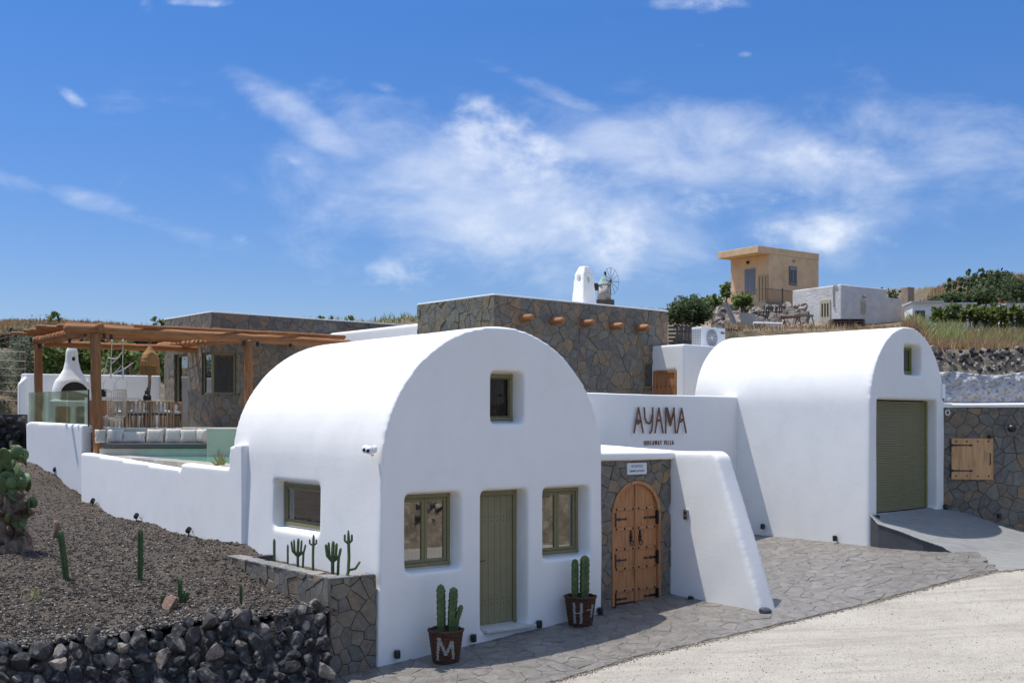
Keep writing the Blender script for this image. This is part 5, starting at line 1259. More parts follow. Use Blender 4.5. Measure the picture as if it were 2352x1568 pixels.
# ================================================================== pergola
FPo = Frame(-10.53, 28.72, 36)
PB = CH + (YH - 770) / 2600 * 28.72              # underside of the beams
pg = fthing(FPo, 'pergola', 'rustic pine pergola of rounded logs over the poolside terrace', 'pergola')
def wlog(pts, r, n=12, amp=.06, seg=.35):
    pts = [Vector(p) for p in pts]; out = []
    for a, b in zip(pts, pts[1:]):
        k = max(1, int((b - a).length / seg)); out += [a.lerp(b, i / k) for i in range(k)]
    out.append(pts[-1]); rr = [r * (1 + random.uniform(-amp, amp)) for _ in out]; j = r * .10
    out = [p + Vector((random.uniform(-j, j), random.uniform(-j, j), random.uniform(-j, j))) if 0 < i < len(out) - 1 else p for i, p in enumerate(out)]
    d0 = (out[0] - out[1]).normalized(); d1 = (out[-1] - out[-2]).normalized()
    out = [out[0] + d0 * r * .35] + out + [out[-1] + d1 * r * .35]; rr = [r * .7] + rr + [r * .7]
    m = MB(); m.tube(out, rr, n); return m
LY = mat('pine_beam_cross', (.42, .19, .077), (.25, .105, .042), scale=2.4, rough=.7, bump=.5, bscale=10, stretch=(7, .8, 7), spec=.25, lo=.3, hi=.7, c3=(.10, .045, .02), s3=4, w3=.45)
p3 = FPo.local((-13.35, 31.9)); p2 = FPo.local((-7.23, 31.06)); xe = FPo.front(800, 775, .1)[0]
def lpix(u, v, Y): return FPo.local(at(u, v, Y))
wlog([(.05, 0, 2.75), (-.02, 0, 4.3), (-.04, 0, PB + .02)], .135).build('post', LOG, pg, smooth=True)
wlog([(p2.x, p2.y, 2.9), (p2.x, p2.y, PB + .02)], .115).build('post', LOG, pg, smooth=True)
wlog([(p3.x, p3.y, TZ), (p3.x, p3.y, PB - .02)], .115).build('post', LOG, pg, smooth=True)
bz = PB + .12
wlog([(-.75, 0, bz + .02), (.05, -.0, bz + .03), (2, .02, bz), (4.2, .03, bz - .02), (xe, .05, bz - .04)], .125).build('beam', LOGX, pg, smooth=True)
wlog([(p3.x, p3.y + .3, PB + .1), (p3.x * .5 - .1, p3.y * .5, PB + .11), (-.35, .55, PB + .12), (-.3, .38, PB + .12)], .12).build('beam', LY, pg, smooth=True)
wlog([(0.02, -.22, bz + .09), (.02, 1.2, bz + .0), (0, 4, bz)], .105).build('beam', LY, pg, smooth=True)
a = lpix(366, 793, 35.4); wlog([(a.x, a.y, CH + 176 / 2600 * 35.4), (p2.x - .1, .35, PB + .08)], .10).build('beam', LY, pg, smooth=True)
wlog([(-.3, p3.y - .35, PB + .0), (xe - .5, p3.y - .3, PB + .0)], .10).build('beam', LOGX, pg, smooth=True)
nr_ = 15
for i in range(nr_):
    y = .32 + (p3.y + .05) * i / (nr_ - 1) * 1.0; x0_ = -.55 - random.uniform(0, .45) - .12 * i / nr_; x1_ = xe - .1 + random.uniform(-1.2, .5)
    z = bz + .15 + random.uniform(-.015, .02)
    m = wlog([(x0_, y, z + .02), (x0_ * .3 + x1_ * .7 * .3, y + random.uniform(-.05, .05), z), (x1_ * .65, y + random.uniform(-.05, .05), z), (x1_, y + random.uniform(-.06, .06), z)], random.uniform(.042, .06), 9, .12, .6); m.build('rafter', LOGX, pg, smooth=True)
for i in range(3):      # loose poles above the front beam
    x = (.9, 3.0, 4.6)[i]; m = wlog([(x, -.16, bz + .155), (x + 1.4, .16, bz + .17), (x + 2.6, .35, bz + .18)], .05, 9, .1, .5); m.build('rafter', LOGX, pg, smooth=True)
for (x, y, z) in ((-.28, .1, PB + .02), (.16, -.05, PB - .02), (.35, .0, PB - .03), (3.9, -.03, PB - .04), (p2.x - .2, p2.y - .13, PB - .06), (p2.x + .2, p2.y - .13, PB - .06), (5.3, .0, PB - .03), (-.1, 2.2, PB - .01), (p3.x, p3.y - .13, PB - .06), (p3.x - .2, p3.y, PB + .1)):
    MB().box(x - .03, x + .03, y - .05, y + .03, z - .06, z + .06).build('bracket', BLACK, pg)
# ================================================================== glass balustrade
gb_ = fthing(FB2, 'glass_balustrade', 'frameless glass balustrade on top of the terrace wall', 'balustrade')
gx_ = [FB2.front(u, 930, .13)[0] for u in (64, 104, 150, 202)]
for i in range(3):
    xa, xb = gx_[i] + .01, gx_[i + 1] - .01; za = FB2.front(64, 972, .13)[1] - .05
    zt1 = FB2.front(64, 901, .13)[1]; MB().box(xa, xb, .144, .156, 3.36, zt1).build('glass_panel', CLEARGLASS, gb_)
    if i == 2: MB().box(xb, xb + .018, .135, .165, 3.4, zt1 + .02).build('end_trim', BLACK, gb_)
# ================================================================== outdoor oven
oc = FT.local(at(165, 900, 33.7)); ov = thing('outdoor_oven', 'white plastered outdoor oven with chimney hood and arched mouth', 'oven', tuple(at(165, 900, 33.7).xy) + (TZ,), FT.a + R(-6))
sc3 = 33.7 / 2600
m = MB(); prof = [(.56, .46, .0), (.56, .46, .75), (.56, .44, .95), (.545, .42, 1.15), (.48, .38, 1.36), (.36, .31, 1.52), (.25, .24, 1.70), (.20, .19, 1.90), (.18, .165, 2.12), (.165, .15, 2.26), (.12, .11, 2.37), (.05, .05, 2.41)]
n = 24; vs = []
for rx, ry, z in prof:
    for k in range(n):
        t = 2 * math.pi * k / n; c, s = math.cos(t), math.sin(t); e = .62; vs.append((rx * abs(c) ** e * (1 if c > 0 else -1), ry * abs(s) ** e * (1 if s > 0 else -1), z))
L = len(prof); m.add(vs, [(i * n + k, i * n + (k + 1) % n, (i + 1) * n + (k + 1) % n, (i + 1) * n + k) for i in range(L - 1) for k in range(n)] + [tuple(range(n - 1, -1, -1)), tuple((L - 1) * n + k for k in range(n))])
m.box(-.62, .75, -.62, .4, 0, .78)
c1 = MB(); ap = archpts(.08, .95, .40, .80); c1.prism(ap, lambda p: (p[0], -1.0, p[1]), lambda p: (p[0], .18, p[1]))
c2 = MB(); ap = archpts(.05, 2.06, .05, 1.96, 8); c2.prism(ap, lambda p: (p[0], -1.0, p[1]), lambda p: (p[0], 1.0, p[1]))
c3 = MB(); c3.prism([(q[0] - .05, q[1]) for q in ap], lambda p: (-1.0, p[0], p[1]), lambda p: (1.0, p[0], p[1]))
c4 = MB().box(-.45, -.05, -.9, .0, .12, .62); c5 = MB().box(.10, .60, -.9, .0, .12, .62)
plaster('hood', m, [c1, c2, c3, c4, c5], WHITE, ov, voxel=.03, smooth=4, wob=.006)
MB().box(-.36, .46, -.05, .15, .79, 1.34).build('fire_opening', DARKIN, ov)
MB().box(-.44, -.06, -.45, -.40, .13, .61).build('cupboard_door', DOORWOOD, ov); MB().box(.11, .59, -.40, .0, .34, .38).build('shelf', WHITE, ov)
# ================================================================== terrace furniture
ROPE = mat('cream_rope', (.78, .70, .57), (.62, .55, .44), scale=30, rough=.95, bump=.5, bscale=60)
def hoop(m, c, r, rt, ax='y', n=20, ang=0):
    pts = []
    for k in range(n + 1):
        t = 2 * math.pi * k / n; q = Vector((r * math.cos(t), 0, r * math.sin(t))); q.rotate(Matrix.Rotation(ang, 3, 'Z')); pts.append(Vector(c) + q)
    m.tube(pts, rt, 6); return m
hc = at(267, 900, 30.2); sw3 = thing('hanging_chair', 'cream macrame chair hanging on two ropes from the pergola', 'hanging chair', (hc.x, hc.y, TZ), R(-12))
zt = PB - TZ + .02
for sx, ux in ((-.16, 253), (.20, 286)):
    m = MB(); m.tube([(sx * 1.0, 0, 1.28), (sx * .95, 0, 1.75), (sx * .9 + .02, 0, zt)], .011, 6); m.ball((sx * .9 + .02, 0, zt - .07), (.035, .03, .06), 8, 6); m.tube([(sx, 0, 1.35), (sx * .97, 0, 1.62)], .024, 7); m.build('rope', ROPE, sw3)
m = MB(); hoop(m, (-.19, -.05, 1.12), .17, .009); m.build('hoop', ROPE, sw3); m = MB(); hoop(m, (.13, .05, 1.16), .16, .009, ang=.4); m.build('hoop', ROPE, sw3)
vs = []; nu, nv = 14, 20
for j in range(nv + 1):
    t = j / nv
    for i in range(nu + 1):
        a = (i / nu - .5) * 2; w = .30
        if t < .62: z = 1.0 - t / .62 * .72; y = .12 + .10 * (1 - a * a) + .06 * t
        else: q = (t - .62) / .38; z = .28 - .10 * math.sin(q * math.pi) * 1 - .02 * q; y = .20 - q * .50
        vs.append((a * w * (1 - .1 * t), y - .12 * abs(a) ** 2, z + .10 * a * a * (1 if t > .5 else .2)))
fs = [(j * (nu + 1) + i, j * (nu + 1) + i + 1, (j + 1) * (nu + 1) + i + 1, (j + 1) * (nu + 1) + i) for j in range(nv) for i in range(nu)]
me = MB().add(vs, fs).mesh('net'); nt_ = link('net', me, sw3, ROPE); wf = nt_.modifiers.new('w', 'WIREFRAME'); wf.thickness = .024; wf.use_even_offset = False; nt_['kind'] = 'stuff'
for sx in (-1, 1):
    m = MB(); m.tube([(sx * .29, -.02, 1.0), (sx * .29, .05, .6), (sx * .28, .04, .34), (sx * .27, -.25, .24)], .012, 6); m.build('side_rope', ROPE, sw3)
m = MB(); m.tube([(-.29, -.02, 1.0), (.29, -.02, 1.02)], .016, 6); m.build('top_bar', ROPE, sw3)
m = MB()
for i in range(26): x = random.uniform(-.27, .27); y = random.uniform(-.3, .1); m.tube([(x, y, .24), (x + .01, y, .1), (x, y, -.02 + random.uniform(-.05, .06))], .007, 4)
fr2 = m.build('fringe', ROPE, sw3); fr2['kind'] = 'stuff'
# pendant lamp of straw
STRAW = mat('straw', (.46, .27, .11), (.30, .165, .065), scale=3, rough=.9, bump=.5, bscale=30, stretch=(14, 14, .5))
lc = at(344, 830, 31.4); pz = CH + 178 / 2600 * 31.4; pl_ = thing('pendant_lamp', 'straw pendant lampshade with fringe hanging under the pergola', 'pendant lamp', (lc.x, lc.y, pz))
s_ = 31.4 / 2600; r = 21.5 * s_
m = MB(); n = 60; prof = [(.02, 0), (.05, -.06), (r * .45, -.17), (r * .78, -.27), (r * .93, -.36), (r, -.46), (r * .99, -.60)]
vs = []; 
for rr, z in prof:
    for k in range(n): t = 2 * math.pi * k / n; q = rr * (1 + .03 * (k % 2)); vs.append((q * math.cos(t), q * math.sin(t), z))
m.add(vs, [(i * n + k, i * n + (k + 1) % n, (i + 1) * n + (k + 1) % n, (i + 1) * n + k) for i in range(len(prof) - 1) for k in range(n)]); m.build('shade', STRAW, pl_)
for z, rr in ((-.37, r * .96), (-.46, r * 1.02), (-.52, r * 1.02)): m = MB(); m.tube([(rr * math.cos(t), rr * math.sin(t), z) for t in [2 * math.pi * k / 24 for k in range(25)]], .008, 5); m.build('band', STRAW, pl_, smooth=True)
m = MB()
for k in range(170): t = random.random() * 6.283; rr = r * random.uniform(.93, 1.03); l = random.uniform(.16, .26); m.tube([(rr * math.cos(t), rr * math.sin(t), -.58), (rr * 1.03 * math.cos(t + .02), rr * 1.03 * math.sin(t + .02), -.60 - l)], .006, 3)
f3 = m.build('fringe', STRAW, pl_); f3['kind'] = 'stuff'
m = MB(); m.tube([(0, 0, -.02), (0, 0, PB + .1 - pz)], .008, 5); m.build('cord', BLACK, pl_)
# table
TW = mat('table_wood', (.34, .15, .08), (.22, .095, .05), scale=3, rough=.5, stretch=(1, 8, 8), bump=.1)
tc_ = at(345, 925, 31.2); tz = CH + 47 / 2600 * 31.2 - TZ; tb = thing('dining_table', 'reddish wooden dining table under the pergola', 'table', (tc_.x, tc_.y, TZ), R(8))
MB().box(-.72, .66, -.38, .42, tz - .06, tz).build('tabletop', TW, tb, bevel=.008); MB().box(-.62, .56, -.3, .34, tz - .14, tz - .062).build('apron', TW, tb)
for x, y in ((-.6, -.28), (.52, -.28), (-.6, .32), (.52, .32)): MB().box(x - .045, x + .045, y - .045, y + .045, 0, tz - .142).build('leg', TW, tb)
for sx in (-.1, .06): m = MB(); m.tube([(sx, 0, tz - .14), (sx * 1.8, 0, .03)], .05, 7); m.build('centre_leg', TW, tb)
# woven chairs
SLW = mat('bleached_rope_wood', (.40, .29, .17), (.28, .19, .11), scale=5, rough=.8, stretch=(6, 6, .7), bump=.3)
CUSH = mat('white_canvas', (.74, .72, .68), (.66, .64, .60), scale=6, rough=.95)
DARKF = mat('dark_seat_frame', (.05, .035, .025), rough=.6)
def chair_proto():
    t = thing('dining_chair', 'x', 'chair'); H = .70; r = .31
    m = MB(); m.tube([(r * math.cos(a), r * math.sin(a), H) for a in [R(x) for x in range(-20, 201, 12)]], .022, 7); m.build('back_rail', SLW, t, smooth=True)
    m = MB(); m.tube([(r * .9 * math.cos(a), r * .9 * math.sin(a), .36) for a in [R(x) for x in range(0, 361, 20)]], .024, 6); m.build('seat_frame', DARKF, t)
    pr = [(.030, 0), (.022, .12), (.011, .30), (.010, .36), (.014, .46), (.030, .62), (.034, H)]
    m = MB(); pts = [(w, z) for w, z in pr] + [(-w, z) for w, z in pr[::-1]]; m.prism(pts[::-1], lambda p: (p[0], -.014, p[1]), lambda p: (p[0], .014, p[1])); sl = m.mesh('slat', fix=True); sl.materials.append(SLW)
    for k in range(12): a = R(-22 + 224 * k / 11); link('slat', sl, t, loc=(r * math.cos(a), r * math.sin(a), 0), rot=(0, 0, a + R(90)))
    m = MB(); m.ball((0, 0, .42), (.27, .26, .065), 16, 8); m.build('seat_cushion', CUSH, t, smooth=True)
    m = MB(); m.ball((0, .20, .58), (.22, .07, .15), 14, 8); m.build('back_cushion', CUSH, t, smooth=True); return t
ch0 = chair_proto()
for i, (u, Y, rz, lb) in enumerate(((372, 30.2, 172, 'slatted chair with white cushions at the near right of the table, back to the pool'), (318, 30.1, 186, 'slatted chair with white cushions at the near left of the table'), (286, 30.9, 215, 'slatted chair partly behind the hanging macrame chair'),
                                     (392, 31.9, 20, 'slatted chair on the far side of the table next to the stone house'), (325, 32.3, -10, 'slatted chair on the far side of the table below the lamp'))):
    o = ch0 if i == 0 else copy_tree(ch0); w = at(u, 900, Y); o.location = (w.x, w.y, TZ); o.rotation_euler[2] = R(rz); o['label'] = lb; o['group'] = 'slatted dining chairs around the terrace table'
# cactus pot on the table, dark pole behind
w = at(338, 915, 31.1); tp = thing('table_cactus', 'small black pot of cacti standing on the dining table', 'potted cactus', (w.x, w.y, TZ + tz))
MB().lathe([(.05, 0), (.10, .05), (.115, .12), (.09, .20), (.085, .20), (.09, .14), (0, .14)], 16, caps=False).build('pot', mat('black_glaze', (.02, .02, .022), rough=.3), tp, smooth=True)
for x, h in ((-.04, .32), (.0, .40), (.045, .35)): m = MB(); ribbed(m, [(x, 0, .12), (x * 1.2, 0, h)], .026, 5); m.build('stem', CACT, tp)
w = at(342, 900, 33.0); po = thing('slender_trunk', 'slim dark plant trunk rising behind the terrace table', 'plant', (w.x, w.y, TZ)); m = MB(); m.tube([(-.04, 0, 0), (-.03, 0, .8), (.02, 0, 1.3), (0.02, 0, 1.55)], [.06, .05, .05, .045], 8); m.build('stem', BARK, po, smooth=True)
m = MB()
for k in range(14): a = k * .45; m.tube([(0.02, 0, 1.5), (.02 + .10 * math.cos(a), .10 * math.sin(a), 1.6), (.02 + .2 * math.cos(a), .2 * math.sin(a), 1.56)], [.012, .02, .004], 4, sx=.3)
m.build('leaf_tuft', CACT, po)
w = at(237, 915, 32.0); o = link('counter_pot', MB().lathe([(.06, 0), (.10, .05), (.11, .2), (.09, .22), (0, .22)], 14).mesh('counter_pot', True), None, bpy.data.materials['black_glaze'], loc=(w.x, w.y, TZ + .86)); tag(o, 'round black pot on the white counter behind the front post', 'pot')
ct = thing('side_counter', 'low white counter with dark niches beside the oven', 'counter', tuple(at(232, 940, 32.6).xy) + (TZ,), FT.a)
MB().box(-.4, 1.1, -.1, .5, .80, .86).build('worktop', WHITE, ct)
for x in (-.4, .3, 1.04): MB().box(x, x + .06, -.08, .48, 0, .797).build('upright', WHITE, ct)
MB().box(-.34, .3, -.02, .02, .02, .78).build('cupboard_door', DOORWOOD, ct); MB().box(.36, 1.04, -.05, .45, .36, .40).build('shelf', WHITE, ct)
# cushions on the bench
CREAM = mat('cream_knit', (.78, .70, .58), (.68, .61, .50), scale=14, rough=.95, bump=.5, bscale=90)
def cushion_mesh(w, h, seed):
    n = 26; vs = []; fs = []
    for s in (1, -1):
        for j in range(n + 1):
            for i in range(n + 1):
                a, b = i / n * 2 - 1, j / n * 2 - 1; e = max(0, (1 - a ** 4) * (1 - b ** 4)) ** .5; q = .075 * e
                if s > 0:
                    d = min(abs(((a * w + b * h) * 9.5 + seed) % 1 - .5), abs(((a * w - b * h) * 9.5 + seed) % 1 - .5)); q += .026 * max(0, 1 - d * 4) * e ** .5
                k = 1 - .06 * (abs(a * b) < .3) * (1 - e); vs.append((a * w / 2 * k, -s * q, b * h / 2 * k + h / 2))
    m_ = (n + 1) ** 2
    for s in range(2):
        for j in range(n):
            for i in range(n):
                f = (s * m_ + j * (n + 1) + i, s * m_ + j * (n + 1) + i + 1, s * m_ + (j + 1) * (n + 1) + i + 1, s * m_ + (j + 1) * (n + 1) + i); fs.append(f if s == 0 else f[::-1])
    me = MB().add(vs, fs).mesh('cushion', True); return me
for i, (u, wpx, hpx, rz, rx, lb) in enumerate(((231, 24, 30, 25, 10, 'cream knitted cushion half hidden behind the front pergola post'), (263, 37, 31, 0, 12, 'square cream diamond-knit cushion just right of the post'), (307, 49, 25, 2, 14, 'low wide cream cushion, the only oblong one on the bench'),
                                                (355, 37, 31, -2, 12, 'square cream cushion in the middle of the bench'), (397, 34, 32, 3, 13, 'square cream cushion third from the right end of the bench'), (433, 36, 31, 10, 16, 'cream cushion second from the right end of the bench'), (462, 28, 31, -38, 8, 'cream cushion turned sideways at the right end of the bench'))):
    k = 28.4 / 2600; w = at(u, 1010, 28.38); o = link('cushion', cushion_mesh(wpx * k * (1.25 if abs(rz) > 30 else 1.02), hpx * k * 1.03, i * .3), None, CREAM, loc=(w.x, w.y, 2.99), rot=(R(-rx), 0, R(rz)))
    tag(o, lb, 'cushion', 'cream knitted cushions along the poolside bench')
# agave beside the pool
w = at(508, 1068, 21.6); ag = thing('agave', 'small spiky agave with yellow-edged leaves at the pool corner', 'plant', (w.x, w.y, 2.62))
AGM = mat('agave_leaf', (.16, .19, .07), (.32, .28, .10), scale=3, rough=.6, stretch=(1, 1, .3))
for k, (dx, h, c) in enumerate(((-.14, .26, .0), (-.06, .36, .0), (-.22, .16, 0), (.03, .33, 0), (.09, .25, 0), (-.02, .40, .04), (.12, .18, 0))):
    m = MB(); m.tube([(0, 0, 0), (dx * .4, -.03, h * .5), (dx, -.05 - c, h)], [.022, .028, .003], 5, sx=.35 if 0 else 1); m.build('leaf', AGM, ag)
# grey stones strip beside water edge: dark planting pocket
# ================================================================== garden hose box on the wall end
w = at(70, 1000, 34.4); mb = thing('meter_box', 'pale small box with a cable at the far end of the boundary wall', 'box', (w.x - .2, w.y - .2, w.z), R(-40))
MB().box(-.10, .10, -.06, .1, -.22, .22).build('cover', WBOX, mb, bevel=.01); m = MB(); m.tube([(-.10, -.03, .1), (-.28, -.05, .05), (-.36, -.05, -.2), (-.33, -.05, -.5), (-.3, -.05, -.75)], .012, 5); m.build('cable', BLACK, mb)
# ================================================================== vegetation and background
def hit(u, v, y0=30.5, y1=400):
    a = (u - CX) / FOC; b = (YH - v) / FOC; Y = y0
    while Y < y1:
        if terr(a * Y, Y) >= CH + b * Y: break
        Y *= 1.004
    return Vector((a * Y, Y, terr(a * Y, Y)))
def leafmat(name, pal, rough=.6):
    m = mat(name, None, (.75, .75, .7), scale=3, rough=rough, spec=.3, pal=pal); n = m.node_tree.nodes; l = m.node_tree.links; b = n['Principled BSDF']; o = n['Material Output']
    tr = n.new('ShaderNodeBsdfTranslucent'); l.new(b.inputs['Base Color'].links[0].from_socket, tr.inputs[0]); mx = n.new('ShaderNodeMixShader'); mx.inputs[0].default_value = .42
    l.new(b.outputs[0], mx.inputs[1]); l.new(tr.outputs[0], mx.inputs[2]); l.new(mx.outputs[0], o.inputs[0]); return m
OLV = leafmat('olive_foliage', [(0.170, 0.200, 0.120), (0.220, 0.250, 0.160), (0.140, 0.170, 0.100), (0.260, 0.280, 0.190), (0.120, 0.140, 0.080), (0.320, 0.330, 0.240)])
FIG = leafmat('fig_foliage', [(0.148, 0.227, 0.052), (0.209, 0.278, 0.070), (0.104, 0.174, 0.043), (0.278, 0.330, 0.104), (0.348, 0.348, 0.139), (0.078, 0.131, 0.035)])
SHR = leafmat('shrub_foliage', [(0.109, 0.155, 0.064), (0.146, 0.191, 0.082), (0.082, 0.118, 0.046), (0.182, 0.218, 0.100), (0.064, 0.091, 0.036)])
VINE = leafmat('vine_foliage', [(0.112, 0.168, 0.042), (0.182, 0.224, 0.056), (0.280, 0.280, 0.070), (0.070, 0.112, 0.028)])
DRYG = leafmat('dry_grass', [(0.425, 0.275, 0.138), (0.525, 0.375, 0.200), (0.325, 0.200, 0.100), (0.450, 0.250, 0.125), (0.600, 0.475, 0.275), (0.250, 0.163, 0.088)], .9)
GRNG = leafmat('reed_grass', [(0.227, 0.293, 0.098), (0.325, 0.374, 0.130), (0.163, 0.212, 0.065), (0.488, 0.455, 0.195), (0.600, 0.537, 0.277)], .8)
def leaf_cloud(name, blobs, n, size, mt, parent=None, kind=None, asp=.5, shell=.55, clump=1.0):
    """n small folded leaves through a set of ellipsoids (centre, radii), gathered in clumps"""
    w = np.array([r[0] * r[1] * r[2] for _, r in blobs]) ** .67; w /= w.sum(); cnt = np.random.multinomial(n, w); C = []
    for (c, r), k in zip(blobs, cnt):
        if k == 0: continue
        nc = max(6, k // 26); d = np.random.normal(size=(nc, 3)); d /= np.linalg.norm(d, axis=1)[:, None]; rad = (shell + (1 - shell) * np.random.rand(nc)) * (1 + .12 * np.random.randn(nc))
        cl = d * rad[:, None] * np.array(r) + np.array(c); idx = np.random.randint(0, nc, k); s = min(r) * .22 * clump
        C.append(cl[idx] + np.random.normal(size=(k, 3)) * s)
    C = np.concatenate(C); n = len(C)
    ax = np.random.normal(size=(n, 3)); ax[:, 2] = ax[:, 2] * .7 + .3; ax /= np.linalg.norm(ax, axis=1)[:, None]
    t = np.random.normal(size=(n, 3)); b = np.cross(ax, t); b /= np.linalg.norm(b, axis=1)[:, None]
    s = size * (.5 + np.random.rand(n))[:, None]
    V = np.stack([C - ax * s, C + b * s * asp, C + ax * s, C - b * s * asp], 1).reshape(-1, 3); Fq = np.arange(4 * n).reshape(-1, 4)
    return np_mesh(name, V, Fq, mt, parent, kind=kind)
def limbs(par, base, tops, r, mt, name='trunk'):
    m = MB(); b = Vector(base)
    for t_ in tops:
        t_ = Vector(t_); mid = b.lerp(t_, .45) + Vector((random.uniform(-.1, .1), random.uniform(-.1, .1), .0)); m.tube([b, b.lerp(mid, .5), mid, t_], [r, r * .8, r * .55, r * .15], 6)
    return m.build(name, mt, par, smooth=True)
def bush(name, label, cat, u, vb, vt, wpx, Y, n, size, mt, group=None, asp=.5, trunkm=None, nb=5, zoff=0):
    w = at(u, vb, Y); k = Y / FOC; H = (vb - vt) * k; W = wpx * k / 2
    t = thing(name, label, cat, tuple(w), 0, group); bl = []
    for i in range(nb): a = random.random() * 6.28; q = math.sqrt(random.random()) * .55; bl.append(((W * q * math.cos(a), W * q * math.sin(a), H * random.uniform(.35, .68)), (W * random.uniform(.38, .6), W * random.uniform(.38, .6), H * random.uniform(.24, .36))))
    bl.append(((0, 0, H * .55), (W * .85, W * .8, H * .42)))
    leaf_cloud('crown', bl, n, size, mt, t, asp=asp)
    limbs(t, (0, 0, -.3), [(c[0] * .8, c[1] * .8, c[2]) for c, _ in bl], .05 * max(.6, H * .5), trunkm or BARK)
    return t
# ---- left: olive tree and garden shrubs behind the terrace wall
bush('olive_tree', 'grey-green olive tree left of the terrace wall', 'tree', 62, 925, 742, 175, 39.5, 9000, .055, OLV, asp=.28, nb=9)
bush('olive_tree', 'second paler olive tree at the left picture edge', 'tree', -30, 930, 790, 120, 37.5, 4500, .055, OLV, asp=.28, nb=6)
PALE = mat('pale_branch', (.42, .38, .32), rough=.8)
bush('fig_bush', 'dense green bush between the left pergola post and the oven chimney', 'bush', 128, 880, 782, 86, 39, 3400, .075, FIG, asp=.6)
bush('fig_bush', 'yellowish green bush right of the oven chimney', 'bush', 205, 880, 785, 76, 39.5, 2800, .08, FIG, asp=.55)
bush('fig_tree', 'fig tree with bare pale branches behind the hanging chair', 'tree', 278, 885, 780, 100, 39, 2600, .085, FIG, asp=.6, trunkm=PALE)
bush('fig_bush', 'green bush behind the straw pendant lamp', 'bush', 345, 885, 792, 66, 38.5, 2000, .075, FIG, asp=.6)
w = at(255, 870, 37.5); bt_ = thing('bare_branches', 'bare white branches reaching up behind the hanging chair', 'branch', tuple(w))
m = MB()
for p_, q_ in (((-.2, 0, 0), (.35, 0, .45)), ((-.3, 0, 0), (-.1, 0, .7)), ((.1, 0, .2), (.75, 0, .55)), ((.0, 0, .5), (.45, 0, 1.0)), ((-.1, 0, .7), (.3, 0, .75))): m.tube([p_, ((p_[0] + q_[0]) / 2, 0, (p_[2] + q_[2]) / 2 - .06), q_], [.03, .025, .012], 5)
m.build('branch', PALE, bt_)
for i, (u, vt, wd_, c, lb) in enumerate(((281, 842, 20, (.05, .09, .07), 'dark green plastic sheet standing among the fig bushes'), (300, 830, 9, (.12, .09, .06), 'weathered dark wooden stake beside the green sheet'))):
    w = at(u, 880, 37.8); h = (880 - vt) * 37.8 / 2600; m = MB(); m.box(-wd_ * .0072, wd_ * .0072, -.03, .03, 0, h) if i == 0 else m.tube([(0, 0, 0), (.02, 0, h * .5), (0, 0, h)], [.07, .06, .05], 7)
    tag(m.build(('plastic_sheet', 'wooden_stake')[i], mat('weathered_%d' % i, c, rough=.8), loc=tuple(w)), lb, ('sheet', 'stake')[i])
# wire fence at the left edge
wf_ = thing('wire_fence', 'thin wire mesh fence left of the terrace wall', 'fence', tuple(at(30, 930, 36.2)))
for k in range(7): z = .15 + k * .26; m = MB(); m.tube([(-2.5, .3, z - .02), (-1, .1, z + .02), (.45, -.1, z + .06 * math.sin(k))], .009, 4); m.build('wire', PALE, wf_)
for x in (-1.9, -.7, .35): MB().tube([(x, .1, -.3), (x, .1, 1.95)], .03, 6).build('post', BARK, wf_)
# stone terraces on the left hill
RUST = mat('rusty_lava_stone', None, (.6, .6, .6), scale=4, rough=.95, bump=.5, bscale=6, pal=[(.11, .055, .025), (.085, .05, .028), (.14, .07, .03), (.06, .042, .03), (.045, .04, .036), (.17, .10, .05), (.07, .05, .035)])
DKL = mat('dark_lava_stone', None, (.6, .6, .6), scale=4, rough=.95, bump=.5, bscale=6, pal=[(.055, .05, .046), (.04, .037, .035), (.08, .072, .065), (.10, .09, .08), (.065, .055, .048)])
def rubble_strip(name, label, u0, u1, v0, v1, Y, s, mt, nlim=300, group=None, jit=.3, cat='stone wall', dep=.25, slope=0.0, fill=None):
    """a dry wall of single stones seen between two heights"""
    t = thing(name, label, cat, tuple(at(u0, v1, Y)), 0, group); o = Vector(t.location); protos = []
    for i in range(6): me = rock_mesh(300 + i + int(u0), 1, 5); me.materials.append(mt); protos.append(me)
    X0, X1 = at(u0, v0, Y).x, at(u1, v0, Y).x; Z0, Z1 = at(u0, v1, Y).z, at(u0, v0, Y).z; pts = []; z = Z0; r = 0
    while z < Z1:
        x = X0 + (r % 2) * s
        while x < X1: pts.append((x + random.uniform(-jit, jit) * s, z + random.uniform(-jit, jit) * s)); x += s * 1.75
        z += s * 1.45; r += 1
    random.shuffle(pts); rest = []
    for i, (x, z) in enumerate(pts):
        p = Vector((x - o.x, (Z1 - z) * -slope + random.uniform(-.2, .2) * s, z - o.z + .25 * s * mnoise.noise(Vector((x, z, 0)))))
        if i < nlim: rock(t, p, s * random.uniform(.8, 1.3), protos=protos)
        else: rest.append(p)
    if rest:
        V = []; Fq = []
        for p in rest:
            me = random.choice(protos); ro = Matrix.Rotation(random.random() * 6, 3, 'Z'); sc_2 = s * random.uniform(.8, 1.3); b = len(V)
            V += [p + ro @ v.co * sc_2 for v in me.vertices]; Fq += [tuple(b + i for i in f.vertices) for f in me.polygons]
        np_mesh('stones', V, Fq, mt, t, kind='stuff')
    if fill: MB().box(X0 - o.x, X1 - o.x, .1 + dep * .3, .1 + dep, Z0 - o.z - .3, Z1 - o.z - .1 * s).build('earth_core', fill, t)
    return t
EARTH = mat('hill_earth', (.16, .11, .065), (.09, .065, .045), scale=4, rough=1, bump=.6)
rubble_strip('terrace_wall', 'rust-brown dry stone terrace wall on the left hillside', -40, 105, 765, 803, 50, .20, RUST, 150, 'dry stone terraces on the left hill', fill=EARTH)
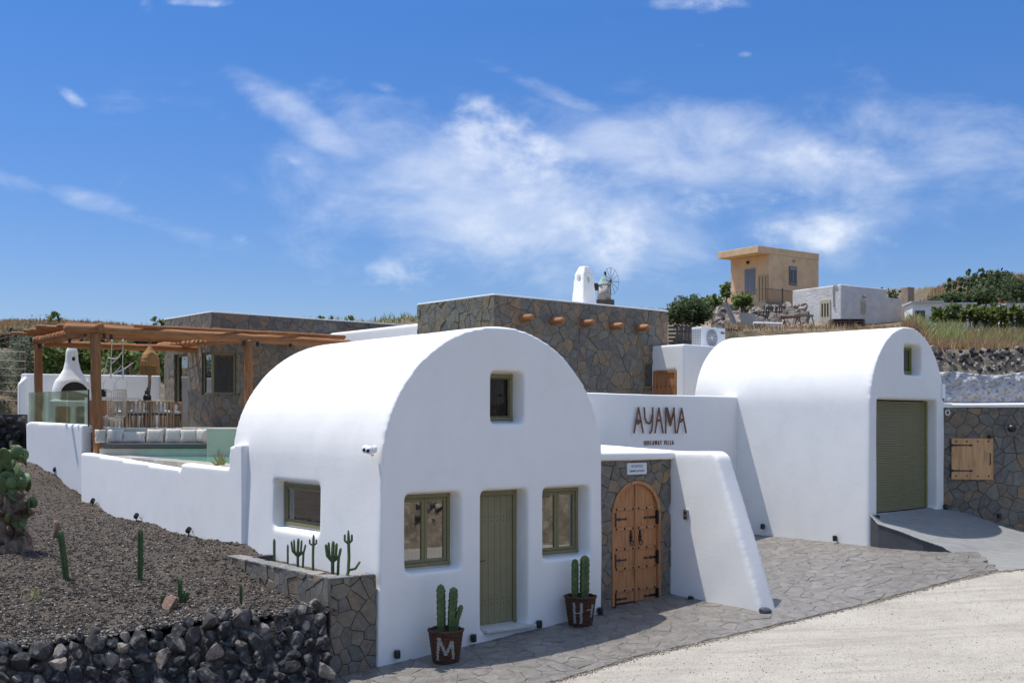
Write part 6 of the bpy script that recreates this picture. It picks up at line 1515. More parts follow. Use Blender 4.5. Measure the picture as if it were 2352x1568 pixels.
rubble_strip('terrace_wall', 'dark dry stone terrace wall behind the oven and fig bushes', 105, 372, 782, 812, 48, .17, RUST, 160, 'dry stone terraces on the left hill', fill=EARTH)
rubble_strip('terrace_wall', 'thin upper row of dark stones near the left hill crest', 25, 230, 750, 759, 56, .14, DKL, 90, 'dry stone terraces on the left hill')
rubble_strip('lava_bank', 'black lava rock bank at the far left below the wire fence', -60, 52, 950, 1060, 33.5, .17, DKL, 110, cat='rock bank', fill=MORTAR)
# ---- grass blades
def grass(name, label, n, posfn, h0, h1, w, mt, parent=None):
    P_ = np.array([posfn() for _ in range(n)], dtype=np.float32); k = 3
    P_ = np.repeat(P_, k, 0) + np.random.normal(size=(n * k, 3)) * [.05, .05, 0]; m_ = n * k
    h = h0 + (h1 - h0) * np.random.rand(m_) ** 1.5; a = np.random.rand(m_) * 6.28; l = np.random.randn(m_) * .35 * h; l2 = np.random.randn(m_) * .35 * h; ww = w * (.5 + np.random.rand(m_))
    dx, dy = np.cos(a) * ww, np.sin(a) * ww; z = np.zeros(m_)
    A = P_ - np.stack([dx, dy, z + .03], 1); B_ = P_ + np.stack([dx, dy, z - .03], 1); C_ = P_ + np.stack([l * .4 + dx * .6, l2 * .4 + dy * .6, h * .6], 1); D = P_ + np.stack([l, l2, h], 1); E = P_ + np.stack([l * .4 - dx * .6, l2 * .4 - dy * .6, h * .6], 1)
    V = np.stack([A, B_, C_, D, E], 1).reshape(-1, 3); f = np.array([(0, 1, 2), (0, 2, 4), (4, 2, 3)]); Fq = (f[None] + (np.arange(m_) * 5)[:, None, None]).reshape(-1, 3)
    return tag(np_mesh(name, V, Fq, mt, parent, kind='stuff'), label, kind='stuff')
def gp(u0, u1, y0, y1, pw=1.0):
    def f():
        Y = y0 + (y1 - y0) * random.random() ** pw; u = random.uniform(u0, u1); x = (u - CX) / FOC * Y; return (x, Y, terr(x, Y))
    return f
def ridge_pt(u0, u1):
    def f(): u = random.uniform(u0, u1); Y = interp(RIDGE, u) * random.uniform(.9, 1.0); x = (u - CX) / FOC * Y; return (x, Y, terr(x, Y))
    return f
grass('dry_grass', 'dry tan grass on the slope above the rubble wall at right', 11000, gp(2080, 2480, 31.6, 41, .8), .12, .5, .012, DRYG)
grass('dry_grass', 'dry grass tufts over the right hill', 6000, gp(2120, 2500, 44, 84, .7), .1, .35, .022, DRYG)
grass('reeds', 'tall green reeds and weeds below the vines at right', 1500, gp(2140, 2480, 35.5, 42), .2, .6, .014, GRNG)
grass('reeds', 'green weeds on the slope left of the vines', 1200, gp(2095, 2200, 36, 43), .3, .8, .02, GRNG)
grass('dry_grass', 'dry grass covering the left hill', 6000, gp(-120, 400, 51, 64, .8), .06, .2, .022, DRYG)
grass('dry_grass', 'grass fringe on the skyline', 1500, ridge_pt(-60, 1500), .08, .35, .025, DRYG)
grass('dry_grass', 'dry weeds behind the garage vault', 1500, gp(1660, 2080, 36, 60, .8), .06, .3, .014, DRYG)
grass('weeds', 'sparse green weeds on the skyline between the buildings', 500, ridge_pt(700, 1540), .2, .8, .04, GRNG)
for i, (u, v) in enumerate(((122, 738), (735, 732), (760, 732), (805, 735), (365, 757))):
    q = at(u, v + 3, interp(RIDGE, u) * .97); q.z = terr(q.x, q.y); t = thing('ridge_shrub', ('small leafy shrub on the left hill crest above the pergola', 'first round shrub peeping over the left stone house roof', 'second round shrub peeping over the left stone house roof', 'larger shrub over the left stone house roof, nearest the villa', 'small shrub on the crest beside the left stone house')[i], 'shrub', tuple(q), 0, 'shrubs along the skyline')
    leaf_cloud('crown', [((0, 0, .35), (.35, .3, .3))], 160, .10, FIG, t)
    limbs(t, (0, 0, -.2), [(.1, 0, .4), (-.15, 0, .45)], .03, BARK)
# ---- right: rubble walls above the ramp
FRb = Frame(*at(2135, 900, 29.6).xy, -8)
wr_ = fthing(FRb, 'whitewashed_wall', 'lumpy whitewashed rubble wall behind the slate wall at right', 'wall')
WASH = mat('whitewash', (.66, .65, .63), (.42, .41, .39), scale=5, rough=.95, bump=.8, bscale=9, bdist=.08, lo=.45, hi=.72, c3=(.10, .10, .10), s3=13, w3=.75)
n1, n2 = 150, 42; V = []
L_ = 7.0; zt_ = CH + 112 / 2600 * 29.6
for j in range(n2):
    for i in range(n1):
        x = L_ * i / (n1 - 1); z = 2.6 + (zt_ + .05 * math.sin(x * 3) - 2.6) * j / (n2 - 1); d = mnoise.cell(Vector((x * 5, z * 6, 1))) * .0 + mnoise.noise(Vector((x * 5, z * 6, 1))) * .10 + mnoise.noise(Vector((x * 13, z * 15, 4))) * .05
        V.append((x, -d - .05, z))
V += [(x_, .5, zt_ - .04) for x_ in np.linspace(0, L_, n1)]
Fq = [(j * n1 + i, j * n1 + i + 1, (j + 1) * n1 + i + 1, (j + 1) * n1 + i) for j in range(n2) for i in range(n1 - 1)]
np_mesh('wall_face', V, Fq, WASH, wr_, smooth=True)
MB().box(0, L_, .1, .5, 2.4, zt_ - .05).build('core', WHITE, wr_)
TANM = mat('tan_lime_mortar', (.34, .27, .19), (.24, .19, .135), scale=5, rough=1, bump=.6, bscale=25)
rb = fthing(FRb, 'rubble_wall', 'tan mortared wall studded with black lava stones above the whitewash', 'wall'); 
zb_, zt2 = zt_ - .06, CH + 165 / 2600 * 30.2
V = []; n2 = 12
for j in range(n2):
    for i in range(n1):
        x = L_ * i / (n1 - 1); z = zb_ + (zt2 - zb_) * j / (n2 - 1); V.append((x, .05 + .25 * j / (n2 - 1) - .06 * mnoise.noise(Vector((x * 3, z * 4, 8))), z))
np_mesh('wall_face', V, [(j * n1 + i, j * n1 + i + 1, (j + 1) * n1 + i + 1, (j + 1) * n1 + i) for j in range(n2 - 1) for i in range(n1 - 1)], TANM, rb, smooth=True)
pr_ = []
for i in range(6): me = rock_mesh(400 + i, 1, 5); me.materials.append(DKL); pr_.append(me)
pw_ = []
PST = mat('pale_rubble_stone', (.42, .37, .30), (.28, .24, .19), scale=4, rough=.95, bump=.5)
for i in range(4): me = rock_mesh(420 + i, 1, 5); me.materials.append(PST); pw_.append(me)
for i in range(290):
    x = random.uniform(.1, 4.6); f = random.random() ** .8; rock(rb, (x, .05 + .25 * f, zb_ + .04 + (zt2 - zb_) * f), random.uniform(.028, .07) * (1 if f < .75 else 1.3), protos=pr_ if random.random() < .62 else pw_)
x, z = FRb.front(2270, 925, -.6); cbm = fthing(FRb, 'coping_slab', 'pale slab with brown edge lying in front of the whitewashed wall', 'slab')
MB().box(x - .9, x + 3, -.62, -.1, 3.9, z + .02).build('slab', mat('beige_slab', (.45, .39, .32), rough=.9), cbm)
# earth bank up to the grass
# ---- right: vine frames
POST = mat('weathered_post', (.13, .10, .075), (.08, .06, .045), scale=5, rough=.95, bump=.5)
for i, (u, v0, v1, Y) in enumerate(((2158, 704, 770, 44), (2192, 700, 772, 44), (2228, 702, 770, 43.5), (2262, 698, 775, 43), (2300, 702, 778, 42.5), (2338, 700, 785, 42))):
    w = at(u, v1, Y); h = (v1 - v0) * Y / 2600; t = thing('vine', 'x', 'vine', tuple(w), 0, 'old vines on dark posts on the right slope')
    t['label'] = ('leftmost trellised vine on the slope above the garage', 'second trellised vine from the left on the slope', 'third trellised vine, left of the brown gap', 'fourth trellised vine with yellow leaf tips', 'fifth trellised vine beside the white shed', 'rightmost trellised vine with the darkest post')[i]
    m = MB(); m.tube([(-.06, 0, -.2), (.0, 0, h * .5), (.03, 0, h)], .045, 6); m.build('post', POST, t); m = MB(); m.tube([(-.42, 0, h * .62), (.42, 0, h * .62)], .03, 5); m.build('rail', POST, t)
    m = MB(); m.tube([(.18, .05, -.2), (.12, 0, h * .4), (.3, 0, h * .7)], [.05, .04, .02], 6); m.build('stem', BARK, t)
    leaf_cloud('crown', [((0, 0, h * .72), (.36, .3, h * .30)), ((.25, 0, h * .5), (.2, .2, h * .25))], 620, .07, VINE, t, asp=.7)
for i, (u0, u1, v0, v1, Y, lb) in enumerate(((2096, 2160, 693, 755, 47, 'low white shed with pale walls left of the vines'), (2158, 2235, 697, 712, 49, 'long low white roof behind the vines'), (2265, 2310, 700, 716, 48, 'small white roof between the vines at right'), (2312, 2400, 698, 752, 46, 'white shed with purple-blue door at the right edge'))):
    p0 = at(u0, v1, Y); k = Y / 2600; W, H = (u1 - u0) * k, (v1 - v0) * k; sh_ = thing('shed', lb, 'shed', tuple(p0), R(-6), 'low white sheds on the right slope')
    MB().box(0, W, 0, 1.4, -.8, H - .05).build('wall', WHITE, sh_); MB().box(-.08, W + .08, -.12, 1.5, H - .05, H + .02).build('roof', mat('shed_roof_%d' % i, (.55, .55, .54), rough=.8), sh_)
    if i == 3: MB().box(.42, .75, -.02, .03, .1, H - .35).build('door', mat('purple_blue_paint', (.09, .08, .30), rough=.5), sh_); MB().box(.1, .3, -.02, .02, .5, .8).build('window', DARKIN, sh_)
    if i == 0: MB().box(.1, .5, -.02, .03, .1, .75).build('opening', DARKIN, sh_)
for i in range(3):
    w = at((2128, 2170, 2250)[i], (775, 768, 760)[i], (41, 43, 43)[i]); t = thing('picket_fence', ('small grey picket fence left part below the vines', 'grey picket fence in the middle below the vines', 'grey picket fence at the right below the vines')[i], 'fence', tuple(w), 0, 'grey picket fences below the vines')
    for k in range(9): MB().box(k * .13 - .02, k * .13 + .05, -.02, .02, -.2, .42 + random.uniform(-.05, .05)).build('picket', PALE, t)
    MB().box(-.05, 1.15, .02, .05, .2, .26).build('rail', PALE, t)
# ---- prickly pear thicket and shrubs on the right hill
THP = leafmat('thicket_pads', [(.12, .18, .075), (.16, .22, .10), (.08, .12, .05), (.24, .28, .16)]); tp_ = []
for i in range(3): me = pad_mesh(i, .16); me.materials.append(THP); tp_.append(me)
def thicket(label, pts, n, s):
    q0 = at(*pts[0]); t = thing('prickly_pear', label, 'cactus', tuple(q0))
    for i in range(n):
        k = random.random() * (len(pts) - 1); a = at(*pts[int(k)]); b = at(*pts[min(int(k) + 1, len(pts) - 1)]); p = a.lerp(b, k - int(k)) - q0
        p = p + Vector((max(-.7, min(.7, random.gauss(0, .45))), random.uniform(-.6, .3), max(-.6, min(.22, random.gauss(-.14, .25))))); o = place_pad(t, p, s * random.uniform(.8, 1.2), tp_)
    return t
thicket('big prickly pear thicket crowning the right hilltop', [(2195, 668, 60), (2215, 650, 60), (2245, 636, 61), (2275, 632, 62), (2290, 655, 60), (2270, 668, 59), (2230, 668, 59), (2300, 680, 57), (2330, 695, 54)], 300, .125)
thicket('small prickly pear behind the white house parapet', [(2040, 676, 88), (2050, 675, 88), (2064, 678, 88)], 60, .13)
bush('shrub', 'low grey-green shrub spread at the left below the prickly pears', 'shrub', 2185, 712, 672, 100, 54, 2200, .09, SHR, 'dark shrubs on the right hill', asp=.4)
bush('shrub', 'wide dark shrub below the middle of the prickly pears', 'shrub', 2255, 708, 662, 110, 53, 2400, .09, SHR, 'dark shrubs on the right hill', asp=.4)
bush('shrub', 'round dark shrub at the right picture edge', 'shrub', 2345, 705, 628, 90, 56, 2400, .09, SHR, 'dark shrubs on the right hill', asp=.4)
bush('shrub', 'brownish green shrub on top of the hill right of the prickly pears', 'shrub', 2305, 668, 622, 80, 60, 1800, .09, SHR, 'dark shrubs on the right hill', asp=.4)
# ---- middle: big shrub, rubble slope, fence
bush('shrub', 'large green shrub right of the stone villa roof corner', 'shrub', 1585, 752, 682, 122, 43, 6500, .075, SHR, asp=.45, nb=8)
bush('shrub', 'green vine bush trailing right from the large shrub', 'shrub', 1632, 712, 680, 60, 50, 1600, .08, FIG, asp=.5)
bush('shrub', 'pair of green bushes under the beige terrace wall', 'shrub', 1704, 712, 676, 56, 62, 1800, .09, FIG, asp=.5)
bush('small_tree', 'small thin tree at the left corner of the beige house terrace', 'tree', 1668, 690, 645, 30, 84, 900, .12, FIG, asp=.5)
LG = mat('tan_outcrop', (.34, .26, .17), (.21, .16, .105), scale=1.6, rough=1, bump=.8, bscale=5, bdist=.15)
def mound(name, label, pts, seed, col=LG):      # an earth outcrop: control (u, v, Y) ridge line, falls to the front
    V = []; Fq = []; n = 40; m_ = 22
    for i in range(n):
        k = i / (n - 1) * (len(pts) - 1); a = at(*pts[int(k)][:3]); b = at(*pts[min(int(k) + 1, len(pts) - 1)][:3]); p = a.lerp(b, k - int(k))
        for j in range(m_):
            f = j / (m_ - 1); y = p.y + 3 - 9 * f; zt = p.z * (1) ; zb = terr(p.x, y) - .3; z = zb + (zt - zb) * (1 - max(0, (f - .33) / .67)) ** .8 if f > .33 else zt
            V.append((p.x + .25 * mnoise.noise(Vector((i * .3, j * .4, seed))), y, z + .5 * mnoise.noise(Vector((p.x * .6, y * .6, seed))) + .2 * mnoise.noise(Vector((p.x * 2, y * 2, seed)))))
    Fq = [(i * m_ + j, i * m_ + j + 1, (i + 1) * m_ + j + 1, (i + 1) * m_ + j) for i in range(n - 1) for j in range(m_ - 1)]
    return tag(np_mesh(name, V, Fq, col, smooth=True), label, kind='structure')
mound('rocky_outcrop', 'tan rocky outcrop under the beige house', [(1590, 735, 76), (1620, 716, 80), (1665, 706, 84), (1700, 704, 84), (1760, 712, 82), (1810, 716, 80), (1850, 732, 78), (1870, 750, 76)], 5)
rub = thing('rubble_slope', 'slope of loose pale rubble below the beige house', 'rubble', (15, 70, 10))
GRB = mat('grey_rubble', None, (.7, .7, .7), scale=4, rough=.95, bump=.5, pal=[(.30, .25, .20), (.22, .19, .155), (.38, .32, .25), (.15, .13, .11), (.27, .22, .17)]); gp_ = []
for i in range(6): me = rock_mesh(500 + i, 1, 5); me.materials.append(GRB); gp_.append(me)
for i in range(290):
    u = random.uniform(1640, 1850); v = random.uniform(700, 765); q = at(u, v, 72 - (v - 700) * .42); s = random.uniform(.14, .34)
    rock(rub, Vector((q.x - 15, q.y - 70, q.z - 10 - .05)), s, protos=gp_)
rubble_strip('low_rubble_wall', 'low grey rubble wall below the broken fence', 1645, 1700, 748, 762, 50, .13, GRB, 60)
WOODG = mat('grey_weathered_wood', (.17, .135, .11), (.10, .08, .065), scale=4, rough=.95, bump=.5, stretch=(8, 8, .8))
def pickets(label, u0, u1, v0, v1, Y, n, lean=0, gapp=.25, group='weathered pallet fences', cat='fence', thick=.03):
    a, b = at(u0, v1, Y), at(u1, v1, Y); H = (v1 - v0) * Y / 2600; t = thing('pallet_fence', label, cat, tuple(a), 0, group); W = b.x - a.x; w = W / n
    for k in range(n):
        o = MB().box(0, w * (1 - gapp), -thick / 2, thick / 2, -.15, H + random.uniform(-.06, .06)).build('board', WOODG, t, loc=(k * w, random.uniform(-.01, .01), 0), rot=(0, lean + random.uniform(-.03, .03), 0))
    for z in (.25, .7): MB().box(0, W, thick / 2 + .01, thick / 2 + .04, H * z, H * z + .07).build('rail', WOODG, t)
    return t
pickets('grey pallet fence directly left of the heat-pump unit', 1552, 1598, 747, 800, 35.2, 12)
t = thing('pallet_fence', 'horizontal board pallet between stone villa and picket fence', 'fence', tuple(at(1535, 800, 35.6)), 0, 'weathered pallet fences')
for k in range(6): MB().box(0, .24 * 1.2, -.02, .02, .02 + k * .12, .09 + k * .12).build('board', WOODG, t)
pickets('leaning dark stake fence above the low rubble', 1748 / 1, 1774, 0, 0, 1, 1) if False else None
pickets('dark pallet fence directly right of the heat-pump unit', 1667, 1700, 752, 798, 35.8, 8)
pickets('leaning stake fence on the rubble below the terrace wall', 1750, 1795, 703, 752, 60, 9, .1, .45)
pickets('collapsed grey pallet fence right of the leaning stakes', 1806, 1855, 726, 770, 56, 10, -.5, .5) if False else pickets('collapsed grey pallet fence right of the leaning stakes', 1806 - 20, 1835 - 12, 728, 758, 57, 8, -.35, .5)
m = MB(); w = at(1681, 745, 48); m.tube([(-.35, 0, .95), (.1, 0, 0)], .07, 4); m.tube([(-.22, 0, .95), (.2, 0, 0)], .05, 4); tag(m.build('leaning_beams', PALE, loc=tuple(w)), 'pale beams leaning on the low rubble', 'beam')
w = at(1765, 742, 45); m = MB(); m.tube([(-.6, 0, .0), (.55, 0, -.03)], .055, 10); tag(m.build('pipe', WBOX, loc=tuple(w)), 'white plastic pipe lying on corrugated sheets', 'pipe')
m = MB(); n = 36
for i in range(n + 1):
    x = -1.1 + 2.0 * i / n; z = .03 * math.sin(i * 1.6); m.v += [(x, -.4, z - .14), (x, .3, z - .02)]
m.f = [(2 * i, 2 * i + 2, 2 * i + 3, 2 * i + 1) for i in range(n)]
w = at(1768, 750, 44); tag(m.build('corrugated_sheet', mat('rusty_sheet', (.17, .13, .11), (.28, .25, .22), scale=4, rough=.9), loc=tuple(w)), 'rusty corrugated sheet below the white pipe', 'sheet')
w = at(1716, 735, 47); m = MB(); m.v = [(-.35, 0, .3), (.35, .1, .28), (.42, 0, -.25), (-.2, 0, -.3), (.0, -.05, .3), (.1, -.05, -.28)]; m.f = [(0, 4, 5, 3), (4, 1, 2, 5)]; tag(m.build('tin_sheet', PALE, loc=tuple(w)), 'bent pale tin sheet leaning on the rubble', 'sheet')
for i, (u, v, Y, lb) in enumerate(((1815, 752, 50, 'red-brown sawhorse of old timber behind the garage'), (1845, 748, 52, 'old wooden table frame behind the garage vault'))):
    w = at(u, v, Y); t = thing(('sawhorse', 'old_table')[i], lb, ('sawhorse', 'table')[i], tuple(w)); mt_ = mat('red_timber_%d' % i, ((.28, .13, .08), (.27, .22, .15))[i], rough=.9)
    MB().box(-.45, .45, -.1, .1, .42, .50).build('beam', mt_, t)
    for a, b in ((-.4, -.55), (-.3, -.05), (.3, .1), (.4, .55)): m = MB(); m.tube([(a, 0, .42), (b, 0, -.2)], .03, 4); m.build('leg', mt_, t)
def pallets(label, u0, u1, v0, Y, n, tarp=False):
    a = at(u0, v0, Y); W = (u1 - u0) * Y / 2600; t = thing('pallet_stack', label, 'pallets', tuple(a))
    for k in range(n):
        z = k * .14; MB().box(.05 * k, W - .03 * k, -.4, .4, z, z + .03).build('board', WOODG, t); MB().box(.05 * k, W - .05 * k, -.4, .4, z + .085, z + .11).build('board', WOODG, t)
        for x in (.1, W / 2, W - .2): MB().box(x, x + .1, -.38, .38, z + .031, z + .084).build('block', WOODG, t)
    if tarp: MB().box(.2, W * .55, -.42, .3, -.25, .02).build('blue_tarp', mat('blue_tarp', (.16, .27, .36), rough=.7), t)
pallets('stack of dark wooden pallets with a blue tarp before the white house', 1903, 1985, 752, 56, 3, True)
# ---- beige house on the outcrop
BEIGE = mat('beige_render', (.80, .55, .32), (.68, .45, .25), scale=.8, rough=.95, bump=.35, bscale=14, c3=(.40, .28, .17), s3=1.4, w3=.35)
BGREY = mat('grey_cement_wall', (.26, .215, .165), (.2, .165, .13), scale=1.2, rough=.95, bump=.4, bscale=10)
Fh = Frame(*at(1766, 680, 92).xy, 36); bz0 = at(1766, 690, 92).z - .6
bh = fthing(Fh, 'beige_house', 'small beige flat-roofed house high on the rocky outcrop', 'house')
hw = Fh.front(1880.5, 600, 0)[0]; hd = Fh.side(1678, 600, 0)[0]; ht_ = at(1766, 583, 92).z
m = MB(); m.box(0, hw, 0, hd, bz0, ht_)
dd = win_side(Fh, 0, 1711, 619, 1735, 668); wn_ = win_rect(Fh, 0, 1811, 613, 1830, 656)
m.build('wall', BEIGE, bh, bevel=.03)
rt = at(1766, 567, 92).z; rs = Fh.side(1661, 590, -1.25)[0]; MB().box(-1.3, hw + .02, -.02, hd + .25, ht_ + .003, rt).build('roof', BEIGE, bh, bevel=.03)
BLUEG = mat('faded_blue_shutter', (.27, .31, .34), (.2, .24, .27), scale=6, rough=.8); BRF = mat('brown_frame', (.22, .13, .08), rough=.8)
def shutter_front(x0, x1, z0, z1):
    w_ = MB().box(x0, x1, -.05, -.004, z0, z1).build('window', BRF, bh)
    n_ = 2; ww = (x1 - x0 - .1) / n_
    for i in range(n_):
        a = x0 + .05 + i * ww; MB().box(a + .015, a + ww - .015, -.08, -.052, z0 + .05, z1 - .05).build('shutter', BLUEG, w_)
        for k in range(3): MB().box(a + .06 + k * (ww - .12) / 3, a + .06 + (k + .55) * (ww - .12) / 3, -.085, -.081, z0 + .15, z1 - .3).build('slit', DARKIN, w_)
shutter_front(*wn_)
y0, y1, z0, z1 = dd; w_ = MB().box(-.05, -.004, y0, y1, z0 - .3, z1).build('door', BLUEG, bh)
for k in range(2): MB().box(-.07, -.052, y0 + .08 + k * (y1 - y0) / 2, y0 - .08 + (k + 1) * (y1 - y0) / 2, z0, z1 - .12).build('panel', mat('louvre_%d' % k, (.20, .23, .25), rough=.8), w_)
y2, _z = Fh.side(1737, 640, -.3); y3, _z = Fh.side(1759, 640, -.3); zd = at(1745, 622, 90).z
bo = MB().box(-.12, -.06, min(y2, y3), max(y2, y3), bz0 + .3, zd).build('open_shutter', mat('tan_board', (.50, .36, .2), rough=.9), bh)
for k in range(3): yy_ = min(y2, y3) + (k + .5) * abs(y3 - y2) / 3; MB().box(-.135, -.121, yy_ - .04, yy_ + .04, bz0 + .5, zd - .15).build('batten', BRF, bo)
for (u, v, fr_s) in ((1719, 603, 0), (1822, 603, 1)):
    m = MB(); m.ball((0, 0, 0), .14, 8, 6)
    if fr_s: x, z = Fh.front(u, v - 4, 0); m.build('round_lamp', PALE, bh, loc=(x, -.1, z))
    else: y, z = Fh.side(u, v, 0); m.build('round_lamp', BLACK, bh, loc=(-.1, y, z))
tw2 = fthing(Fh, 'house_terrace', 'cement terrace base with thin rust-brown railing round the beige house', 'terrace')
xr = Fh.front(1905, 690, -2.0)[0]; MB().box(-2.6, xr, -2.0, hd + 1, bz0 - 2.4, bz0 + .25).build('base_wall', BGREY, tw2)
MB().box(-3.4, -2.6, 0, hd + 3.4, bz0 - 2, bz0 + .7).build('side_wall', BEIGE, tw2)
m = MB(); n_ = 62
rl = MB(); rl.box(-2.5, xr, -1.93, -1.90, bz0 + 1.2, bz0 + 1.24); rl.box(-2.5, xr, -1.93, -1.90, bz0 + .32, bz0 + .36); rl.box(-2.53, -2.5, -1.93, hd, bz0 + 1.2, bz0 + 1.24); rl.build('rail', BRF, tw2)
bar = MB().box(-.014, .014, -.014, .014, 0, .84).mesh('baluster'); bar.materials.append(BRF)
for k in range(n_): link('baluster', bar, tw2, loc=(-2.5 + (xr + 2.4) * k / n_, -1.915, bz0 + .36))
for k in range(20): link('baluster', bar, tw2, loc=(-2.515, -1.8 + (hd + 1.6) * k / 20, bz0 + .36))
for x in (-.6, 2.6, 5.6): MB().box(x - .04, x + .04, -1.96, -1.88, bz0 + .25, bz0 + 1.4).build('rail_post', POST, tw2)
# ---- white house and pillar
OLDW = mat('old_white_render', (.74, .71, .66), (.60, .58, .54), scale=.9, rough=.95, bump=.7, bscale=6, bdist=.06, c3=(.36, .36, .36), s3=1.5, w3=.3)
Fw = Frame(*at(1932, 740, 78).xy, 34); wh = fthing(Fw, 'white_house', 'plain old white block house with cream door behind the garage', 'house')
wz0 = 8.6; wt = at(1932, 653, 78).z; w_l = Fw.side(1820, 690, 0)[0]; w_r = Fw.front(2037, 670, 0)[0]; w_r2 = Fw.front(2080, 680, 0)[0]; wt2 = Fw.front(2040, 680, 0)[1]
MB().box(0, w_r, 0, w_l, wz0, wt).build('wall', OLDW, wh, bevel=.06); MB().box(w_r, w_r2, .03, 3, wz0, wt2 - .1).build('extension', OLDW, wh)
CREAMP = mat('cream_paint', (.58, .52, .36), (.45, .40, .28), scale=5, rough=.8)
y0, y1, z0, z1 = win_side(Fw, 0, 1884, 690, 1908, 742); dr_ = MB().box(-.06, -.004, y0, y1, z0 - .3, z1).build('door', CREAMP, wh)
for k in range(3): MB().box(-.075, -.061, y0 + .15 + k * (y1 - y0 - .2) / 3, y0 + .15 + (k + .5) * (y1 - y0 - .2) / 3, z0 + .5, z1 - .25).build('glazing', DARKIN, dr_)
x0, x1, z0, z1 = win_rect(Fw, 0, 1976, 691, 1988, 720); wd_ = MB().box(x0, x1, -.06, -.004, z0, z1).build('window', CREAMP, wh)
for k in range(5): MB().box(x0 + .08, x1 - .08, -.075, -.061, z0 + .12 + k * (z1 - z0 - .25) / 5, z0 + .12 + (k + .5) * (z1 - z0 - .25) / 5).build('louvre', PALE, wd_)
x, z = Fw.front(1983, 683, 0); m = MB(); m.ball((x, -.1, z + .05), .12, 8, 6); m.build('round_lamp', PALE, wh)
m = MB(); y, z = Fw.side(1915, 656, -.05); m.tube([(-.06, y - .3, z), (-.06, y, z), (-.06, y + .05, z - .3), (-.06, y, z - 1.5)], .04, 5); m.build('drain_pipe', PALE, wh)
w = at(2085, 755, 62); k = 62 / 2600; pil = thing('pillar', 'tall rough beige pillar standing right of the white house', 'pillar', tuple(w), R(34)); MB().box(-.28, .28, -.22, .22, -.6, 95 * k).build('shaft', mat('pillar_render', (.42, .32, .24), (.34, .26, .19), scale=3, rough=.95, bump=.8, bscale=9, bdist=.05), pil, bevel=.02)
# dark clutter right of the pillar
w = at(2108, 770, 40); m = MB(); m.tube([(-.45, 0, .12), (.3, 0, .10)], .17, 12); tag(m.build('water_drum', mat('dark_rust', (.08, .05, .035), rough=.8), loc=tuple(w)), 'dark rusty drum lying just above the garage vault', 'drum')
w = at(2106, 770, 54); t = thing('iron_frame', 'rusty iron gate frame beside the pillar', 'gate', tuple(w))
for x in (-.2, .15, .5): MB().box(x, x + .05, 0, .05, -.5, 1.7).build('bar', BRF, t)
MB().box(-.2, .55, 0, .04, 1.1, 1.16).build('crossbar', BRF, t); MB().box(-.2, .55, 0, .04, .4, .46).build('crossbar', BRF, t)
# ---- windmill on the far ridge
wy = 400; w = at(1388, 700, wy); k = wy / 2600 * 1.12; wmz = w.z
wml = thing('windmill', 'far old round windmill with pale green cap and thin spoked sails', 'windmill', (w.x, w.y, w.z), 0)
MSTN = mat('mill_plaster', (.80, .74, .66), (.50, .42, .35), scale=.5, rough=.95)
MB().box(-17 * k, 19 * k, -3, 3, -6, 9 * k).build('stone_base', mat('mill_base', (.20, .165, .13), (.13, .11, .09), scale=.6, rough=1), wml)
MB().lathe([(14.5 * k, 6 * k), (12.8 * k, 42 * k)], 20).build('tower', MSTN, wml, smooth=True)
MB().lathe([(14.5 * k, 41 * k), (1 * k, 62 * k)], 18).build('cap', mat('pale_green_cap', (.34, .44, .38), rough=.8), wml)
m = MB(); hub = Vector((13 * k, -6 * k, 48 * k)); ax_ = Vector((.75, -.66, 0)); side_ = Vector((.66, .75, 0)); m.tube([(0, 0, 48 * k), hub], .22, 6); m.build('axle', POST, wml)
rim = []; nsp = 12
for i in range(nsp):
    a = 2 * math.pi * i / nsp; e = hub + (side_ * math.cos(a) + Vector((0, 0, 1)) * math.sin(a)) * 28 * k; rim.append(e); m = MB(); m.tube([hub, e], .09, 4); m.build('sail_spar', POST, wml)
m = MB(); m.tube(rim + [rim[0]], .05, 4); m.build('rim_rope', POST, wml)
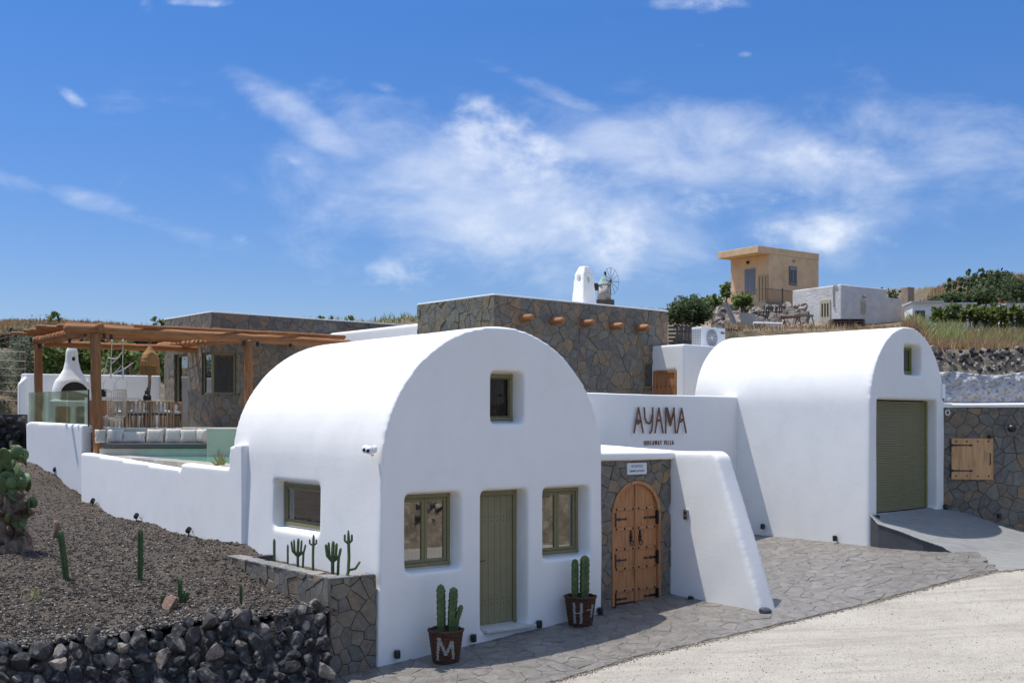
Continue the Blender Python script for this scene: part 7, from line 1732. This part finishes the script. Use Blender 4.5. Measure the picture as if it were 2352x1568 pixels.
m = MB(); m.tube([(-14 * k, 0, 40 * k), (-17 * k, 0, 44 * k), (-14 * k, 0, 30 * k)], .9, 6); m.tube([(2 * k, 0, 60 * k), (2 * k, 0, 68 * k)], .4, 5); m.build('finial', POST, wml)
# street lamp behind the shrub
w = at(1548, 735, 60); k = 60 / 2600; m = MB(); m.tube([(0, 0, -1), (0, 0, 1.0), (.05, 0, 1.2), (.2, 0, 1.3), (.5, 0, 1.27)], .035, 6); tag(m.build('street_lamp', mat('grey_pole', (.3, .32, .33), rough=.6), loc=tuple(w)), 'thin curved grey lamp pole at the large shrub', 'street lamp')
# ---- bank across the street (seen in the window panes)
V = []; nx, ny = 30, 60; BK = mat('roadside_earth', (.30, .235, .16), (.13, .10, .07), scale=1.2, rough=1, bump=.8, bscale=8, bdist=.1, c3=(.5, .43, .33), s3=5, w3=.5)
for i in range(nx):
    for j in range(ny):
        y = 3 + 17 * j / (ny - 1); x = 9.6 + 7 * i / (nx - 1) + .3 * math.sin(y); f = i / (nx - 1); z = zg(x, y) - .3 + 3.6 * min(1, f * 2.2) ** .8 + .35 * mnoise.noise(Vector((x * .9, y * .9, 1)))
        V.append((x, y, z))
tag(np_mesh('roadside_bank', V, [(i * ny + j, (i + 1) * ny + j, (i + 1) * ny + j + 1, i * ny + j + 1) for i in range(nx - 1) for j in range(ny - 1)], BK, smooth=True), 'tan earth bank across the street', kind='structure')
bkp = lambda i: (lambda y, x: (x, y, zg(x, y) - .3 + 3.6 * min(1, (x - 9.6 - .3 * math.sin(y)) / 7 * 2.2) ** .8 + .1))(random.uniform(4, 19), random.uniform(10.3, 13))
tag(pebbles('bank_stones', 900, bkp, .04, .24, GRB), 'loose stones on the bank across the street', kind='stuff')
w = (13.2, 12, 2.9); t = thing('roadside_bush', 'dark bushes on top of the bank across the street', 'bush', w); leaf_cloud('crown', [((0, y, .6), (.8, 1.2, .9)) for y in (-6, -4, -2.4, 0, 1.5, 3.5, 5.5)], 5000, .08, SHR, t)
# weeds on the soil
def wpos():
    q = soilpt(random.gauss(72, 14), random.gauss(1368, 10)); return (q.x, q.y, q.z)
grass('soil_weeds', 'small dry weeds on the black soil at lower left', 14, wpos, .08, .22, .006, GRNG)
